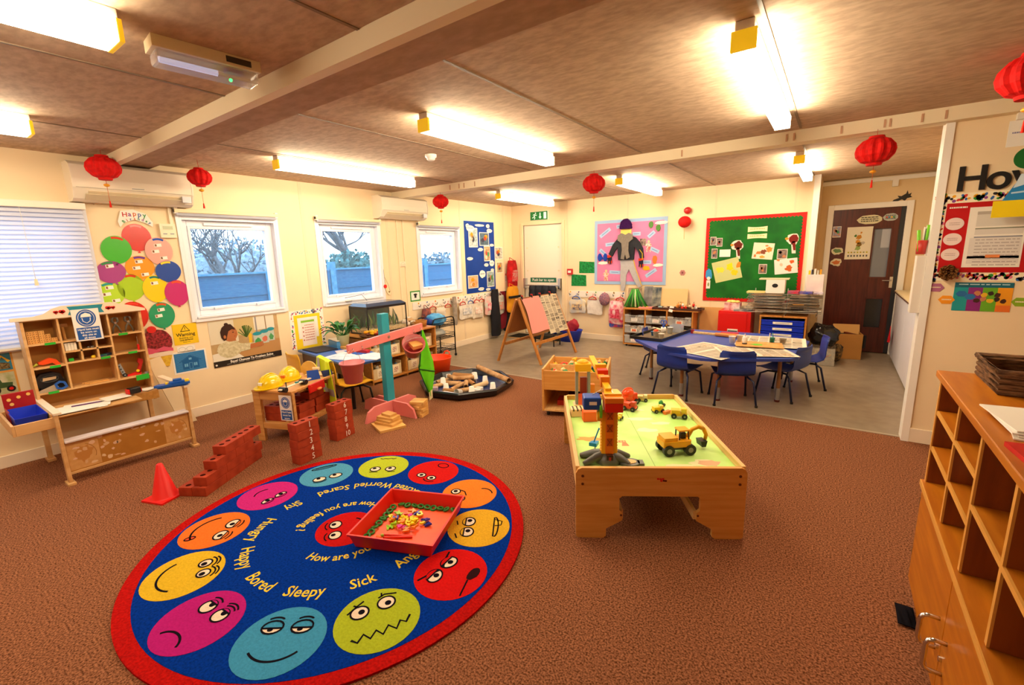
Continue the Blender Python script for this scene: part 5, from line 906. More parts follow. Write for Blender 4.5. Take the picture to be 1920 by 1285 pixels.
mb = MB(); mb.box(0, w, 0, d, 0, .02, BK); mb.build('base_frame', ft, .002); mb = MB(); mb.box(0, w, 0, d, h-.03, h, BK); mb.add([(0, 0, h), (w, 0, h), (w, d, h), (0, d, h), (.04, .04, h+.035), (w-.06, .04, h+.035), (w-.06, d-.04, h+.035), (.04, d-.04, h+.035)], [(4, 5, 6, 7), (0, 1, 5, 4), (1, 2, 6, 5), (2, 3, 7, 6), (3, 0, 4, 7)], M('2a3c5c', .15)); mb.build('hood', ft, .003)
for x in (0, w-.012):
    for y in (0, d-.012): mb = MB(); mb.box(x, x+.012, y, y+.012, .02, h-.03, BK); mb.build('corner_post', ft)
GT2 = glass('c8d8c8', .06); mb = MB(); mb.box(w-.006, w-.002, .012, d-.012, .02, h-.03, GT2); mb.box(.012, w-.012, .002, .006, .02, h-.03, GT2); mb.box(.012, w-.012, d-.006, d-.002, .02, h-.03, GT2); mb.build('glass_walls', ft)
mb = MB(); mb.box(.002, .006, .012, d-.012, .02, h-.03, M('2a3420', .6, h2='4a3a20', scale=9)); mb.build('back_picture', ft); mb = MB(); mb.box(.01, w-.012, .012, d-.012, .02, .06, M('cfb890', .9, h2='a08458', scale=60, bump=.4)); mb.build('gravel', ft)
mb = MB(); rr = random.Random(5)
for k in range(34):
    x, y = rr.uniform(.04, w-.08), rr.uniform(.05, d-.05); hh = rr.uniform(.08, .22); c = rr.choice(('3a6a2a', '2a4a24', '6a7a30'))
    mb.tube([(x, y, .055), (x+rr.uniform(-.03, .03), y+rr.uniform(-.03, .03), .055+hh*.5), (x+rr.uniform(-.04, .04), y+rr.uniform(-.04, .04), .055+hh)], [.006, .012, .002], M(c, .6), 5)
mb.build('water_plants', ft)['kind'] = 'stuff'
mb = MB(); [mb.sph((rr.uniform(.08, w-.1), rr.uniform(.1, d-.1), .075), (rr.uniform(.03, .05), rr.uniform(.03, .06), rr.uniform(.03, .05)), M('6a5a48', .8, var=.4, scale=20), 10, 7) for _ in range(4)]; mb.build('rocks', ft)
mb = MB(); mb.tube([(.05, .25, .40), (0.02, .20, .48), (-.06, .1, .46), (-.085, .02, .45)], .003, BLACK); mb.build('cable', ft)
mb = MB(); mb.lathe([(0, 0), (.035, 0), (.04, .012), (.03, .03), (0, .035)], WHITE, 14, sx=.6, sy=1.4); o = mb.build('plug_adapter', loc=(.025, 3.50, .978)); tag(o, 'small white adapter on the sill of the middle window', 'adapter')
pp = thing('potted_plant', 'leafy green plant in a pale pot beside the fish tank', 'potted plant', (.42, 3.16, .52)); mb = MB(); mb.lathe([(0, 0), (.055, 0), (.075, .12), (.08, .125), (.072, .125), (.06, .1), (0, .1)], M('c9cf9a', .5), 22); mb.build('pot', pp)
mb = MB(); mb.box(-.13, .13, -.05, .06, 0, .03, PL); o = mb.build('wooden_riser', loc=(.42, 3.10, .479)); tag(o, 'small wooden riser under the potted plant', 'riser'); pp.location = (.42, 3.11, .51)
LF = M('2f7a2c', .4, h2='1f5a20', scale=8); rr = random.Random(9)
def leaf(mb, base, dirv, L, wd, m):
    up = Vector((0, 0, 1)); side = dirv.cross(up).normalized(); 
    def fn(u, v): 
        p = base+dirv*(L*u)+up*(L*(.75*u-.95*u*u)); return tuple(p+side*((v-.5)*2*wd*math.sin(math.pi*min(1, u*1.02)**.8))+up*(abs(v-.5)*.02))
    mb.grid(fn, 8, 4, m)
for k in range(30):
    mb = MB(); a = rr.uniform(0, 6.28); dv = Vector((math.cos(a), math.sin(a), rr.uniform(.2, 1.3))).normalized(); s0 = Vector((0, 0, .11)); s1 = s0+dv*rr.uniform(.06, .14); mb.tube([tuple(s0), tuple(s1)], .0035, LF, 5); leaf(mb, s1, dv, rr.uniform(.12, .20), rr.uniform(.022, .036), LF); mb.build('leaf', pp)
t = thing('fruit_tray', 'round wicker tray of play food on the low shelf unit', 'tray', (.56, 3.42, .576)); mb = MB(); mb.lathe([(0, 0), (.13, 0), (.155, .025), (.145, .028), (.125, .01), (0, .01)], WK, 24); mb.build('wicker_tray', t)
rr = random.Random(6)
for k in range(12):
    a = rr.uniform(0, 6.28); r = rr.uniform(0, .09); c, nm = rr.choice((('e8981c', 'orange'), ('e0b020', 'yellow'), ('8a2a1c', 'dark red'), ('5a2a18', 'brown'), ('d8641c', 'deep orange'))); mb = MB(); mb.sph((0, 0, 0), (rr.uniform(.02, .04), rr.uniform(.018, .03), .02), M(c, .5), 12, 8); mb.cyl((0, 0, .018), (0.003, 0, .026), .003, M('4a3a1a', .6), n=6); o = mb.build('play_fruit', loc=(.56+r*math.cos(a), 3.42+r*math.sin(a), .61+.012*(k % 3)), rot=(0, 0, a)); tag(o, '%s play fruit in the wicker tray by the fish tank' % nm, 'play food', 'play fruit in the wicker tray')
for k, (y, s, hx, nm) in enumerate(((4.09, .05, 'c8905a', 'tan'), (4.13, .055, 'f0e4d4', 'white'), (4.18, .05, '8a6a48', 'brown'), (4.24, .06, 'd8b080', 'beige'), (4.10, .045, 'e8d0c0', 'pale pink'))):
    mb = MB(); mb.sph((0, 0, 0), (s*1.3, s, s*.7), M(hx, .8, var=.3, scale=25), 14, 8, fn=lambda u: 1+.12*math.sin(5*u.x+3*u.y+k)); mb.box(-.02, .03, -.03, .02, -.01, s*.8, M('f2ece0', .6), rz=k); o = mb.build('soft_bundle', loc=(.30+.08*(k % 3), y, .62+.03*(k > 2))); tag(o, '%s bundled cloth item on the right end of the low shelf unit' % nm, 'cloth', 'cloth bundles on the low shelf unit')
t = thing('bread_basket', 'round straw basket on the right end of the low shelf unit', 'basket', (.50, 4.26, .576)); mb = MB(); STR = M('b87a38', .8, h2='8a5420', scale=30, stretch=(1, 1, 5), bump=.4); mb.lathe([(0, 0), (.09, 0), (.105, .08), (.098, .08), (.085, .01), (0, .01)], STR, 22); mb.build('straw_wall', t)
# ---------------------------------------------------------------- wire cart
wc = thing('wire_cart', 'black wire basket trolley against the window wall', 'trolley', (.10, 4.58, 0)); BW = M('101114', .4, .4); w, d = .32, .46
for x in (0, w): 
    mb = MB(); mb.tube([(x, 0, .03), (x, 0, .55), (x, .02, .60), (x, .05, .615), (x, d-.05, .615), (x, d-.02, .60), (x, d, .55), (x, d, .03)], .009, BW, 8); mb.build('side_frame', wc)
for k, z in enumerate((.10, .30, .48)):
    mb = MB(); 
    for zz in (z, z+.035, z+.07): mb.tube([(0, 0, zz), (w, 0, zz), (w, d, zz), (0, d, zz)], .004, BW, 5, True)
    for j in range(15): y = d*(j+.5)/15; mb.tube([(w, y, z+.07), (w, y, z), (0, y, z), (0, y, z+.07)], .002, BW, 4)
    for j in range(9): x = w*(j+.5)/9; mb.tube([(x, 0, z+.07), (x, 0, z), (x, d, z), (x, d, z+.07)], .002, BW, 4)
    mb.build('wire_basket', wc)
for x in (0, w):
    for y in (0, d): mb = MB(); mb.cyl((x-.01, y, .018), (x+.01, y, .018), .018, BLACK, n=12); mb.build('castor', wc)
def sack(name, label, loc, r, hx, h2=None, cat='bag', seed=1, flat_=0.0, parent=None, squash=.55, extra=None, group=None, rough=.5):
    mb = MB(); rr = random.Random(seed); ph = [rr.uniform(0, 6) for _ in range(6)]
    mb.sph((0, 0, r[2]), r, M(hx, rough, h2=h2, scale=10) if h2 else M(hx, rough, var=.2, scale=10), 28, 16, fn=lambda u: 1+.10*math.sin(4*u.x+ph[0]+3*u.z)+.07*math.sin(7*u.y+ph[1])+.05*math.sin(11*u.z+5*u.x+ph[2])+.04*math.sin(13*u.x-9*u.y+ph[3]))
    for q in mb.v:
        if q.z < 0: q.z = 0
    if extra: extra(mb)
    o = mb.build(name, loc=loc); return tag(o, label, cat, group)
sack('carrier_bag', 'bright blue checked carrier bag in the wire trolley', (.26, 4.82, .492), (.13, .16, .09), '2a86d0', '6ab8ec', seed=4); sack('carrier_bag', 'dark blue carrier bag in the wire trolley beside the checked bag', (.24, 4.66, .492), (.10, .08, .065), '1c3a90', seed=5); sack('clear_bag', 'clear plastic bag hanging inside the trolley, middle level', (.26, 4.80, .312), (.11, .16, .06), 'c9c2b0', 'a8b0b4', seed=6)
ot = thing('flexible_tub', 'orange flexible tub on the carpet beside the black tray', 'tub', (.98, 4.07, 0)); OT = M('f0480c', .4); mb = MB(); mb.lathe([(0, .004), (.135, .004), (.15, 0), (.19, .22), (.196, .232), (.188, .232), (.183, .22), (.145, .012), (0, .01)], OT, 36); mb.build('tub_wall', ot)
for s in (-1, 1): mb = MB(); mb.tube([(-.05, s*.188, .225), (-.045, s*.20, .26), (0, s*.205, .275), (.045, s*.20, .26), (.05, s*.188, .225)], .010, OT, 8); mb.build('handle', ot)
# ---------------------------------------------------------------- black builder's tray with tubes
tr = thing('builders_tray', 'large black octagonal tray of cardboard tubes and cups on the carpet', 'tray', (1.70, 3.82, 0), R(10))
def octa(r, z): return [(r*math.cos(R(22.5+45*k))*1.0, r*math.sin(R(22.5+45*k))*1.0, z) for k in range(8)]
mb = MB(); TRM = M('15171f', .25); rings = [octa(.50, 0), octa(.545, .02), octa(.56, .075), octa(.545, .09), octa(.515, .085), octa(.49, .03), octa(.47, .018)]
vs = [p for r_ in rings for p in r_]; fs = [(i*8+j, i*8+(j+1) % 8, (i+1)*8+(j+1) % 8, (i+1)*8+j) for i in range(6) for j in range(8)]+[tuple(range(48, 56)), tuple(reversed(range(8)))]
mb.add(vs, fs, TRM); mb.build('tray_shell', tr, .006); mb = MB(); mb.prism([(x, y) for x, y, z in octa(.465, 0)], .0185, .0195, M('1a2f66', .2)); mb.build('tray_floor', tr)
CARD = M('cfa678', .8, h2='a87c50', scale=20); CARD2 = M('a87848', .8); WT = M('e4e0da', .6); rr = random.Random(12)
def tube_(x, y, z, a, L, r, m, label, tilt=0.0, name='cardboard_tube', group='cardboard tubes in the black tray'):
    mb = MB(); mb.cyl((-L/2, 0, 0), (L/2, 0, 0), r, m, n=18, hollow=True); o = mb.build(name, loc=(x, y, z), rot=(0, R(tilt), R(a))); tag(o, label, 'tube', group)
tube_(1.86, 4.12, .115, -24, .78, .032, CARD, 'longest pale cardboard tube lying across the far rim of the black tray', 0)
TB = [(1.52, 3.98, .06, 15, .28, .045, CARD2, 'wide brown'), (1.45, 3.55, .045, 70, .20, .022, CARD, 'short tan'), (1.56, 3.72, .05, 20, .24, .028, CARD, 'tan'), (1.70, 3.66, .045, 100, .26, .024, CARD, 'tan'), (1.74, 3.86, .05, -30, .22, .026, CARD2, 'brown'), (1.62, 3.86, .09, 45, .25, .024, CARD, 'tan'), (1.86, 3.60, .045, 60, .18, .026, CARD, 'tan'), (1.38, 3.78, .045, 80, .22, .022, CARD, 'tan'), (1.74, 3.50, .045, 20, .16, .026, CARD2, 'brown'), (1.80, 3.70, .08, 130, .20, .025, CARD, 'tan'), (1.48, 3.84, .08, -10, .20, .024, CARD, 'tan'), (1.90, 3.82, .05, 85, .24, .028, M('d8b890', .8), 'pale')]
for k, q in enumerate(TB): tube_(*q[:7], '%s cardboard tube in the heap in the black tray' % q[7])
def cup(x, y, z, label, m, r=.035, h=.075, up=True, tilt=0, group='white cups in the black tray', name='paper_cup', a=0):
    mb = MB(); mb.lathe([(0, .002), (r*.75, 0), (r, h), (r*1.06, h), (r*.95, h-.004), (r*.7, .006), (0, .006)], m, 18)
    o = mb.build(name, loc=(x, y, z), rot=(R(180 if not up else tilt), 0, a)); tag(o, label, 'cup', group)
for k, (x, y, z, u) in enumerate(((1.58, 4.10, .095, False), (1.82, 4.02, .10, False), (1.95, 3.62, .095, False), (1.36, 3.88, .095, False), (1.62, 3.56, .095, False), (2.06, 3.86, .095, False), (1.48, 3.66, .12, False), (1.90, 3.50, .06, True), (1.68, 4.00, .13, False))): cup(x, y, z, 'white cup among the tubes in the black tray', WT, up=u, tilt=0 if not u else 80)
for k, (x, y, w, d, a, hx, nm) in enumerate(((1.93, 3.70, .16, .11, 20, 'e8e6e6', 'white'), (1.78, 3.42, .14, .05, 5, 'e8e6ea', 'white'), (1.66, 3.78, .12, .07, 60, 'c98a4a', 'brown'), (1.44, 3.96, .1, .08, 10, 'd8d0c8', 'grey'), (1.50, 3.48, .10, .05, 40, 'c0a0b0', 'patterned'))):
    mb = MB(); mb.box(-w/2, w/2, -d/2, d/2, 0, .035, M(hx, .7)); mb.box(-w/2-.002, w/2+.002, -d/6, d/6, .0352, .0358, M('b9a890', .7)); o = mb.build('small_carton', loc=(x, y, .021), rot=(0, 0, R(a))); tag(o, '%s small carton in the black tray' % nm, 'carton', 'cartons in the black tray')
# ---------------------------------------------------------------- balance stand
PK = M('f08886', .4, var=.06, scale=8); TQ = M('2ba4b6', .4, h2='2598b4', scale=5); bs = thing('balance_stand', 'turquoise post with a pink cross arm and pink feet', 'balance', (1.62, 2.76, 0), R(2))
mb = MB(); mb.box(-.03, .034, -.045, .045, .0, .995, TQ); mb.build('post', bs, .004)
mb = MB(Matrix(((0, 0, 1, 0), (1, 0, 0, 0), (0, 1, 0, 0), (0, 0, 0, 1)))); mb.prism([(-.34, 0), (.34, 0), (.30, .10), (.22, .135), (-.22, .135), (-.30, .10)], .031, .055, PK); mb.build('foot_board', bs, .003)
mb = MB(Matrix(((1, 0, 0, 0), (0, 0, -1, -.036), (0, 1, 0, 0), (0, 0, 0, 1)))); mb.prism([(-.32, 0), (.02, 0), (.02, .135), (-.22, .135), (-.30, .10)], 0, .022, PK); mb.T = Matrix(((1, 0, 0, 0), (0, 0, -1, .058), (0, 1, 0, 0), (0, 0, 0, 1))); mb.prism([(-.32, 0), (.03, 0), (.03, .135), (-.22, .135), (-.30, .10)], 0, .022, PK); mb.T = Matrix(((1, 0, 0, 0), (0, 0, -1, .0), (0, 1, 0, 0), (0, 0, 0, 1))); mb.prism([(.056, 0), (.36, 0), (.33, .09), (.25, .135), (.056, .135)], -.011, .011, PK); mb.build('foot_board', bs, .003)
AZ0, AZ1 = .745, .808
mb = MB(); mb.bar((.05, -.46, .735), (.05, .46, .802), .03, .078, PK); mb.build('cross_arm', bs, .004)
mb = MB(); mb.cyl((.058, 0, .772), (.068, 0, .772), .014, METAL); mb.build('pivot_bolt', bs)
for y in (-.42, -.32, .32, .42): zz = .772+y*.073; mb = MB(); mb.tube([(.058, y, zz-.005), (.075, y, zz-.01), (.082, y, zz-.03), (.07, y, zz-.04), (.062, y, zz-.03)], .003, METAL, 6); mb.build('cup_hook', bs)
def bucket(loc, rot, hx, label, r=.105, h=.185):
    t = thing('small_bucket', label, 'bucket', loc, rot=rot); m = M(hx, .35); mb = MB(); mb.lathe([(0, 0), (r*.72, 0), (r*.98, h), (r*1.05, h), (r*1.05, h-.012), (r*1.0, h-.012), (r*.93, h-.004), (r*.68, .006), (0, .006)], m, 28); mb.build('bucket_body', t)
    mb = MB(); mb.tube([(0, r*math.cos(R(a)), h-.01+.11*math.sin(R(a))) for a in range(0, 181, 15)], .0018, METAL, 5); mb.build('wire_handle', t)
    return t
b1 = bucket((1.70, 2.325, .435), (0, 0, .2), 'e08088', 'pink bucket hanging from the left end of the balance arm'); mb = MB(Matrix.Rotation(R(35), 4, 'Z')); mb.box(.084, .088, -.018, .018, .05, .085, M('c9a060', .5)); mb.build('printed_label', b1)
bucket((1.70, 3.03, .575), (R(10), R(48), R(-20)), 'b85050', 'dark pink bucket tipped forward near the right end of the balance arm', r=.108, h=.165)
mb = MB(); mb.box(-.05, .05, -.055, .055, -.018, .018, M('d8a058', .6)); o = mb.build('wooden_block', loc=(1.77, 3.02, .655), rot=(R(5), R(20), R(-15))); tag(o, 'wooden block inside the tipped pink bucket', 'block')
ap = thing('green_apron', 'bright green apron with dark edging hanging from the balance arm', 'apron', (1.69, 3.18, 0)); AG = M('6ad81a', .7, var=.12, scale=9)
def apf(u, v):
    z = .775-.72*u; wd = .012+.11*min(1, u*1.9)-.11*max(0, (u-.62)/.38); s = (v-.5)*2; return (.012+.016*math.sin(v*9+u*4)*min(1, u*3), .05*u+s*wd, z+.04*s*min(1, u*2)*(-1 if u > .5 else .3))
mb = MB(); mb.grid(apf, 30, 16, AG, .004); mb.build('cloth', ap)
mb = MB(); mb.tube([Vector(apf(i/20, 0))+Vector((.004, 0, 0)) for i in range(21)], .006, M('1a4a2a', .7), 6); mb.tube([Vector(apf(.6, i/10))+Vector((.006, 0, 0)) for i in range(11)], .005, M('1a4a2a', .7), 6); mb.build('dark_edging', ap); mb = MB(); mb.grid(lambda u, v: (.02, .03+.05*v, .10-.09*u+.02*v), 4, 4, M('e8d8a8', .7), .003); mb.build('pale_patch', ap)
# plank stacks
WP = M('e6b870', .5, h2='d9a458', scale=6)
def planks(base, spec, lab):
    for k, (w, d, h, z, a, dx, dy) in enumerate(spec):
        mb = MB(); mb.box(-w/2, w/2, -d/2, d/2, 0, h, WP); mb.box(-w/2-.0004, w/2+.0004, -d/2-.0004, d/2+.0004, h*.45, h*.5, M('c98a40', .6)); o = mb.build('wooden_plank', loc=(base[0]+dx, base[1]+dy, z), rot=(0, 0, R(a)), bevel=.002); tag(o, '%s, %s' % (lab, ('bottom plank', 'second plank from the bottom', 'third plank from the bottom', 'fourth plank from the bottom', 'fifth plank from the bottom', 'sixth plank from the bottom', 'top plank')[k if k < len(spec)-1 else 6]), 'plank', 'wooden planks stacked at the foot of the balance')
planks((1.905, 2.50), [(.25, .24, .022, 0, -20, 0, 0), (.21, .14, .022, .0225, 10, -.02, .02), (.17, .14, .022, .045, 5, -.03, .03), (.18, .11, .022, .0675, 12, -.03, .03), (.12, .08, .022, .09, 0, -.03, .04)], 'pale wooden plank in the nearer stack beside the pink feet')
planks((1.93, 2.86), [(.13, .12, .026, 0, 15, 0, 0), (.13, .12, .026, .0265, 5, 0, .0), (.14, .11, .026, .053, 18, 0, 0), (.12, .13, .026, .0795, 0, -.0, 0), (.13, .12, .026, .106, 12, 0, 0), (.14, .13, .02, .1325, 25, -.0, 0)], 'pale wooden plank in the taller stack behind the pink feet')
# ---------------------------------------------------------------- easel
PN = wood('c9853c', 'b87430', grain=(8, 8, 1), scale=4); es = thing('double_easel', 'folding wooden easel with pink paper and newspaper clipped on', 'easel', (0, 0, 0))
A, B = Vector((1.57, 5.10, .90)), Vector((1.61, 6.02, .90))
for top, f1, f2 in ((A, Vector((1.225, 5.07, 0)), Vector((1.915, 5.14, 0))), (B, Vector((1.27, 6.13, 0)), Vector((1.96, 6.08, 0)))):
    for f, dx in ((f1, -.02), (f2, .02)): mb = MB(); mb.bar(f, top+Vector((dx, 0, 0)), .025, .045, PN, up=(0, 1, 0)); mb.build('leg', es, .003)
def panel(t0, t1, s):  # side board between the two legs of slope s, from fraction t0 to t1 down
    fa, fb = (Vector((1.225, 5.07, 0)), Vector((1.27, 6.13, 0))) if s < 0 else (Vector((1.915, 5.14, 0)), Vector((1.96, 6.08, 0)))
    a, b = A+Vector((.02*s, 0, 0)), B+Vector((.02*s, 0, 0))
    return lambda u, v, off=0.0: tuple((a.lerp(fa, t0+(t1-t0)*u)).lerp(b.lerp(fb, t0+(t1-t0)*u), v)+Vector((s*.93, 0, .36)).normalized()*off)
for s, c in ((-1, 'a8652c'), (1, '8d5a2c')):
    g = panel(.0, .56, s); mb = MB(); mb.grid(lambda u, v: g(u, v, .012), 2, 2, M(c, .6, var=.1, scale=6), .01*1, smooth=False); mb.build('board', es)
mb = MB(); mb.bar((1.34, 5.10, .26), (1.36, 6.08, .26), .02, .04, PN); mb.bar((1.80, 5.15, .28), (1.83, 6.05, .28), .02, .04, PN); mb.build('cross_rail', es)
gp = panel(.0, .60, 1)
pk = thing('pink_paper', 'pink sheet of paper clipped to the easel', 'paper', (0, 0, 0)); mb = MB(); mb.grid(lambda u, v: gp(u*.88+.01*math.sin(v*6), .03+.46*v+.02*math.sin(u*4), .025+.004*math.sin(u*5+v*3)), 10, 10, M('ef9a94', .7), .0015); mb.build('sheet', pk)
nw = thing('newspaper_sheet', 'newspaper sheet clipped to the easel behind the pink paper', 'newspaper', (0, 0, 0)); NP = M('d9cdb4', .8); NI = M('5a5048', .8)
mb = MB(); mb.grid(lambda u, v: gp(u*1.0, .47+.52*v, .018), 6, 6, NP, .001); rr = random.Random(8)
for col in range(4):
    u = .03
    while u < .92:
        hu = rr.uniform(.03, .14); v0 = .50+.125*col
        if rr.random() < .4: mb.grid(lambda a, b: gp(u+hu*a, v0+.105*b, .0195), 1, 1, M(rr.choice(('6a6058', '8a7a68', '4a4440')), .8, h2='b0a490', scale=40), .0)
        else:
            q = u
            while q < u+hu: mb.grid(lambda a, b, q=q: gp(q+.008*a, v0+.10*b, .0195), 1, 1, NI, 0.0); q += .022
        u += hu+.02
mb.build('printed_sheet', nw)
for k, v in enumerate((.05, .30, .52, .80)):
    t = thing('clip', 'dark clip holding paper to the top of the easel, number %s from the left' % ('one', 'two', 'three', 'four')[k], 'clip', gp(0, v, .02)); mb = MB(); mb.box(-.012, .012, -.012, .012, -.02, .035, BLACK); mb.build('jaw', t, .003); mb = MB(); mb.box(-.016, .016, -.005, .005, .02, .045, RED); mb.build('grip', t)
# ---------------------------------------------------------------- toy workshop stall against the window wall
ST = wood('deb27a', 'cf9c60', grain=(8, 1, 8), scale=3); STL = M('ecd9c0', .5); sh = thing('toy_workshop_stall', 'wooden toy workshop stall with pigeonholes and a front counter', 'play stall', (0, 0, 0))
X0, X1 = .10, .28; ya, yb = .565, 1.285
for y in (ya, yb-.018): mb = MB(); mb.box(X0, X1, y, y+.018, .0 if False else .34, 1.13, ST); mb.build('side_panel', sh, .002)
for y in (ya, yb-.03): mb = MB(); mb.box(X0, X0+.04, y, y+.03, 0.02, .34, ST); mb.box(X0-.03, X0+.07, y-.01, y+.04, 0, .02, ST); mb.build('back_leg', sh, .002)
mb = MB(); mb.box(X0, X0+.008, ya+.018, yb-.018, .36, 1.13, M('c8904a', .5, var=.1, scale=4)); mb.build('back_board', sh)
def hs(y0, y1, z, nm='shelf'): mb = MB(); mb.box(X0+.008, X1, y0, y1, z-.006, z+.006, ST); mb.build(nm, sh)
def vs_(z0, z1, y): mb = MB(); mb.box(X0+.008, X1, y-.006, y+.006, z0, z1, ST); mb.build('divider', sh)
vs_(.575, 1.125, .765); vs_(.575, 1.125, 1.060); hs(ya+.018, .759, .945); hs(ya+.018, .759, .765); hs(.771, 1.054, .945); hs(.771, 1.054, .775); vs_(.781, .939, .865); vs_(.781, .939, .963); hs(.771, 1.054, .862); hs(1.066, yb-.018, .950); hs(1.066, yb-.018, .785); hs(ya+.018, yb-.018, .569, 'bottom_shelf'); hs(ya, yb, 1.130, 'top_shelf')
mb = MB(Matrix(((0, 0, 1, 0), (1, 0, 0, 0), (0, 1, 0, 0), (0, 0, 0, 1)))); mb.prism([(ya-.045, 1.132), (yb+.03, 1.132), (yb+.03, 1.150), (yb-.07, 1.185), (1.10, 1.222), (.80, 1.222), (.745, 1.205), (.70, 1.172), (.64, 1.158), (ya-.045, 1.158)], X1-.004, X1+.014, STL)
T2 = M('2c8a9c', .5); mb.prism([(.83, 1.148), (1.045, 1.148), (1.03, 1.18), (1.045, 1.212), (.83, 1.212), (.845, 1.18)], X1+.014, X1+.016, T2)
for y, s in ((.765, .009), (.80, .012), (1.075, .012), (1.105, .009)): mb.ell(y-s*.6, 1.18, s, s, X1+.014, X1+.017, RED, n=12); mb.ell(y+s*.6, 1.18, s, s, X1+.014, X1+.017, RED, n=12); mb.prism([(y-s*1.5, 1.178), (y+s*1.5, 1.178), (y, 1.16)], X1+.014, X1+.017, RED)
mb.build('header_board', sh, .002)
# desk below the pigeonholes, side arms, front counter
mb = MB(); mb.box(X0+.01, .36, ya, yb+.01, .435, .45, ST); mb.build('desk_board', sh, .002); mb = MB(); mb.box(.345, .36, ya+.02, yb, .365, .435, wood('d39a50', 'c48a40')); mb.build('desk_apron', sh, .002)
mb = MB(); mb.box(.36, .60, ya+.02, yb-.18, .437, .447, ST); mb.build('desk_leaf', sh, .002)
for y in (.565, 1.335):
    mb = MB(); mb.box(.20 if y < 1 else .24, .85, y-.012, y+.035 if y > 1 else y+.03, .515, .533, STL); mb.build('side_arm', sh, .003)
    mb = MB(); mb.box(.795, .845, y-.01, y+.012, .02, .515, ST); mb.box(.77, .87, y-.022, y+.024, 0, .02, ST); mb.build('front_post', sh, .003)
mb = MB(); mb.box(.765, .858, .577, 1.325, .306, .320, M('d8cdd0', .35)); mb.build('counter_ledge', sh, .003)
mb = MB(); PB = M('c0843a', .5, h2='b07630', scale=6); mb.box(.815, .828, .577, 1.325, .085, .306, PB); zf = .8282
rr = random.Random(3)
mb.T = Matrix(((0, 0, 1, 0), (1, 0, 0, 0), (0, 1, 0, 0), (0, 0, 0, 1)))
SQ = M('dcaa6c', .5, h2='cf9a5c', scale=20)
for y0 in (.58, 1.15): mb.rect(y0, y0+.17, .095, .303, zf, zf+.0006, SQ); mb.prism(blob(y0+.085, .20, .05, .06, 8, 18, .25), zf+.0006, zf+.001, M('c88a48', .5)); mb.arc(y0+.05, .19, .10, .09, -20, 60, .004, zf+.001, zf+.0014, M('b0783c', .5)); 
for k in range(34): mb.prism(blob(rr.uniform(.60, 1.30), rr.uniform(.11, .29), rr.uniform(.006, .02), rr.uniform(.005, .014), k, 9, .3), zf+.0012, zf+.0015, M(rr.choice(('e8c9a0', 'dcb488', 'e6bfa0')), .5))
mb.T = Matrix(); mb.build('front_panel', sh); mb = MB(); mb.box(.81, .835, .577, 1.325, .070, .088, ST); mb.build('bottom_rail', sh, .002)
# side tray
mb = MB(); 
for x0, x1, y0, y1 in ((.805, .82, .37, .56), (.30, .82, .355, .37), (.30, .315, .37, .56)): mb.box(x0, x1, y0, y1, .425, .50, ST)
mb.box(.31, .81, .365, .56, .425, .435, ST); mb.build('side_tray', sh, .003)
mb = MB(); mb.box(.35, .80, .545, .56, .43, .52, ST); mb.build('side_tray_rail', sh, .002)
# green shelf labels
for y, z in ((.70, .945), (.70, .765), (.66, .569), (1.00, .775), (1.14, .950), (1.18, .785)): mb = MB(); mb.box(X1+.0005, X1+.003, y-.03, y+.03, z-.010, z+.008, GREEN); mb.build('green_label', sh)
mb = MB(); mb.box(X1+.0005, X1+.003, 1.17, 1.26, .535, .58, GREEN); mb.rect(0, 0, 0, 0, 0, 0, GREEN) if False else None; mb.build('green_label', sh)
HS = Matrix(((0, 0, 1, 0), (1, 0, 0, 0), (0, 1, 0, 0), (0, 0, 0, 1)))
def hatsign(name, label, loc, rot, w, h, lines):
    mb = MB(); mb.rect(0, w, 0, h, 0, .001, M('f4ece6', .4)); SB = M('1f58a8', .4); cx, cy, r = w/2, h*.71, w*.36
    mb.ell(cx, cy, r, r*1.15, .001, .0015, SB); mb.ell(cx, cy, r*.84, r*.98, .0015, .0019, M('f4ece6', .4)); mb.ell(cx, cy, r*.78, r*.92, .0019, .0022, SB)
    mb.prism([(cx-r*.55, cy+r*.15), (cx-r*.45, cy+r*.5), (cx, cy+r*.72), (cx+r*.45, cy+r*.5), (cx+r*.55, cy+r*.15)], .0022, .0025, PAPER); mb.line([(cx-r*.42, cy+r*.05), (cx-r*.36, cy-r*.4), (cx, cy-r*.66), (cx+r*.36, cy-r*.4), (cx+r*.42, cy+r*.05)], r*.08, .0022, .0025, PAPER)
    mb.rect(w*.08, w*.92, h*.04, h*.42, .001, .0016, SB)
    for k, s in enumerate(lines): mb.text(s, w/2, h*(.40-.36*(k+.5)/len(lines)), h*.36/len(lines)*.95, .0019, PAPER, bold=.0005, sx=.95)
    o = mb.build(name, loc=loc, rot=rot); tag(o, label, 'sign')
hatsign('hard_hat_sign', 'white and blue hard hats sign taped to the top of the toy workshop stall', (X1+.020, .845, .935), (R(90), 0, R(90)), .165, .25, ['Hard hats must', 'be worn on', 'this site at', 'all times'])
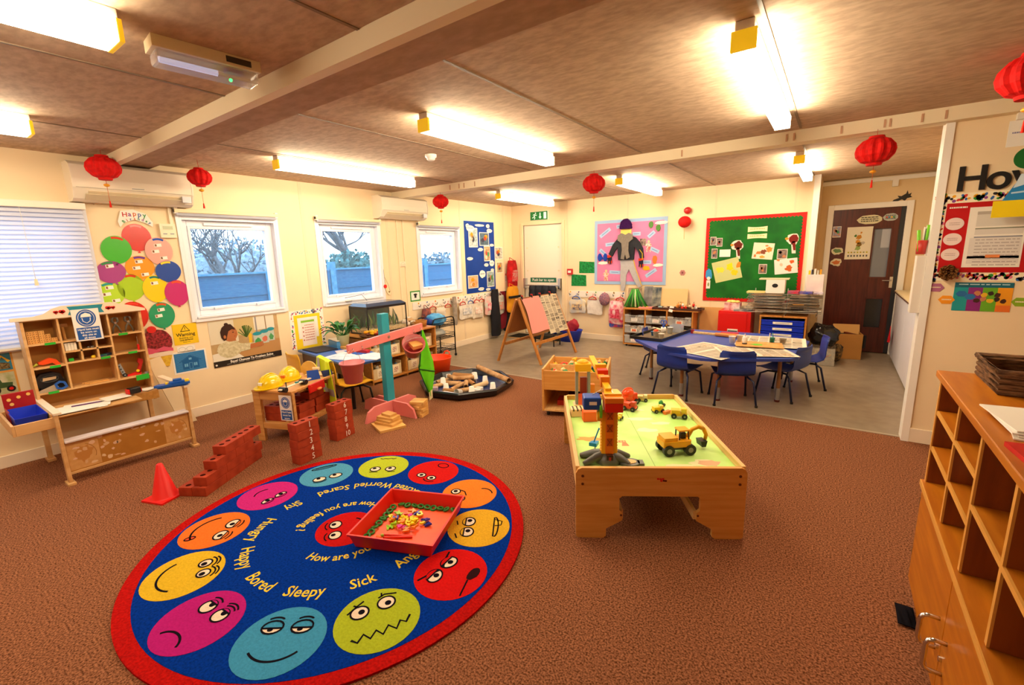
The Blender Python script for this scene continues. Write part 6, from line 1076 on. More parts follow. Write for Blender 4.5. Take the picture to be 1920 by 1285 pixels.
# things in the pigeonholes
WB = M('d8a05a', .6); DOT = M('4a2a18', .6); grp = 'dotted wooden blocks in the top left pigeonhole'
k = 0
for col in range(5):
    for row in range((3, 3, 3, 2, 1)[col] if col < 5 else 0):
        mb = MB(); s = .031; mb.box(-s/2, s/2, -s/2, s/2, 0, s, WB)
        for dy in (-.007, .007):
            for dz in (.008, .022): mb.cyl((s/2, dy, dz), (s/2+.0006, dy, dz), .0028, DOT, n=8)
        o = mb.build('wooden_cube', loc=(.235-.01*(col % 2), .605+.0325*col, .951+.0315*row), bevel=.001); tag(o, 'small dotted wooden cube piled in the top left pigeonhole', 'block', grp)
for k in range(2):
    t = thing('toy_pincers', 'grey toy pincers standing in the top right pigeonhole, %s pair' % ('left', 'right')[k], 'toy tool', (.225, 1.115+.085*k, .956)); PG = M('6a6458', .4, .4)
    for s in (-1, 1): mb = MB(); mb.tube([(0, s*.028, 0), (0, s*.018, .045), (0, -s*.004, .085), (0, -s*.020, .10), (0, -s*.016, .125), (0, -s*.002, .13)], [.006, .007, .008, .009, .009, .006], PG, 8); mb.build('arm', t)
    mb = MB(); mb.cyl((-.01, 0, .088), (.012, 0, .088), .009, METAL); mb.build('pivot', t)
mb = MB(); mb.cyl((0, 0, 0), (0, 0, .10), .010, WB, n=10); mb.box(-.012, .012, -.028, .028, .10, .125, M('a87848', .5)); o = mb.build('toy_hammer', loc=(.20, .80, .953)); tag(o, 'wooden toy hammer standing behind the hard hat sign', 'toy tool')
for k in range(4): mb = MB(); mb.box(-.035, .035, -.008, .008, 0, .06, M('efe6d4', .5)); o = mb.build('white_block', loc=(.23, .785+.0175*k, .869), bevel=.001); tag(o, 'white upright block in the small pigeonhole under the sign', 'block', 'row of white blocks in a small pigeonhole')
mb = MB(); mb.cyl((0, 0, 0), (0, 0, .05), .009, RED, n=10); mb.cyl((0, 0, .05), (0, 0, .12), .0035, METAL, n=8); o = mb.build('toy_screwdriver', loc=(.24, 1.235, .792)); tag(o, 'red-handled toy screwdriver standing in the middle right pigeonhole', 'toy tool')
t = thing('toy_drill', 'orange toy drill lying in the middle left pigeonhole', 'toy tool', (.225, .665, .772)); OD = M('f0521c', .35)
mb = MB(HS); mb.prism([(-.045, .035), (.02, .058), (.055, .04), (.07, .01), (.075, .0), (.045, .0), (.03, .02), (-.02, .012), (-.045, .02)], -.02, .02, OD); mb.build('drill_body', t, .005); mb = MB(); mb.tube([(0, -.05, .022), (0, -.068, .012), (0, -.085, .004)], [.010, .007, .003], M('c8d84a', .4), 8); mb.build('drill_bit', t)
mb = MB(); mb.lathe([(0, 0), (.014, .0), (.016, .01), (.012, .02), (0, .022)], YEL, 12); o = mb.build('yellow_toy_peg', loc=(.24, .935, .782)); tag(o, 'small yellow wooden knob in a low middle pigeonhole', 'toy'); 
for k, (y, hx, nm) in enumerate(((.985, '2a4a7a', 'dark blue'), (1.005, '3a7a6a', 'teal'), (1.03, '2a3a5a', 'navy'))): mb = MB(); mb.box(-.02, .02, -.010, .010, 0, .014+.004*k, M(hx, .5), rz=k); o = mb.build('plastic_bolt', loc=(.235, y, .782)); tag(o, '%s plastic bolt in a small pigeonhole right of the yellow knob' % nm, 'toy')
mb = MB(); mb.box(-.01, .01, -.014, .014, 0, .022, GREEN); o = mb.build('green_block', loc=(.25, .80, .783)); tag(o, 'green plastic piece in a small pigeonhole left of the yellow knob', 'toy')
for k, (y, z, nm) in enumerate(((.915, .870, 'left'), (.935, .870, 'middle'), (.945, .8705, 'right'))): mb = MB(); mb.cyl((-.012, 0, .005), (.012, 0, .005), .005, GREYP, n=8); o = mb.build('metal_bolt', loc=(.24, y, z)); tag(o, 'tiny grey bolt lying in the upper middle small pigeonhole', 'toy', 'grey bolts in a small pigeonhole')
t = thing('toy_jigsaw', 'black toy power saw in the bottom left pigeonhole', 'toy tool', (.20, .665, .576)); mb = MB(HS); KS = M('17161a', .4)
mb.prism([(-.075, .03), (-.075, .11), (-.05, .135), (.02, .14), (.06, .12), (.075, .07), (.07, .0), (-.06, .0), (-.06, .03)], -.03, .03, KS); mb.prism([(-.045, .08), (.03, .085), (.035, .105), (-.04, .105)], .03, .032, M('d8b890', .5)); mb.arc(-.005, .092, .05, .025, 0, 360, .006, .031, .035, M('3a3838', .4)); mb.build('saw_body', t, .004)
t = thing('toy_handsaw', 'toy handsaw with blue handle leaning in the bottom left pigeonhole', 'toy tool', (.272, .66, .576)); mb = MB(HS); mb.prism([(-.085, -.0), (-.075, .018), (.02, .052), (.035, .03), (.02, .0)], -.003, .003, M('b8a890', .4, .3)); mb.build('blade', t); mb = MB(HS); mb.line([(.02, .05), (.045, .065), (.07, .055), (.08, .02), (.05, .008), (.025, .02)], .016, -.007, .007, M('1f58b0', .4), True); mb.build('handle', t)
for k in range(4): mb = MB(); mb.box(-.006, .006, -.09+.01*k, .07, 0, .010, WB, rz=.05*k); o = mb.build('wooden_strip', loc=(.20+.02*k, .93, .576+.0*k)); tag(o, 'thin wooden strip lying in the wide bottom pigeonhole', 'strip', 'wooden strips in the stall')
t = thing('toy_spanner_set', 'red toy adjustable spanner in the bottom right pigeonhole', 'toy tool', (.225, 1.20, .577)); mb = MB(HS); mb.prism([(-.075, 0), (.02, 0), (.025, .02), (.0, .028), (-.07, .012)], -.012, .012, RED); mb.prism([(-.01, .02), (.015, .015), (.045, .10), (.05, .13), (.02, .14), (.01, .11), (.02, .09)], -.012, .012, M('c0201a', .4)); mb.build('spanner_body', t, .003); mb = MB(HS); mb.ell(.0, .035, .012, .012, .012, .018, YEL, n=10); mb.build('bolt', t)
t = thing('metal_toy_plate', 'grey perforated toy bar in the bottom right pigeonhole', 'toy tool', (.225, 1.10, .577)); mb = MB(HS); mb.prism([(.0, 0), (.025, .0), (-.005, .12), (-.025, .11)], -.004, .004, GREYP); [mb.ell(.008-.008*k, .02+.025*k, .005, .006, .004, .005, BLACK, n=8) for k in range(4)]; mb.build('bar', t); mb = MB(HS); mb.ell(.01, .015, .016, .016, .005, .01, BLACK, n=14); mb.ell(.01, .015, .006, .006, .01, .011, GREYP, n=10); mb.build('wheel', t)
mb = MB(); mb.cyl((0, 0, .0), (0, 0, .015), .014, GREYP, n=8); o = mb.build('metal_nut', loc=(.25, 1.255, .577)); tag(o, 'grey nut beside the red toy spanner', 'toy')
# things on the desk
for k, (x, y, a, w, d) in enumerate(((.47, .76, -10, .22, .30), (.45, .80, -16, .20, .28), (.50, .72, -4, .2, .24), (.42, .98, 5, .16, .16))): mb = MB(); mb.box(-w/2, w/2, -d/2, d/2, 0, .003, PAPER); o = mb.build('paper_sheet', loc=(x, y, .4505+.0035*k), rot=(0, 0, R(a))); tag(o, 'white paper on the desk of the toy workshop stall', 'paper', 'papers on the stall desk')
mb = MB(); mb.cyl((0, -.09, 0), (0, .08, 0), .0045, M('5a1a6a', .4), n=8); mb.cyl((0, .08, 0), (0, .10, 0), .0045, BLACK, r2=.001, n=8); o = mb.build('purple_pen', loc=(.46, .80, .466), rot=(0, 0, R(-12))); tag(o, 'purple pen on the papers of the toy workshop stall', 'pen')
t = thing('tape_measure', 'black and red tape measure on the stall desk', 'tape measure', (.42, 1.10, .451), R(10)); mb = MB(); mb.box(-.03, .03, -.035, .045, .012, .062, BLACK); mb.build('case', t, .008); mb = MB(); mb.box(-.025, .025, -.046, -.033, .015, .055, RED); mb.box(-.025, .025, .046, .052, .015, .05, RED); mb.build('red_end', t, .003); mb = MB(); mb.tube([(0, .05, .02), (.02, .09, .004), (.01, .15, .012), (-.02, .2, .03)], .0025, BLACK, 6); mb.build('cord', t)
mb = MB(); mb.box(-.05, .05, -.09, .09, 0, .002, PAPER); o = mb.build('paper_sheet', loc=(.31, 1.20, .4505), rot=(0, 0, .1)); tag(o, 'white paper strip beside the tape measure', 'paper')
t = thing('toy_boat', 'blue plastic toy boat on the right arm of the stall', 'toy boat', (.60, 1.345, .534), R(-90)); BB = M('1a5cb8', .35); mb = MB(); hull = [(-.15, 0), (-.11, -.04), (.11, -.045), (.13, -.02), (.13, .02), (.11, .045), (-.11, .04)]
mb.prism([(x*.85, y*.7) for x, y in hull], 0, .012, BB); mb.prism(hull, .012, .032, BB); mb.build('hull', t, .004); mb = MB(); mb.box(-.03, .09, -.028, .028, .032, .05, BB); mb.box(.0, .07, -.022, .022, .05, .068, BB); mb.build('cabin', t, .004); mb = MB(); mb.box(.09, .125, -.02, .02, .032, .052, YEL); mb.box(-.06, -.04, -.02, .02, .032, .045, YEL); mb.build('yellow_seat', t, .003); t.rotation_euler = (0, 0, R(12)); t.location = (.80, 1.27, .534); t.rotation_euler = (0, 0, R(75)); t.scale = (.85, .85, .9)
t = thing('red_tool_box', 'open red toy box at the left end of the stall', 'box', (.36, .385, .436)); RB2 = M('a81414', .4); mb = MB(); mb.box(.0, .012, 0, .16, 0, .20, RB2); mb.box(0, .16, 0, .006, 0, .10, RB2) ; mb.box(0, .30, .006, .16, 0, .006, RB2); mb.build('box_body', t, .003)
mb = MB(); [mb.cyl((.0125, y, z), (.018, y, z), .011, M('f0c060', .4), n=12) for y, z in ((.03, .155), (.08, .165), (.13, .175), (.04, .12))]; mb.build('wooden_peg', t)
t = thing('blue_bin', 'blue plastic tray of small pieces inside the left side tray of the stall', 'storage bin', (.40, .395, .443)); BBN = M('1838c8', .35); mb = MB()
A0, A1 = [(0, 0), (.33, 0), (.33, .135), (0, .135)], [(-.01, -.01), (.36, -.012), (.36, .147), (-.01, .147)]
mb.add([(x, y, 0) for x, y in A0]+[(x, y, .085) for x, y in A1]+[(x*.96+.006, y*.94+.004, .006) for x, y in A0]+[(x*.975+.004, y*.95+.003, .085) for x, y in A1], [(0, 3, 2, 1), (0, 1, 5, 4), (1, 2, 6, 5), (2, 3, 7, 6), (3, 0, 4, 7), (8, 9, 10, 11), (8, 12, 13, 9), (9, 13, 14, 10), (10, 14, 15, 11), (11, 15, 12, 8), (4, 5, 13, 12), (5, 6, 14, 13), (6, 7, 15, 14), (7, 4, 12, 15)], BBN); mb.build('bin_body', t)
mb = MB(); rr = random.Random(4); [mb.box(x-.012, x+.012, y-.008, y+.008, .008, .02, M(rr.choice(('8a4a4a', '4a6ab0', 'b8a0a0', '6a3a6a')), .5), rz=x*50) for x, y in [(rr.uniform(.12, .30), rr.uniform(.02, .12)) for _ in range(26)]]; mb.build('small_pieces', t)['kind'] = 'stuff'
mb = MB(HS); mb.prism([(1.30, .665), (1.405, .69), (1.605, .002), (1.475, .002)], .125, .14, M('f0dcb8', .5, var=.05, scale=4)); o = mb.build('wooden_plank'); tag(o, 'long pale plank leaning on the wall beside the toy workshop stall', 'plank')
# ---------------------------------------------------------------- bricks
BRK = M('b04020', .75, h2='983418', scale=14); BHO = M('3a1008', .9); NUM = M('f2e6d6', .7)
BL, BWd, BHt = .198, .094, .0630
def brick(loc, rz, label, group, num=None, name='toy_brick'):
    mb = MB(); mb.box(-BWd/2, BWd/2, -BL/2, BL/2, 0, BHt, BRK)
    for q in (-.065, 0, .065): mb.ell(0, q, .0165, .0165, BHt, BHt+.0006, BHO, n=16)
    if num:
        T = Matrix(((0, 0, 1, BWd/2+.0006), (1, 0, 0, 0), (0, 1, 0, 0), (0, 0, 0, 1))); mb.text(num, .02, BHt/2, .066, 0, NUM, bold=.0004, T=T, sx=.85)
    o = mb.build(name, loc=loc, rot=(0, 0, rz), bevel=.0025); tag(o, label, 'toy brick', group); return o
for (cx, cy, a, nums, lab) in ((1.909, 1.712, 8, '5 4 3 2 1', 'nearer number tower'), (1.745, 2.13, 10, '10 9 8 7 6', 'farther number tower')):
    for k, nstr in enumerate(nums.split()): brick((cx+.002*(k % 2), cy-.003*(k % 3), k*.0638), R(a+(-1.5, 1, 0, 2, -1)[k]), 'red toy brick with the number %s in the %s' % (nstr, lab), 'numbered toy bricks', nstr)
A = R(121); dx, dy = math.cos(A), math.sin(A); px_, py_ = math.cos(A-R(90)), math.sin(A-R(90)); S0 = (1.862, 1.028)
def stair(along, row, off=0.0, lab=''): 
    c = along+BL/2; x = S0[0]+dx*c-px_*(BWd/2+off); y = S0[1]+dy*c-py_*(BWd/2+off); brick((x, y, row*.0638), A-R(90), 'red toy brick in the stepped wall, '+lab, 'toy bricks of the stepped wall')
stair(.0, 0, 0, 'bottom course, nearest brick'); stair(.1985, 0, 0, 'bottom course, second brick'); stair(-.0, 0, .0965, 'bottom course, beside the nearest brick')
stair(.02, 1, 0, 'second course, nearest brick'); stair(.2185, 1, 0, 'second course, second brick'); stair(.397, 0, 0, 'bottom course, farthest brick')
stair(.125, 2, 0, 'third course, nearest brick'); stair(.3235, 2, 0, 'third course, farthest brick'); stair(.225, 3, 0, 'topmost brick'); stair(.4235, 3, 0, 'fourth course, end brick by the bench leg'); stair(.417, 1, 0, 'second course, farthest brick')
stair(.1985, 0, .0965, 'bottom course, rear row brick')
cn = thing('traffic_cone', 'small red traffic cone at the end of the stepped brick wall', 'traffic cone', (1.625, .875, 0), R(20)); CR = M('e8140c', .45); mb = MB(); mb.rect(-.09, .09, -.09, .09, 0, .012, CR); mb.build('base', cn, .004); mb = MB(); mb.lathe([(.078, .012), (.07, .02), (.018, .232), (.012, .238), (0, .238)], CR, 24); mb.build('cone_body', cn)
# ---------------------------------------------------------------- small wooden bench with helmets and tools
bc = thing('wooden_bench', 'small wooden work bench with bricks on its shelf', 'bench', (1.185, 1.69, 0), R(21)); w, d, h = .40, .56, .455
for x in (0, w-.07):
    for y in (0, d-.03): mb = MB(); mb.box(x, x+.07, y, y+.03, 0, h-.02, PINE); mb.build('leg', bc, .003)
mb = MB(); mb.box(.0, w, -.005, d+.005, h-.02, h, PINE); mb.build('bench_top', bc, .003)
for y in (0, d-.03): 
    for z0, z1 in ((h-.085, h-.02), (.115, .165)): mb = MB(); mb.box(.07, w-.07, y+.004, y+.026, z0, z1, PINE); mb.build('end_rail', bc, .002)
for x in (.0, w-.02): mb = MB(); mb.box(x, x+.02, .03, d-.03, .125, .165, PINE); mb.build('shelf_rail', bc, .002)
mb = MB(); mb.box(.02, w-.02, .03, d-.03, .155, .165, PINE); mb.build('shelf', bc)
_bc, _bs = math.cos(R(21)), math.sin(R(21))
def onb(u, v, z): return (1.185+u*_bc-v*_bs, 1.69+u*_bs+v*_bc, z)
for u, v, z, a, lab in ((.15, .10, .166, 90, 'lowest course, front'), (.15, .208, .166, 90, 'lowest course, second from the front'), (.15, .316, .166, 90, 'lowest course, third'), (.15, .424, .166, 90, 'lowest course, rear'), (.32, .19, .166, 0, 'lowest course, side'), (.32, .407, .166, 0, 'lowest course, side rear'), (.15, .10, .2315, 90, 'second course, front'), (.15, .208, .2315, 90, 'second course, second'), (.32, .20, .2315, 0, 'second course, side'), (.32, .417, .2315, 0, 'second course, side rear'), (.30, .36, .297, 0, 'third course'), (.15, .40, .2315, 90, 'second course, rear')):
    brick(onb(u, v, z), R(21+a), 'red toy brick stacked on the bench shelf, '+lab, 'toy bricks on the bench shelf')
hatsign('hard_hat_sign', 'white and blue hard hats sign hanging from the corner of the wooden bench', onb(.275, -.012, .205), (R(90), 0, R(21+0)), .12, .22, ['Hard hats', 'must be', 'worn'])
YH = M('f4cf08', .22, coat=.5)
def helmet(loc, rz, label, mark):
    t = thing('toy_hard_hat', label, 'hard hat', loc, rz, 'yellow toy hard hats'); mb = MB(); mb.sph((0, 0, .012), (.105, .088, .10), YH, 28, 12, z0=0); mb.prism([(.128*math.cos(a)*(1.12 if math.cos(a) > 0 else .9), .098*math.sin(a)) for a in [2*math.pi*i/32 for i in range(32)]], .004, .013, YH, True); mb.build('shell', t)
    mb = MB(); mb.tube([(.10*math.cos(R(a)), 0, .014+.103*math.sin(R(a))) for a in range(15, 166, 10)], .007, YH, 6); mb.tube([(.10*math.cos(R(a)), .025, .010+.098*math.sin(R(a))) for a in range(20, 161, 10)], .005, YH, 6); mb.tube([(.10*math.cos(R(a)), -.025, .010+.098*math.sin(R(a))) for a in range(20, 161, 10)], .005, YH, 6); mb.build('ridge', t)
    mb = MB(); mb.box(.088, .102, -.02, .02, .035, .06, M(mark, .4)); mb.build('front_badge', t, .003)
helmet(onb(.10, .10, h), R(-75), 'yellow toy hard hat on the near end of the bench', 'f4f0e8'); helmet(onb(.09, .34, h), R(-60), 'yellow toy hard hat on the bench, behind the first one', 'd8641c')
t = thing('toy_mitre_saw', 'wooden toy mitre saw with round disc at the back of the bench', 'toy tool', onb(.17, .50, h), R(30)); mb = MB(); mb.box(-.02, .20, -.05, .09, 0, .012, M('e8c890', .5)); mb.build('base', t, .003); mb = MB(); mb.cyl((.0, .01, .055), (0, .025, .055), .075, M('e6bf6c', .5, h2='d8a850', scale=8), n=28); mb.build('round_disc', t); mb = MB(); mb.box(.05, .07, 0, .03, .012, .055, M('f0e0c0', .5)); mb.cyl((.04, .015, .06), (.10, .015, .06), .015, M('f0e0c0', .5)); mb.build('handle', t, .003)
mb = MB(); mb.prism([(-.055, 0), (.055, 0), (.045, .085), (-.05, .09)], -.008, .008, M('1c50b8', .4)); o = mb.build('blue_block', loc=onb(.335, .36, h), rot=(R(80), 0, R(75))); tag(o, 'blue flat plastic piece standing on the bench', 'toy')
mb = MB(); mb.prism([(-.04, 0), (.06, 0), (.05, .05), (-.05, .06)], -.01, .01, M('142a66', .4)); o = mb.build('blue_block', loc=onb(.37, .50, h+.0), rot=(R(80), 0, R(100))); tag(o, 'dark blue plastic piece at the rear corner of the bench', 'toy')
t = thing('toy_plane_cart', 'long white toy cart with black wheels along the front of the bench', 'toy vehicle', onb(.345, .13, h+.002), R(111)); mb = MB(); mb.box(-.20, .17, -.014, .014, .024, .034, M('ecdcc0', .4)); mb.build('long_bar', t, .002)
for x in (-.16, .08): 
    mb = MB(); mb.cyl((x, -.032, .022), (x, .032, .022), .022, BLACK, n=18); mb.build('wheel_pair', t)
mb = MB(); mb.cyl((-.12, 0, .034), (-.12, 0, .075), .004, M('1a3a3a', .4)); mb.box(-.01, .02, -.01, .01, .034, .045, M('2a8a8a', .4)); mb.build('peg', t)
t = thing('red_tool_caddy', 'red toy tool box hanging at the bench edge above the bricks', 'toy box', onb(.41, .27, .385), R(21)); mb = MB(); mb.box(0, .02, -.09, .11, 0, .075, M('d8180f', .35)); mb.build('box_body', t, .006); mb = MB(); mb.sph((.03, .02, .015), (.014, .03, .012), M('e8904a', .5), 12, 8); [mb.cyl((.02, y, .06), (.024, y, .06), .005, M('f06a2a', .4), n=8) for y in (-.07, .09)]; mb.build('wooden_knob', t)
# ---------------------------------------------------------------- red tray of letters on the rug
rt = thing('red_tray', 'red plastic tray of green rings and bright plastic letters on the rug', 'tray', (3.285, 1.518, .0148), R(22)); RT = M('e0200f', .35); RTF = M('e8481c', .4, h2='ee5a22', scale=4); w2, wb, hz = .24, .215, .085
def sq(a, z): return [(-a, -a, z), (a, -a, z), (a, a, z), (-a, a, z)]
mb = MB(); rg = [sq(wb, 0), sq(w2-.006, hz-.012), sq(w2, hz-.012), sq(w2+.004, hz), sq(w2-.008, hz), sq(wb-.006, .008)]; vs = [p for r_ in rg for p in r_]; fs = [(i*4+j, i*4+(j+1) % 4, (i+1)*4+(j+1) % 4, (i+1)*4+j) for i in range(5) for j in range(4)]+[(3, 2, 1, 0)]; mb.add(vs, fs, RT); mb.build('tray_wall', rt, .002); mb = MB(); mb.box(-wb+.006, wb-.006, -wb+.006, wb-.006, .006, .0085, RTF); mb.build('tray_floor', rt)
_tc, _ts = math.cos(R(22)), math.sin(R(22))
def ontray(u, v, z=.024): return (3.285+u*_tc-v*_ts, 1.518+u*_ts+v*_tc, z)
GR = M('1f7a24', .3)
ring0 = None
pos = [(-.188, -.185+.042*k) for k in range(9)]+[(-.15+.042*k, .188) for k in range(9)]
for k, (u, v) in enumerate(pos):
    if ring0 is None:
        mb = MB(); mb.tube([(.016*math.cos(R(a)), .016*math.sin(R(a)), .008) for a in range(0, 360, 30)], .0065, GR, 7, True); ring0 = mb.build('green_ring', loc=ontray(u, v), rot=(0, .3, 0)); tag(ring0, 'green plastic ring in the row along the inner edges of the red tray', 'ring', 'green rings in the red tray')
    else: o = ring0.copy(); COL.objects.link(o); o.location = ontray(u, v); o.rotation_euler = (.2*math.sin(k), .4*math.cos(k*2), k)
rr = random.Random(21); cols = [('f4dc1c', 'yellow')]*4+[('e8401c', 'orange-red'), ('f08a1c', 'orange'), ('f08a1c', 'orange'), ('9ad01c', 'lime green'), ('2438b0', 'dark blue'), ('e02a9a', 'pink')]
lets = 'MWN3ETSHFKZBRXYCAQ2548PGDL'
for k in range(44):
    a = rr.uniform(0, 6.28); r = rr.uniform(0, .105); u, v = -.045+r*math.cos(a)*1.1, .03+r*math.sin(a)*.9; c, nm = cols[rr.randrange(len(cols))]
    if k in (0, 1): u, v, c, nm = .07+.02*k, .06-.035*k, '2438b0', 'dark blue'
    mb = MB(); ch = 'W' if k < 2 else rr.choice(lets); mb.text(ch, 0, 0, .046, .005, M(c, .3), bold=.0028, h=.005); o = mb.build('plastic_letter', loc=ontray(u, v, .0235+.007*rr.randrange(0, 3)), rot=(rr.uniform(-.3, .3), rr.uniform(-.3, .3), rr.uniform(0, 6.28))); tag(o, '%s plastic letter in the heap in the red tray' % nm, 'letter', '%s plastic letters in the red tray' % nm)
for k, (u, v) in enumerate(((-.02, -.10), (-.015, -.115))): mb = MB(); mb.cyl((-.085, 0, 0), (.075, 0, 0), .0055, M('e02a10', .3), n=8); o = mb.build('red_stick', loc=ontray(u, v, .03), rot=(0, 0, R(28+6*k))); tag(o, 'red plastic stick lying in front of the letters in the red tray', 'stick', 'red plastic sticks')
mb = MB(); mb.sph((0, 0, .012), (.020, .014, .012), ORG, 10, 7); mb.sph((.01, .015, .018), .010, M('8aa82a', .4), 10, 7); o = mb.build('plastic_snail', loc=ontray(-.115, -.145)); tag(o, 'orange and green plastic piece at the left front of the red tray', 'toy')
# ---------------------------------------------------------------- toys on the play table
CY = M('f6b41c', .35); CO = M('f08018', .35); CRD = M('e02410', .35); GY = M('5a5a56', .4); GYL = M('8a8a86', .4)
ck = thing('toy_crane', 'tall yellow and orange toy crane at the near end of the play table', 'toy crane', ontab(.19, .15), R(31.8))
mb = MB()
for a, L in ((200, .15), (330, .12), (90, .10), (160, .16), (20, .13)):
    x, y = math.cos(R(a)), math.sin(R(a)); mb.tube([(0, 0, .045), (x*L*.5, y*L*.5, .035), (x*L*.85, y*L*.6 if a == 330 else y*L*.85, .015), (x*L, y*L, .010)], [.028, .024, .018, .012], GY, 10)
mb.lathe([(0, 0), (.07, 0), (.07, .02), (.045, .055), (0, .06)], GY, 24); mb.build('base', ck, .001)
mb = MB(); mb.ell(.11, -.035, .055, .045, 0, .014, GY); mb.ell(.11, -.035, .035, .026, .014, .017, M('e8c88a', .5)); mb.box(.15, .185, -.06, -.01, 0, .014, GY); mb.build('winding_plate', ck, .002)
mb = MB(); mb.box(-.018, .018, -.06, -.03, .01, .06, M('3a1a14', .3)); mb.box(-.006, .006, -.062, -.03, .015, .05, M('a81a1a', .4)); mb.build('base_window', ck, .002)
mb = MB(); mb.box(-.042, .042, -.03, .03, .05, .31, CY); mb.box(-.022, .022, -.036, -.03, .06, .31, CO)
for z in (.105, .185, .255): mb.box(-.016, .016, -.0385, -.036, z, z+.045, M('c8601a', .4)); mb.bar((-.014, -.0395, z+.003), (.014, -.0395, z+.042), .004, .003, M('8a3a14', .4), up=(0, 1, 0)); mb.bar((.014, -.0395, z+.003), (-.014, -.0395, z+.042), .004, .003, M('8a3a14', .4), up=(0, 1, 0))
for k in range(14):
    for s in (-1, 1): mb.box(s*.042-.004, s*.042+.004, -.02, .02, .065+k*.017, .073+k*.017, CY)
mb.build('tower', ck, .001)
mb = MB(); mb.box(-.03, .065, -.065, .045, .305, .355, CRD); mb.box(-.032, .067, -.067, .047, .355, .385, CO); mb.prism([(-.03, -.02), (.065, -.02), (.055, .07), (-.02, .07)], .385, .395, CY); mb.build('cab', ck, .004)
mb = MB(); mb.cyl((-.055, -.01, .30), (-.042, -.01, .30), .045, M('6ac82a', .4), n=24); mb.cyl((-.066, -.01, .27), (-.04, -.01, .27), .03, CY, n=20); mb.build('side_wheel', ck)
mb = MB(); mb.bar((.0, .03, .40), (-.03, .60, .455), .035, .022, CY); mb.bar((.02, .0, .39), (-.01, .58, .44), .006, .012, PAPER); mb.box(-.03, .02, .12, .17, .39, .45, CO); mb.box(-.03, .03, .25, .31, .40, .455, CRD); mb.box(-.035, .03, .33, .37, .42, .47, CY); mb.build('boom', ck, .002)
t = thing('blue_toy_box', 'blue toy box hanging from the crane jib with a pale label', 'toy', ontab(.10, .17)[:2]+(.68,), R(31.8)); mb = MB(); mb.box(-.05, .045, -.055, .04, 0, .07, M('1c52b0', .3)); mb.build('box_body', t, .008); mb = MB(); mb.box(-.02, .02, -.057, -.055, .03, .048, PAPER); mb.build('label_panel', t); mb = MB(); mb.tube([(0, 0, .07), (.06, .02, .095)], .003, METAL); mb.build('hook', t)
t = thing('toy_winch', 'light blue toy hook and claw beside the crane base', 'toy', ontab(.125, .30), R(20)); BLU = M('1c8ac8', .35); mb = MB(); mb.tube([(0, 0, .04), (.03, 0, .13)], .004, BLU, 8); mb.tube([(.03, 0, .13), (.034, 0, .135)], .006, BLU, 8); mb.prism([(-.025, -.02), (.02, -.03), (.03, .02), (-.01, .015)], .03, .05, BLU); mb.build('claw', t, .002); mb = MB(); mb.tube([(.01, -.01, .0), (.012, -.02, .035)], .005, M('b8c4cc', .3), 8); mb.build('stem', t)
for (u, v, w, d, h, hx, lab) in ((.155, .78, .10, .07, .07, 'f0601c', 'orange square toy block near the left edge of the play table'), (.075, .88, .09, .08, .055, 'f0d0a0', 'cream toy block with black stripes near the left edge of the play table'), (.215, .90, .035, .03, .03, '8a5a2a', 'small brown toy block between the blocks and the crane')):
    mb = MB(); mb.box(-w/2, w/2, -d/2, d/2, 0, h, M(hx, .45))
    if 'stripes' in lab:
        for k in range(3): mb.box(-.035+k*.028, -.022+k*.028, -d/2-.001, d/2+.001, h-.014, h+.001, M('4a3a18', .4), rz=.0)
    o = mb.build('toy_block', loc=ontab(u, v), rot=(0, 0, R(36)), bevel=.003); tag(o, lab, 'toy block')
g = thing('toy_gantry', 'grey and red toy tower with yellow top at the far left of the play table', 'toy crane', ontab(.135, 1.10), R(31.8)); mb = MB()
for x in (-.045, .045): mb.box(x-.010, x+.010, -.03, .03, 0, .27, GYL)
mb.build('grey_posts', g, .002); mb = MB(); mb.box(-.02, .03, -.015, .015, 0, .22, M('8a1c14', .4)); mb.box(-.035, .035, -.035, -.03, .0, .10, M('e8502a', .4)); mb.build('red_panel', g, .001); mb = MB(); mb.box(-.06, .06, -.04, .04, .27, .33, CY); mb.sph((0, 0, .33), (.045, .035, .03), CY, 14, 8, z0=0); mb.build('yellow_top', g, .006); mb = MB(); mb.box(-.07, .07, -.04, .05, 0, .012, M('f0d0a0', .5)); mb.box(.05, .09, .0, .04, .05, .16, CO); mb.build('base_plate', g)
ex = thing('toy_excavator', 'yellow wheeled toy excavator at the near right of the play table', 'toy excavator', ontab(.60, .27), R(31.8+10)); Y2 = M('f0ac10', .3)
for x in (-.075, .05):
    for y in (-.045, .045): mb = MB(); mb.cyl((x, y-.014, .032), (x, y+.014, .032), .032, BLACK, n=20); mb.cyl((x, y-.0155, .032), (x, y+.0155, .032), .015, GYL, n=14); mb.build('wheel', ex)
mb = MB(); mb.box(-.08, .06, -.028, .028, .025, .05, GY); mb.build('chassis', ex, .003); mb = MB(); mb.prism([(-.105, -.05), (.05, -.055), (.06, -.04), (.06, .04), (.05, .055), (-.105, .05)], .05, .085, Y2); mb.prism([(-.10, -.045), (-.02, -.045), (-.02, .045), (-.10, .045)], .085, .105, Y2); mb.build('body', ex, .006)
mb = MB(); 
for x, y in ((-.005, -.03), (-.005, .02), (.05, -.03), (.05, .02)): mb.tube([(x, y, .085), (x*.9, y*.9, .135)], .004, BLACK, 6)
mb.prism([(-.01, -.034), (.052, -.034), (.052, .026), (-.01, .026)], .135, .143, Y2); mb.box(.01, .04, -.015, .012, .085, .12, M('2a2a30', .4)); mb.build('cab', ex, .002)
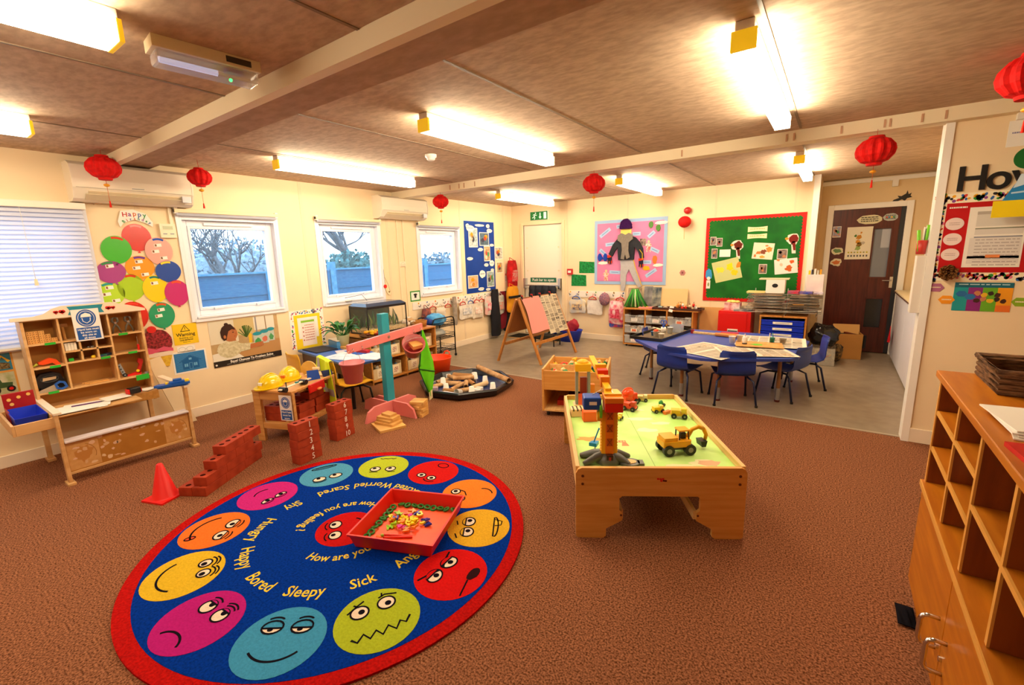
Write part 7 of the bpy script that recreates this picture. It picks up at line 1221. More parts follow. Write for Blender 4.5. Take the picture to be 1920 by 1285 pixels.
mb = MB(); mb.tube([(.055, .01, .075), (.09, .015, .125), (.13, .02, .135), (.165, .025, .12)], [.014, .012, .012, .012], Y2, 8); mb.tube([(.165, .025, .12), (.185, .028, .08), (.18, .028, .05)], [.012, .011, .010], Y2, 8); mb.build('digging_arm', ex); mb = MB(); mb.prism([(-.02, -.0), (.02, .0), (.012, .035), (-.012, .035)], -.03, .03, BLACK); mb.v = [Vector((p.x+.16, p.z+.028, .052-p.y)) for p in mb.v]; mb.build('bucket', ex, .002); mb = MB(); mb.tube([(.075, .03, .08), (.10, .035, .12)], .004, GYL, 6); mb.build('piston', ex)
def mini_truck(name, loc, rz, c1, c2, label, s=1.0, extra=None, cat='toy vehicle'):
    t = thing(name, label, cat, loc, rz); 
    for x in (-.03, .03):
        for y in (-.024, .024): mb = MB(); mb.cyl((x*s, (y-.007)*s, .016*s), (x*s, (y+.007)*s, .016*s), .016*s, BLACK, n=14); mb.cyl((x*s, (y-.0075)*s, .016*s), (x*s, (y+.0075)*s, .016*s), .006*s, GYL, n=8); mb.build('wheel', t)
    mb = MB(); mb.box(-.048*s, .045*s, -.022*s, .022*s, .014*s, .032*s, M(c1, .35)); mb.prism([(-.045*s, -.024*s), (.005*s, -.024*s), (.005*s, .024*s), (-.045*s, .024*s)], .032*s, .052*s, M(c1, .35)); mb.build('body', t, .003*s)
    mb = MB(); mb.box(.010*s, .042*s, -.02*s, .02*s, .032*s, .062*s, M(c2, .35)); mb.build('cab', t, .004*s)
    if extra: extra(t, s)
    return t
mini_truck('toy_truck', ontab(.60, 1.18), R(20), 'd8c070', 'e8d8a0', 'beige toy truck near the far edge of the play table', .85); mini_truck('toy_truck', ontab(.655, .93), R(50), 'f0c81c', 'f4d860', 'small yellow toy truck in the middle of the play table', .85); mini_truck('toy_truck', ontab(.77, .82), R(20), 'f0bc1c', 'f0d040', 'yellow toy dumper near the right edge of the play table', 1.15)
mini_truck('toy_truck', ontab(.36, .79), R(90), 'e8c41c', 'e8d048', 'tiny yellow toy truck beside the crane cab', .6)
def drum(t, s): mb = MB(); mb.sph((-.015, 0, .062*s), (.036*s, .028*s, .028*s), M('f04a14', .3), 16, 10); mb.build('mixer_drum', t); mb = MB(); mb.tube([(-.01+.045*math.cos(R(a)), .01, .095+.028*math.sin(R(a))) for a in range(0, 360, 30)], .007, M('f0501c', .3), 7, True); mb.build('drum_ring', t)
mini_truck('toy_mixer', ontab(.49, 1.12), R(60), 'f04814', 'e83a10', 'orange toy cement mixer towards the far end of the play table', 1.35, drum)
mini_truck('toy_truck', ontab(.465, .98), R(0), 'e8401c', 'c8381a', 'red toy low-loader in front of the orange mixer', 1.1)
mb = MB(); mb.sph((0, 0, .022), (.018, .016, .022), M('1f8a3a', .4), 12, 8, fn=lambda u: 1+.15*math.sin(9*u.x+7*u.z)); mb.cyl((.02, -.01, .012), (.02, .01, .012), .012, BLACK, n=12); o = mb.build('green_toy', loc=ontab(.71, 1.06)); tag(o, 'small green toy with a wheel near the far right of the play table', 'toy')
mb = MB(); mb.box(-.03, .03, -.012, .012, 0, .022, M('f07828', .4)); o = mb.build('orange_track_piece', loc=ontab(.71, .90), rot=(0, 0, R(70))); tag(o, 'orange toy piece between the two yellow toy trucks', 'toy')
# toys in the bin
rr = random.Random(31); binc = [('e8401c', 'red'), ('1f8a4a', 'green'), ('f0b41c', 'yellow'), ('f08a1c', 'orange'), ('e8c48a', 'wooden'), ('2a5ab8', 'blue')]
a20 = R(20)
for k in range(46):
    hx, nm = binc[rr.randrange(6)] if k % 3 else binc[2 + (k % 2)*2]
    u = rr.uniform(.045, .27) if k % 2 else rr.uniform(.34, .55); v = rr.uniform(.05, .55); z = .375+rr.uniform(0, .035)
    if abs(v-.306) < .03 and k % 2: v += .07
    m = M(hx, .45); mb = MB(); f = k % 4
    if f == 0: mb.cyl((0, 0, -.02), (0, 0, .02), .020, m, n=14); mb.sph((0, 0, .03), .016, M('e8b888', .5), 10, 8); nmk = 'peg figure'
    elif f == 1: mb.sph((0, 0, 0), .026, m, 14, 10); mb.cyl((0, 0, .022), (0, 0, .032), .004, M('3a6a2a', .5), n=6); nmk = 'ball'
    elif f == 2: mb.box(-.045, .045, -.014, .014, -.010, .012, m, rz=0); mb.box(-.04, -.02, -.014, .014, .012, .03, m); nmk = 'wooden brick'
    else: mb.tube([(-.045, 0, 0), (-.02, .02, .01), (.02, .02, .01), (.045, 0, 0)], .013, m, 8); nmk = 'curved piece'
    o = mb.build('small_toy', loc=(2.965+u*math.cos(a20)-v*math.sin(a20), 3.455+u*math.sin(a20)+v*math.cos(a20), z), rot=(rr.uniform(-.8, .8), rr.uniform(-.8, .8), rr.uniform(0, 6.28))); tag(o, '%s %s heaped in the open top of the toy bin' % (nm, nmk), 'toy', '%s %ss in the toy bin' % (nm, nmk))
t = thing('toy_giraffe', 'yellow toy giraffe standing up from the toys in the bin', 'toy', (3.20, 3.78, .40), R(200)); mb = MB(); mb.tube([(-.04, 0, .02), (.0, 0, .03), (.03, 0, .05), (.05, 0, .10), (.045, 0, .12)], [.03, .032, .022, .014, .016], CY, 10); mb.tube([(.03, 0, .12), (.08, 0, .105)], [.016, .010], CY, 8); mb.build('body', t)
for k, (u, v, w, d, h, hx, nm) in enumerate(((.12, .14, .12, .16, .05, 'b8301c', 'red'), (.30, .16, .14, .14, .04, 'd8c8a0', 'patterned'), (.20, .36, .2, .14, .06, '5a1c1c', 'dark red'))):
    mb = MB(); mb.box(0, w, 0, d, 0, h, M(hx, .5, h2='8a6a30' if k == 1 else None, scale=14)); o = mb.build('toy_box', loc=(2.965+u*math.cos(a20)-v*math.sin(a20), 3.455+u*math.sin(a20)+v*math.cos(a20), .0685), rot=(0, 0, a20), bevel=.003); tag(o, '%s box on the low shelf under the toy bin' % nm, 'box')
# ---------------------------------------------------------------- things on the blue table
bt = thing('messy_tray', 'shallow black tray of paint pots at the left end of the blue table', 'tray', (3.43, 5.56, .482), R(-8)); mb = MB(); KB = M('121316', .35); a, b = .19, .44
mb.box(-a, a, -b, b, 0, .006, M('3a3632', .4)); [mb.box(*q, 0, .035, KB) for q in ((-a, a, -b-.012, -b), (-a, a, b, b+.012), (-a-.012, -a, -b-.012, b+.012), (a, a+.012, -b-.012, b+.012))]; mb.box(-a+.01, a-.01, -b+.01, b-.01, .006, .007, M('8a7a62', .5, h2='6a5c48', scale=8)); mb.build('tray_shell', bt, .003)
for (x, y, r, h, hx, lab) in ((3.50, 5.28, .035, .055, 'efe6dc', 'white pot in the black craft tray, nearest the camera'), (3.42, 5.34, .04, .07, 'e8dcd0', 'white pot with red paint in the black craft tray'), (3.36, 5.42, .03, .05, '3a78b8', 'small blue pot in the black craft tray'), (3.49, 5.66, .035, .075, 'dfe6ee', 'clear cup at the back of the black craft tray')):
    cup(x, y, .490, lab, M(hx, .4), r, h, name='paint_pot', group=None)
mb = MB(); [mb.sph((rr.uniform(-.03, .03), rr.uniform(-.03, .03), .012), .016, M('e8501c', .4), 8, 6) for _ in range(5)]; o = mb.build('red_paint_blobs', loc=(3.40, 5.34, .555)); tag(o, 'orange-red lumps on top of the painted white pot', 'paint')
t = thing('food_tub', 'clear square tub at the back of the black craft tray', 'tub', (3.53, 5.80, .489)); mb = MB(); CT = glass('cfd8ea', .35, .1); mb.box(-.07, .07, -.07, .07, 0, .004, CT); [mb.box(*q, .004, .09, CT) for q in ((-.07, .07, -.07, -.067), (-.07, .07, .067, .07), (-.07, -.067, -.067, .067), (.067, .07, -.067, .067))]; mb.build('tub_walls', t)
t = thing('blue_scissors', 'blue handled scissors standing in a pot in the black craft tray', 'scissors', (3.39, 5.72, .489)); mb = MB(); 
for s in (-1, 1): mb.tube([(s*.018+.018*math.cos(R(q)), 0, .125+.024*math.sin(R(q))) for q in range(0, 360, 40)], .006, M('1c50c8', .4), 7, True); mb.tube([(s*.01, 0, .10), (0, 0, .04)], .006, M('1c50c8', .4), 6)
mb.build('handles', t); mb = MB(); mb.lathe([(0, 0), (.028, 0), (.032, .06), (.028, .06), (.02, .004), (0, .004)], PAPER, 14); mb.build('pot', t)
mb = MB(); mb.cyl((-.10, 0, 0), (.10, 0, 0), .014, M('e8d8b0', .6), n=12); o = mb.build('paper_roll', loc=(3.30, 5.80, .505), rot=(0, 0, R(-35))); tag(o, 'rolled cream paper across the far side of the black craft tray', 'paper roll')
def news(name, loc, rz, w, d, label, seed, drape=None):
    t = thing(name, label, 'newspaper', loc, rz, 'newspapers on the blue table'); mb = MB(); rr2 = random.Random(seed)
    def fn(u, v, o=0.0):
        x, y = (u-.5)*w, (v-.5)*d; z = .0025+.002*math.sin(u*9+v*4+seed)+o
        if drape and v < .12: z -= (0)
        return (x, y, z)
    mb.grid(lambda u, v: fn(u, v), 10, 10, M('ece2d2', .8), .001)
    for cx in (0, 1):
        for col in range(3):
            u0 = .04+.48*cx+.145*col; v = .05
            while v < .92:
                hh = rr2.uniform(.03, .16)
                if rr2.random() < .35: mb.grid(lambda p, q: fn(u0+.13*p, v+min(hh, .95-v)*q, .001), 2, 2, M(rr2.choice(('8a7a68', '5a5048', 'b08a60', '9a9ca0')), .8, h2='d0c4b0', scale=40))
                else:
                    q0 = v
                    while q0 < min(v+hh, .94): mb.grid(lambda p, q, q0=q0: fn(u0+.13*p, q0+.006*q, .001), 2, 1, M('a09484', .8)); q0 += .018
                v += hh+.02
    mb.build('printed_sheet', t); return t
news('newspaper', (4.14, 4.88, .4845), R(-24), .64, .60, 'open newspaper at the left of the papers on the blue table', 2); news('newspaper', (4.52, 4.98, .4895), R(26), .66, .46, 'open newspaper in the middle front of the blue table', 3); news('newspaper', (4.60, 5.58, .4945), R(4), .66, .62, 'open newspaper at the far right of the blue table', 5)
mb = MB(); mb.box(-.22, .22, -.15, .15, 0, .004, M('d8a868', .7, h2='c89050', scale=10)); mb.prism(blob(-.02, -.02, .06, .045, 3, 14, .2), .004, .005, M('6ac83a', .5)); mb.prism(blob(.12, .04, .05, .03, 6, 14, .2), .004, .005, M('e8b070', .5)); o = mb.build('painted_card', loc=(4.52, 5.30, .503), rot=(0, 0, .15)); tag(o, 'brown card painted with green in the middle of the newspapers', 'painting')
for (x, y, r, h, hx, lab) in ((4.26, 5.30, .035, .075, 'e8e4e4', 'white plastic cup on the newspapers, leftmost'), (4.32, 5.38, .03, .07, 'e4e0dc', 'second white plastic cup on the newspapers, behind the first'), (4.62, 5.48, .03, .05, '3a9a8a', 'small teal paint pot on the newspapers'), (4.72, 5.50, .035, .045, '9a9080', 'grey pot at the right of the newspapers')): cup(x, y, .5085 if x > 4.3 else .4985, lab, M(hx, .4), r, h, name='paint_pot', group=None)
t = thing('glue_bottle', 'white glue bottle on the newspapers of the blue table', 'bottle', (4.39, 5.26, .506)); mb = MB(); mb.lathe([(0, 0), (.022, 0), (.024, .07), (.014, .085), (0, .085)], PAPER, 16); mb.build('bottle_body', t); mb = MB(); mb.lathe([(0, 0), (.025, 0), (.025, .012), (0, .012)], BLACK, 14); mb.build('black_base', t); mb = MB(); mb.cyl((0, 0, .085), (0, 0, .115), .008, M('e8c8c0', .4), r2=.003); mb.build('nozzle', t)
for k, (x, y, a, hx, nm) in enumerate(((4.60, 5.42, 70, 'e8e0d0', 'cream'), (4.64, 5.46, 110, '2a8a8a', 'teal'))): mb = MB(); mb.cyl((0, 0, 0), (.03, .01, .10), .005, M(hx, .4), n=8); o = mb.build('paint_brush', loc=(x, y, .51), rot=(0, 0, R(a))); tag(o, '%s paint brush leaning among the pots on the blue table' % nm, 'brush')
t = thing('wooden_roller_frame', 'long wooden frame lying along the back of the blue table', 'craft frame', (4.03, 5.78, .4825), R(-6)); mb = MB(); mb.box(-.30, .28, -.015, .015, 0, .025, PL2); mb.cyl((-.02, -.05, .022), (.26, -.05, .022), .022, M('d88a4a', .5)); mb.build('frame', t, .003); mb = MB(); mb.cyl((-.31, 0, 0), (-.31, 0, .045), .02, M('a01a1a', .4)); mb.build('end_knob', t)
mb = MB(); mb.box(-.10, .10, -.07, .07, 0, .02, M('9a2038', .5, h2='c04050', scale=8)); o = mb.build('red_cloth_pad', loc=(4.13, 5.90, .483), rot=(0, 0, .1)); tag(o, 'folded dark red cloth at the back edge of the blue table', 'cloth')
# ---------------------------------------------------------------- drawer unit with clear trays
du = thing('tray_unit', 'wooden unit of clear trays on castors against the back wall', 'storage unit', (2.385, 6.90, 0)); w, d, h = 1.075, .30, .62; DW2 = wood('cf8d42', 'b9752e', grain=(10, 10, 1), scale=3)
for x in (0, .345, .68, w-.02): mb = MB(); mb.box(x, x+.02, 0, d, .05, h-.02, DW2); mb.build('upright', du, .001)
mb = MB(); mb.box(0, w+.07, -.005, d, h-.02, h, DW2); mb.build('top_board', du, .003); mb = MB(); mb.box(0, w, 0, d, .03, .05, DW2); mb.build('base_board', du, .002); mb = MB(); mb.box(.02, w-.02, d-.008, d, .05, h-.02, M('5a3414', .6)); mb.build('back_panel', du)
for x in (.05, w-.05): mb = MB(); mb.cyl((x-.01, .04, .018), (x+.01, .04, .018), .018, BLACK, n=14); mb.box(x-.014, x+.014, .025, .055, .024, .032, BLACK); mb.cyl((x-.01, d-.04, .018), (x+.01, d-.04, .018), .018, BLACK, n=14); mb.build('castor', du)
CLT = glass('f4f4f6', .24, .15)
for c, (x0, x1) in enumerate(((.022, .343), (.367, .678), (.702, w-.022))):
    for r in range(3):
        z = .06+r*.165; T = Matrix.Translation((0, 0, 0)); mb = MB(); hh = .13
        mb.box(x0+.01, x1-.01, .006, d-.02, z, z+.004, CLT); mb.box(x0+.006, x1-.006, .0, .004, z, z+hh*.75, CLT); mb.box(x0+.004, x0+.008, .004, d-.02, z, z+hh, CLT); mb.box(x1-.008, x1-.004, .004, d-.02, z, z+hh, CLT)
        mb.box(x0+.002, x1-.002, -.010, .002, z+hh-.022, z+hh-.012, CLT); mb.box(x0+.002, x0+.09, -.012, .002, z+hh-.03, z+hh, CLT); mb.box(x1-.09, x1-.002, -.012, .002, z+hh-.03, z+hh, CLT); tray = mb.build('clear_tray', du, .002)
        mb = MB(); mb.box((x0+x1)/2-.05, (x0+x1)/2+.05, -.003, -.0005, z+.02, z+.07, PAPER); mb.box((x0+x1)/2-.035, (x0+x1)/2+.035, -.0036, -.003, z+.025, z+.062, M(('e8d8d8', 'e07a5a', 'd8d0d0')[(r+c) % 3], .6)); mb.build('tray_label', tray)
        mb = MB(); q = random.Random(c*5+r); [mb.sph((q.uniform(x0+.04, x1-.04), q.uniform(.03, d-.06), z+.02+q.uniform(0, .05)), q.uniform(.02, .035), M(q.choice(('c8a878', '8a8a90', 'b8b0a8', 'd8c8b0')), .7), 8, 6) for _ in range(10)]; mb.build('tray_contents', tray)['kind'] = 'stuff'
for k, (x0, x1, hx, hx2, lab, dz) in enumerate(((2.36, 2.58, '8a6a4a', 'c0b09a', 'brown patterned picture board leaning behind the green stalks', .30), (2.62, 2.76, '6a6a70', '9a9a9c', 'grey strip board leaning behind the green stalks', .33), (2.76, 2.90, '3a4a5a', 'a8a898', 'dark blue and cream picture leaning at the right of the green stalks', .32), (2.90, 3.30, 'e8c890', None, 'plain cream board standing behind the trays on the wooden tray unit', .30))):
    mb = MB(); mb.box(0, x1-x0, 0, .008, 0, dz, M(hx, .6, h2=hx2, scale=9) if hx2 else M(hx, .6)); o = mb.build('leaning_board', loc=(x0, 7.13+.012*(k % 2), .621), rot=(R(-8), 0, 0)); tag(o, lab, 'board')
lk = thing('green_stalk_bundle', 'fan of long green and white stalks on the wooden tray unit', 'plant bundle', (2.50, 7.04, .621)); rr = random.Random(14)
for k in range(22):
    f = (k+.5)/22; x0 = -.03+.09*f; x1 = -.15+.40*f; mb = MB(); c = ('2f8a2c', '1f6a2a', '4aa83a', 'cfe0b0')[k % 4]
    mb.tube([(x0, .02, .29), (x0*.6+x1*.4, -.01-.01*(k % 3), .17), (x1, -.03-.02*(k % 3), .012)], [.010, .012, .013], M(c, .5), 6); mb.build('stalk', lk)
mb = MB(); mb.box(-.12, .28, -.03, .03, 0, .012, M('2a7a30', .6)); mb.sph((.22, -.05, .015), (.05, .03, .014), M('f0b41c', .4), 10, 7); mb.build('base', lk)
mb = MB(); mb.box(0, .22, 0, .14, 0, .02, M('e8807a', .6, h2='f0a09a', scale=8)); o = mb.build('pink_folded_card', loc=(2.62, 6.92, .621)); tag(o, 'pink card on the wooden tray unit below the stalks', 'card')
bt2 = thing('display_tray', 'dark brown tray of red and white ornaments on the wooden tray unit', 'tray', (3.14, 7.0, .621), R(0)); mb = MB(); mb.box(-.28, .42, -.10, .09, 0, .008, M('3a1a14', .4)); [mb.box(*q, .0, .03, M('4a2418', .4)) for q in ((-.29, .43, -.11, -.10), (-.29, .43, .09, .10), (-.29, -.28, -.11, .10), (.42, .43, -.11, .10))]; mb.build('tray_shell', bt2, .002)
rr = random.Random(17)
for k in range(18):
    hx, nm = rr.choice((('d8281c', 'red'), ('f0ece8', 'white'), ('f09a4a', 'orange'), ('e8c8a0', 'cream'))); x, y = 3.14+rr.uniform(.06, .34), 7.0+rr.uniform(-.07, .06); mb = MB(); mb.sph((0, 0, 0), (.022, .018, .024), M(hx, .5), 10, 7, fn=lambda u: 1+.2*math.sin(6*u.x+4*u.z)); mb.cyl((0, 0, .02), (.005, 0, .045), .003, M('8a3a20', .5), n=5); o = mb.build('paper_ornament', loc=(x, y, .652+.022*(k % 3)), rot=(0, 0, k)); tag(o, '%s ornament heaped in the brown tray' % nm, 'ornament', '%s ornaments in the brown tray' % nm)
for k, (x, hx, nm) in enumerate(((3.02, '9ab8c0', 'pale blue'), (3.10, 'b0a090', 'grey'))): mb = MB(); mb.sph((0, 0, .018), (.035, .025, .018), M(hx, .5), 10, 7); o = mb.build('shell', loc=(x-.07, 6.97, .630)); tag(o, '%s shell at the left of the brown tray' % nm, 'shell')
mb = MB(); mb.rect(0, .06, 0, .09, 0, .002, PAPER); o = mb.build('price_card', loc=(3.10, 6.885, .60), rot=(R(80), R(15), 0)); tag(o, 'small white card hanging over the front of the brown tray', 'card')
# tan panels, red cabinet, blue drawer unit
mb = MB(); mb.box(0, .32, 0, .02, 0, .66, M('d8a86a', .6, var=.06, scale=3)); o = mb.build('cardboard_sheet', loc=(3.50, 7.12, 0)); tag(o, 'tan cardboard panel on the floor between the tray unit and the red cabinet', 'panel')
rc = thing('red_cabinet', 'red metal cabinet with a white label behind the blue table', 'cabinet', (3.82, 6.80, 0)); RC = M('d8100c', .35); mb = MB(); mb.box(0, .41, 0, .38, .0, .655, RC); mb.build('cabinet_body', rc, .004); mb = MB(); mb.box(.015, .36, -.008, 0, .04, .63, RC); mb.build('door', rc, .003); mb = MB(); mb.box(.13, .26, -.012, -.008, .34, .41, PAPER); mb.box(.135, .255, -.014, -.012, .36, .39, GY); mb.build('label_plate', rc)
for k, (x, y, w, dd, h, hx, hx2, lab) in enumerate(((3.97, 6.98, .20, .16, .10, 'e8d8d8', 'c86a70', 'pink and white patterned box on the red cabinet'), (4.12, 6.90, .22, .18, .025, '4a4a5a', 'b0a8a8', 'dark magazine on the red cabinet'), (4.10, 7.05, .26, .14, .05, 'e8d8c0', None, 'cream box lid at the back of the red cabinet'))):
    mb = MB(); mb.box(-w/2, w/2, -dd/2, dd/2, 0, h, M(hx, .6, h2=hx2, scale=14) if hx2 else M(hx, .6)); o = mb.build('craft_box', loc=(x, y, .656)); tag(o, lab, 'box')
mb = MB(); [mb.sph((rr.uniform(-.07, .07), rr.uniform(-.04, .04), .015), (.035, .03, .02), M('e8e080', .6), 8, 6) for _ in range(5)]; o = mb.build('yellow_tissue', loc=(3.97, 6.98, .757)); tag(o, 'yellow tissue paper on top of the patterned box', 'tissue')
bd = thing('drawer_unit', 'wooden unit with blue drawers behind the blue table', 'drawer unit', (4.335, 6.80, 0)); mb = MB(); 
for x in (0, .515): mb = MB(); mb.box(x, x+.02, 0, .40, 0, .60, DW2); mb.build('side_panel', bd, .002)
for x in (0, .26): mb = MB(); mb.box(x, x+.275, -.004, .40, .60, .622, DW2); mb.build('top_board', bd, .002)
mb = MB(); mb.box(.02, .515, .385, .395, 0, .60, M('5a3414', .6)); mb.build('back_panel', bd)
BD = M('1232c8', .3)
for k in range(7):
    z = .02+k*.079; mb = MB(); mb.box(.028, .507, -.004, .38, z, z+.062, BD); mb.box(.022, .513, -.010, .02, z+.055, z+.070, BD); o = mb.build('drawer', bd, .003); mb = MB(); mb.box(.16, .38, -.0125, -.0045, z+.018, z+.048, PAPER); mb.box(.19, .35, -.0132, -.0125, z+.03, z+.036, M('a0a0b0', .6)); mb.build('drawer_label', o)
# drying rack
WR = M('a8a49c', .35, .7); dr = thing('drying_rack', 'wire paper-drying rack stacked above the blue drawers', 'drying rack', (4.16, 6.80, .624))
for x in (.06, .45, .80): mb = MB(); mb.tube([(x, .36, .0), (x, .36, .33)], .006, WR, 8); mb.tube([(x, .05, .0), (x, .36, .0)], .006, WR, 8); mb.build('upright_rod', dr)
for k in range(13):
    z = .045+k*.0195; dip = .05 if k == 2 else 0; mb = MB(); mb.tube([(.0+.012*(k % 3), .0, z-dip), (.85, .0, z), (.85, .36, z), (.0, .36, z)], .0032, WR, 5, True)
    for j in range(9): x = .06+.09*j; mb.tube([(x, 0, z-dip*(1-j/9)), (x, .36, z)], .0018, WR, 4)
    mb.build('wire_shelf', dr)
rr = random.Random(18)
for k in range(12):
    x, w = (4.20, .36) if k % 2 else (4.62, .34); x += rr.uniform(0, .05); hx, nm = rr.choice((('d8c0a0', 'beige'), ('e8e4dc', 'white'), ('c8a070', 'tan'), ('d8cfc8', 'grey')))
    z = .624+.045+(k)*.0195+.0045; mb = MB(); mb.grid(lambda u, v: (u*w, v*.30, .002*math.sin(u*7+k)), 6, 2, M(hx, .7, h2='b88a5a', scale=7), .0012); o = mb.build('drying_painting', loc=(x, 6.82, z)); tag(o, '%s painting drying on the wire rack' % nm, 'painting', '%s paintings on the drying rack' % nm)
for k, (x, y, z, w, h, hx) in enumerate(((4.66, 6.805, .84, .10, .05, '17151a'), (4.68, 6.805, .70, .14, .06, '1a1820'), (4.70, 6.805, .76, .12, .05, 'd8983a'), (4.26, 6.805, .78, .10, .05, '2a2a30'))): mb = MB(); mb.box(0, w, 0, .12, 0, .012, M(hx, .5)); o = mb.build('craft_model', loc=(x, y, .624+.045+round((z-.669)/.0195)*.0195+.0045)); tag(o, ('black flat model near the middle of the drying rack, upper', 'black flat model near the bottom of the drying rack', 'orange card model in the middle of the drying rack', 'dark print at the left of the drying rack')[k], 'craft model')
t = thing('white_box', 'white cardboard box with a black dot on top of the drying rack', 'box', (4.375, 6.85, .912)); mb = MB(); mb.box(0, .215, 0, .18, 0, .175, PAPER); mb.build('box_body', t, .002); mb = MB(); mb.T = Matrix(((1, 0, 0, 0), (0, 0, -1, 0), (0, 1, 0, 0), (0, 0, 0, 1))); mb.ell(.105, .10, .034, .026, .001, .003, BLACK); mb.build('black_dot', t)
mb = MB(); mb.box(0, .34, 0, .18, 0, .016, M('d8d0b0', .6)); o = mb.build('flat_tray', loc=(4.29, 6.85, 1.0885)); tag(o, 'thin cream tray lying on top of the white box', 'tray'); mb = MB(); mb.box(0, .22, 0, .18, 0, .018, M('e8d890', .5)); o = mb.build('yellow_book', loc=(4.15, 6.84, .912)); tag(o, 'pale yellow book at the left end of the drying rack top', 'book')
for k, (x, w, hx, nm) in enumerate(((4.63, .12, 'c8304a', 'red'), (4.76, .14, '3a4ab0', 'blue'), (4.91, .10, 'd8d0e0', 'pale'))): mb = MB(); mb.box(0, w, 0, .2, 0, .03-.006*k, M(hx, .5, h2='8a6a8a', scale=20)); o = mb.build('magazine', loc=(x, 6.82, .912)); tag(o, '%s magazine lying on top of the drying rack' % nm, 'magazine')
t = thing('magazine_file', 'white magazine file of papers at the right end of the drying rack', 'file box', (4.82, 6.98, .0)); t.location.z = .93; mb = MB(); mb.box(0, .18, 0, .12, 0, .22, M('ece4e0', .6, h2='e0ccd0', scale=4)); mb.build('file_body', t, .002); mb = MB(); [mb.box(.01+.03*k, .03+.03*k, .01, .11, .22, .27+.01*(k % 3), M(('e8c81c', '3a3a40', 'e8e4dc', 'c8c0b0', 'e0a030')[k], .6)) for k in range(5)]; mb.build('papers', t)
t2 = MB(); t2.box(.0, .17, 0, .10, 0, .02, M('b8b0a8', .5)); t2.box(.02, .05, .02, .08, -.26+.0, 0, WR); o = t2.build('rack_shelf', loc=(4.825, 6.99, .908)); tag(o, 'small grey shelf carrying the white magazine file', 'shelf')
# bin bag, clear box and cardboard box by the dark door
sack('bin_bag', 'shiny black bin bag on top of the clear storage box', (5.06, 6.97, .235), (.17, .16, .145), '0c0c10', seed=8, rough=.18)
t = thing('clear_storage_box', 'clear plastic box of red and yellow toys beside the cardboard box', 'storage box', (5.05, 7.0, 0)); mb = MB(); PB2 = glass('e0d8c8', .30, .15); mb.box(-.15, .15, -.14, .14, 0, .006, PB2); [mb.box(*q, .006, .225, PB2) for q in ((-.15, .15, -.14, -.135), (-.15, .15, .135, .14), (-.15, -.145, -.135, .135), (.145, .15, -.135, .135))]; mb.build('box_walls', t)
mb = MB(); rr = random.Random(6); [mb.sph((rr.uniform(-.10, .10), rr.uniform(-.09, .09), .04+rr.uniform(0, .13)), (rr.uniform(.03, .05), .03, .03), M(rr.choice(('d8502a', 'e8b02a', '8a6a4a', 'c8b8a0', 'b03028')), .6), 10, 7) for _ in range(22)]; mb.build('toy_contents', t)['kind'] = 'stuff'
t = thing('cardboard_box', 'open cardboard box of papers in front of the dark door', 'box', (5.32, 7.55, 0), R(8)); KB2 = M('b8803f', .8, var=.06, scale=5); mb = MB(); [mb.box(*q, 0, .34, KB2) for q in ((-.15, .15, -.13, -.122), (-.15, .15, .122, .13), (-.15, -.142, -.122, .122), (.142, .15, -.122, .122))]; mb.box(-.14, .14, -.12, .12, 0, .006, KB2); mb.build('box_walls', t, .001)
mb = MB(); mb.box(-.15, .15, .126, .134, .30, .44, M('c89a5c', .8), rx=R(-25)); mb.box(-.15, -.142, -.12, .12, .31, .40, M('c89a5c', .8), ry=R(-30)); mb.build('flap', t); mb = MB(); [mb.box(-.10+.05*k, -.06+.05*k, -.10, .08, .15, .30+.02*(k % 3), M(('e8e0d8', '1a181a', '6a2a1a', 'd8c8b0', '2a2a2a')[k], .6), rz=.2*k) for k in range(5)]; mb.build('papers', t)
mb = MB(Matrix(((1, 0, 0, 0), (0, 0, -1, -.1305), (0, 1, 0, 0), (0, 0, 0, 1)))); mb.prism(blob(-.09, .14, .045, .05, 3, 14, .4), 0, .001, BLACK); mb.build('printed_mark', t)
t = thing('tiger_stripe_box', 'dark spotted bag between the bin bag and the cardboard box', 'bag', (5.22, 7.20, 0)); mb = MB(); mb.sph((0, 0, .12), (.06, .09, .12), M('2a2018', .7, h2='8a6a3a', scale=30), 14, 10); t.name = 'spotted_bag'; mb.build('bag_body', t)
# white cupboards in the alcove
wc2 = thing('white_cupboard', 'low white cupboards with a cream worktop along the alcove side', 'cupboard', (5.80, 5.50, 0)); WCM = M('dcd9e4', .4); mb = MB(); mb.box(.012, .26, 0, 2.38, .02, .87, WCM); mb.build('carcass', wc2)
for k in range(4): mb = MB(); mb.box(0, .012, .01+k*.595, .595+k*.595, .06, .845, WCM); mb.build('door', wc2, .002)
mb = MB(); mb.box(-.02, .26, -.01, 2.39, .87, .90, M('e0cfa8', .4)); mb.box(-.021, -.018, -.01, 2.39, .868, .885, M('5a3a2a', .5)); mb.build('worktop', wc2, .002)
t = thing('red_apron', 'red cloth hanging from the far white cupboard door', 'cloth', (5.775, 7.60, .45)); mb = MB(); mb.grid(lambda u, v: (-.01-.02*math.sin(v*6)*u, (v-.5)*(.06+.16*u), -.20*u), 10, 8, M('d81c2a', .7), .004); mb.build('folds', t)
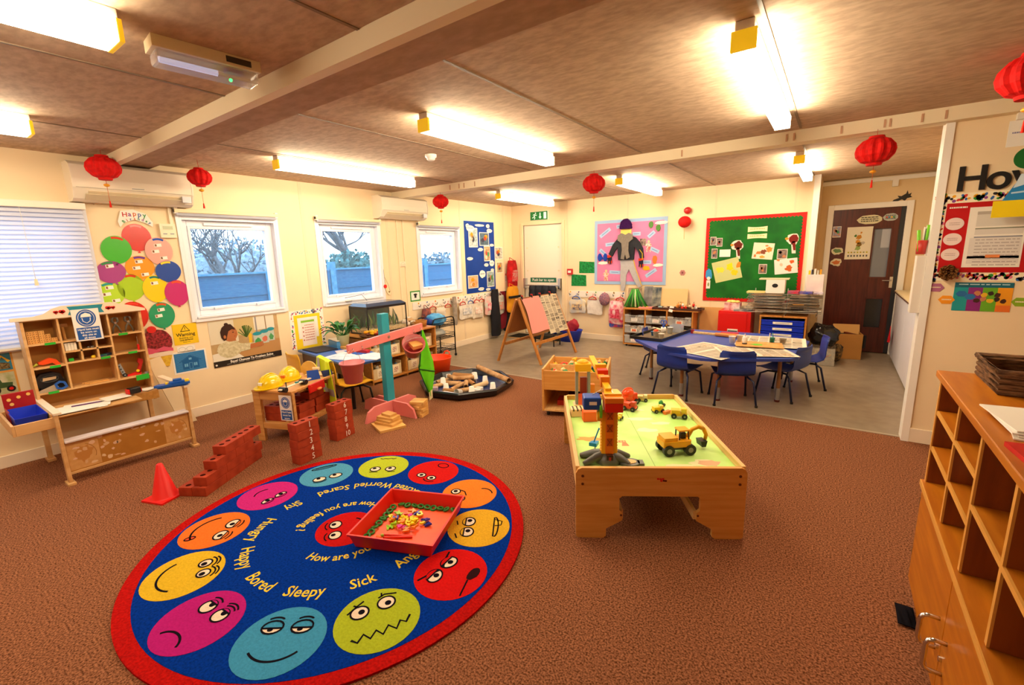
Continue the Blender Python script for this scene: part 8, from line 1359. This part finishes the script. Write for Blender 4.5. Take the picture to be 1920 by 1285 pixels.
# ---------------------------------------------------------------- coat pegs, coats and bags
def peg_rail(name, label, loc, rot, L, spots, z=0):
    t = thing(name, label, 'coat rail', loc, rot=rot); mb = MB(); mb.rect(0, L, -.055, .055, 0, .012, M('efe8e0', .5)); mb.build('rail_board', t)
    for k, (x, c) in enumerate(spots):
        mb = MB(); mb.tube([(x, -.005, .012), (x, -.02, .04), (x, .0, .055), (x, .018, .058)], .005, M('3a3a44', .4), 7); mb.build('hook', t)
        mb = MB(); mb.rect(x-.022, x+.022, .012, .055, .0125, .014, M('f4ecdc', .6)); mb.prism(blob(x, .034, .012, .016, k, 10, .3), .014, .015, M(c, .6)); mb.build('picture_card', t)
    return t
cs = ('e8a02a', '4a6ab8', 'e8702a', '5a5a60', 'e8a02a', 'c8402a', '3a5a9a', '8a6a3a', 'c83a5a', '3a8a4a', 'd8602a', '6a4a8a', 'e8b02a')
peg_rail('coat_rail', 'white coat rail with picture hooks on the window wall', (0, 4.60, .79), LEFT, 2.35, [(.115+.178*k, cs[k]) for k in range(13)]); peg_rail('coat_rail', 'white coat rail with picture hooks on the back wall', (1.235, YB, .79), BACK, 1.05, [(.03+.165*k, cs[12-k]) for k in range(7)])
def hanger(loc, rot, hx, label):
    mb = MB(); m = M(hx, .35); mb.tube([(.0, .035, .0), (.012, .045, 0), (.02, .03, 0), (.0, .012, 0), (-.0, .0, 0)], .004, m, 6); mb.tube([(-.075, -.055, 0), (-.055, -.02, 0), (0, 0, 0), (.055, -.02, 0), (.075, -.055, 0)], .008, m, 7); mb.tube([(-.075, -.055, 0), (.075, -.055, 0)], .005, m, 6); o = mb.build('clothes_hanger', loc=loc, rot=rot); tag(o, label, 'hanger')
for y, hx, lab in ((4.96, 'c82a20', 'red hanger nearest the trolley on the window wall rail'), (5.30, 'c82a20', 'red hanger above the orange net bag'), (5.66, 'c8241c', 'red hanger at the left of the pale paper bag'), (5.86, '2a5ab0', 'blue hanger above the pale paper bag'), (6.02, 'c8241c', 'red hanger above the pale paper bag, middle'), (6.16, 'c8241c', 'red hanger above the pale paper bag, right'), (6.60, 'c8301c', 'red hanger above the dark coats')): hanger((.06, y, .76), LEFT, hx, lab)
for x, hx, lab in ((1.40, '2a62c0', 'blue hanger at the left of the back wall rail'), (1.72, 'c8241c', 'red hanger in the middle of the back wall rail'), (2.22, 'c8241c', 'red hanger above the pink backpack')): hanger((x, YB-.06, .76), BACK, hx, lab)
def hang_bag(name, label, loc, w, h, d, hx, h2=None, cat='bag', rz=0, taper=1.1, seed=1, mat=None, kid=None, strap=True):
    """soft bag hanging flat against a wall; loc is its top centre, local y goes out of the wall after rz"""
    t = thing(name, label, cat, loc, rz); m = mat or (M(hx, .8, h2=h2, scale=14) if h2 else M(hx, .8, var=.15, scale=10)); mb = MB(); q = random.Random(seed); ph = q.uniform(0, 6)
    def fn(u, v):
        a = 2*math.pi*v; ww = w/2*(1+(taper-1)*u)*(.82+.18*min(1, u*6))*(1 if u < .94 else .9); dd = d/2*(.35+.65*math.sin(math.pi*min(1, .12+u*.8))); return (ww*math.cos(a)*(1+.05*math.sin(u*11+ph+3*v)), -d/2+dd*math.sin(a)*(1+.12*math.sin(v*19+ph)), -h*u+.012*math.sin(a*2+ph)*(u > .05))
    mb.grid(fn, 16, 24, m); mb.add([fn(0, j/24) for j in range(24)], [tuple(range(24))], m); mb.add([fn(1, j/24) for j in range(24)], [tuple(reversed(range(24)))], m); mb.build('bag_body', t)
    if strap: mb = MB(); mb.tube([(-w*.25, -d/2, 0), (-.01, -.02, .05), (.01, -.02, .05), (w*.25, -d/2, 0)], .006, m, 6); mb.build('strap', t)
    if kid: kid(t, w, h, d)
    return t
WR_ = R(90)   # against the window wall: local -y must point to +x
def pic(c1, c2):
    def f(t, w, h, d): mb = MB(); mb.box(-w*.3, w*.3, -d-.004, -d*.9, -h*.75, -h*.35, M(c1, .6, h2=c2, scale=30)); mb.build('front_picture', t)
    return f
hang_bag('backpack', 'small dark patterned backpack hanging near the trolley', (.03, 4.80, .74), .17, .24, .10, '4a3a4a', 'a85a4a', 'backpack', WR_); hang_bag('net_bag', 'pale cloth hanging from the rail above the trolley', (.03, 5.14, .72), .20, .12, .05, 'e8dccc', None, 'bag', WR_); hang_bag('scarf', 'grey knitted scarf hanging on the window wall rail', (.03, 5.46, .86), .09, .46, .06, '8a8078', 'a89c90', 'scarf', WR_, 1.0, 3, strap=False)
hang_bag('paper_bag', 'large pale clear bag of papers hanging on the window wall rail, left half', (.02, 5.76, .735), .36, .27, .05, 'e8e2d8', 'd0c8c0', 'bag', WR_, 1.0, 5, kid=pic('a0a8b8', 'e8e4e0')); hang_bag('paper_bag', 'large pale clear bag of papers hanging on the window wall rail, right half', (.02, 6.06, .735), .30, .30, .05, 'e6dccc', 'cfc0b0', 'bag', WR_, 1.0, 6, kid=pic('e0b8a8', 'f0ece8'))
hang_bag('clear_bag', 'clear bag with pink contents at the end of the window wall rail', (.03, 6.36, .78), .24, .32, .07, 'e0a8a4', 'c8ccc8', 'bag', WR_, 1.05, 7, kid=pic('d8607a', 'f0d8d8')); hang_bag('coat', 'long black coat hanging beside the clear pink bag', (.03, 6.50, .90), .20, .85, .14, '1c1c24', None, 'coat', WR_, 1.4, 8, strap=False); hang_bag('clear_bag', 'clear bag with grey contents in front of the dark coats', (.10, 6.62, .78), .22, .34, .06, 'c8c4bc', 'a8a8a0', 'bag', WR_, 1.0, 9, kid=pic('b8b8a8', 'd87a6a'))
hang_bag('coat', 'dark red coat hanging in the corner under the bags', (.03, 6.74, .84), .18, .68, .12, '7a1424', None, 'coat', WR_, 1.2, 10, strap=False); hang_bag('coat', 'black coat hanging in the corner beside the dark red coat', (.03, 6.88, .84), .24, .74, .12, '17171f', None, 'coat', WR_, 1.2, 11, strap=False)
def tiger(t, w, h, d): mb = MB(); mb.box(-w*.5, w*.5, -d-.008, -d*.6, -h*.45, -h*.36, BLACK); mb.box(-w*.1, w*.1, -d-.01, -d*.6, -h*.9, -h*.5, BLACK); mb.build('black_strap', t)
hang_bag('backpack', 'orange and black backpack hanging in the corner', (.18, 6.82, .93), .32, .46, .16, 'd8901c', None, 'backpack', WR_, 1.1, 12, kid=tiger); hang_bag('rolled_bag', 'red fire blanket bag hanging in the corner by the white door', (.03, 7.06, 1.40), .27, .52, .14, 'c4181c', '9a1014', 'bag', WR_, 1.1, 13, kid=pic('b89a94', 'c82020'))
for k, x in enumerate((.42, .56, .70, .84)): hang_bag('coat', 'black padded coat over the push bar of the white door, %s of four' % ('leftmost', 'second', 'third', 'rightmost')[k], (DX0-.16+x, YB-.06, .93), .16, .26, .12, '15171f', '2a2c38', 'coat', 0, 1.05, 20+k, strap=False)
hang_bag('clear_bag', 'clear bag of paintings at the left of the back wall rail', (1.42, YB-.02, .70), .32, .24, .05, 'c8cad0', 'e8d8b8', 'bag', 0, 1.0, 30, kid=pic('3a4a78', 'e8c890')); hang_bag('clear_bag', 'empty clear bag in the middle of the back wall rail', (1.75, YB-.02, .70), .29, .25, .04, 'ece6e0', 'ddd6d0', 'bag', 0, 1.0, 31)
mb = MB(); mb.sph((0, 0, 0), (.095, .06, .11), M('b07a80', .95, h2='6a5a78', scale=50), 22, 14, fn=lambda u: 1+.06*math.sin(17*u.x+3)*math.sin(19*u.z)); o = mb.build('woolly_hat', loc=(1.95, YB-.08, .72)); tag(o, 'purple and pink woolly hat on the back wall rail', 'hat')
hang_bag('backpack', 'pink and red patterned backpack hanging at the end of the back wall rail', (2.17, YB-.03, .70), .25, .38, .13, 'd83a6a', 'f0d8dc', 'backpack', 0, 1.08, 32, kid=pic('b01430', 'e86a8a')); hang_bag('coat', 'bright blue coat hem showing below the pink backpack', (2.16, YB-.03, .52), .24, .26, .08, '2a6ad0', 'e04a7a', 'coat', 0, 1.0, 33, strap=False)
bt3 = thing('blue_tub', 'blue plastic tub of red and yellow dressing-up clothes in the corner', 'tub', (1.40, 6.88, 0)); mb = MB(); mb.lathe([(0, .004), (.17, 0), (.22, .19), (.23, .20), (.22, .20), (.165, .01), (0, .01)], M('1836c8', .35), 32, sx=1.15, sy=.8); mb.build('tub_wall', bt3)
for k, (x, y, hx, nm) in enumerate(((-.08, 0, 'b01c1c', 'red'), (.04, .04, 'e8b83a', 'yellow'), (.10, -.03, 'a8283a', 'dark red'), (0, -.05, 'd8603a', 'orange'), (-.02, .06, '3a1a2a', 'purple'))): sack('folded_cloth', '%s cloth piled in the blue tub' % nm, (1.40+x, 6.88+y, .16), (.10, .07, .07+.02*(k % 3)), hx, seed=40+k, cat='cloth', group=None)
mb = MB(); mb.box(0, 1.05, 0, .40, 0, .012, M('2a2620', .9, h2='1a1814', scale=60)); mb.box(-.03, 1.08, -.03, 0, 0, .014, M('b08a5a', .5)); o = mb.build('doormat', loc=(.22, 6.66, .0015)); tag(o, 'dark doormat with a tan edge in front of the white door', 'doormat')
for k, (x, y, hx, nm, s) in enumerate(((1.14, 6.42, 'e8c81c', 'yellow', .07), (1.26, 6.36, 'f0e8e0', 'white', .05), (1.34, 6.44, 'c82a20', 'red', .055), (1.22, 6.50, '2a8a4a', 'green', .05), (1.42, 6.38, '2a4ab0', 'blue', .045), (1.10, 6.30, 'c8a8a0', 'pink', .05))):
    mb = MB(); mb.lathe([(0, 0), (s*.7, 0), (s*.8, s*1.6), (s*.5, s*2), (s*.3, s*2.4), (0, s*2.4)], M(hx, .4), 14); o = mb.build('plastic_bottle', loc=(x, y, .203)); tag(o, '%s paint bottle on the low tray stand behind the easel' % nm, 'bottle')
t = thing('low_stand', 'small dark stand of bottles behind the easel', 'stand', (1.26, 6.40, 0)); mb = MB(); mb.box(-.22, .22, -.14, .14, .185, .20, M('2a2420', .5)); mb.build('stand_top', t, .003)
for x in (-.18, .18):
    for y in (-.10, .10): mb = MB(); mb.cyl((x, y, 0), (x, y, .185), .012, BLACK, n=8); mb.build('leg', t)
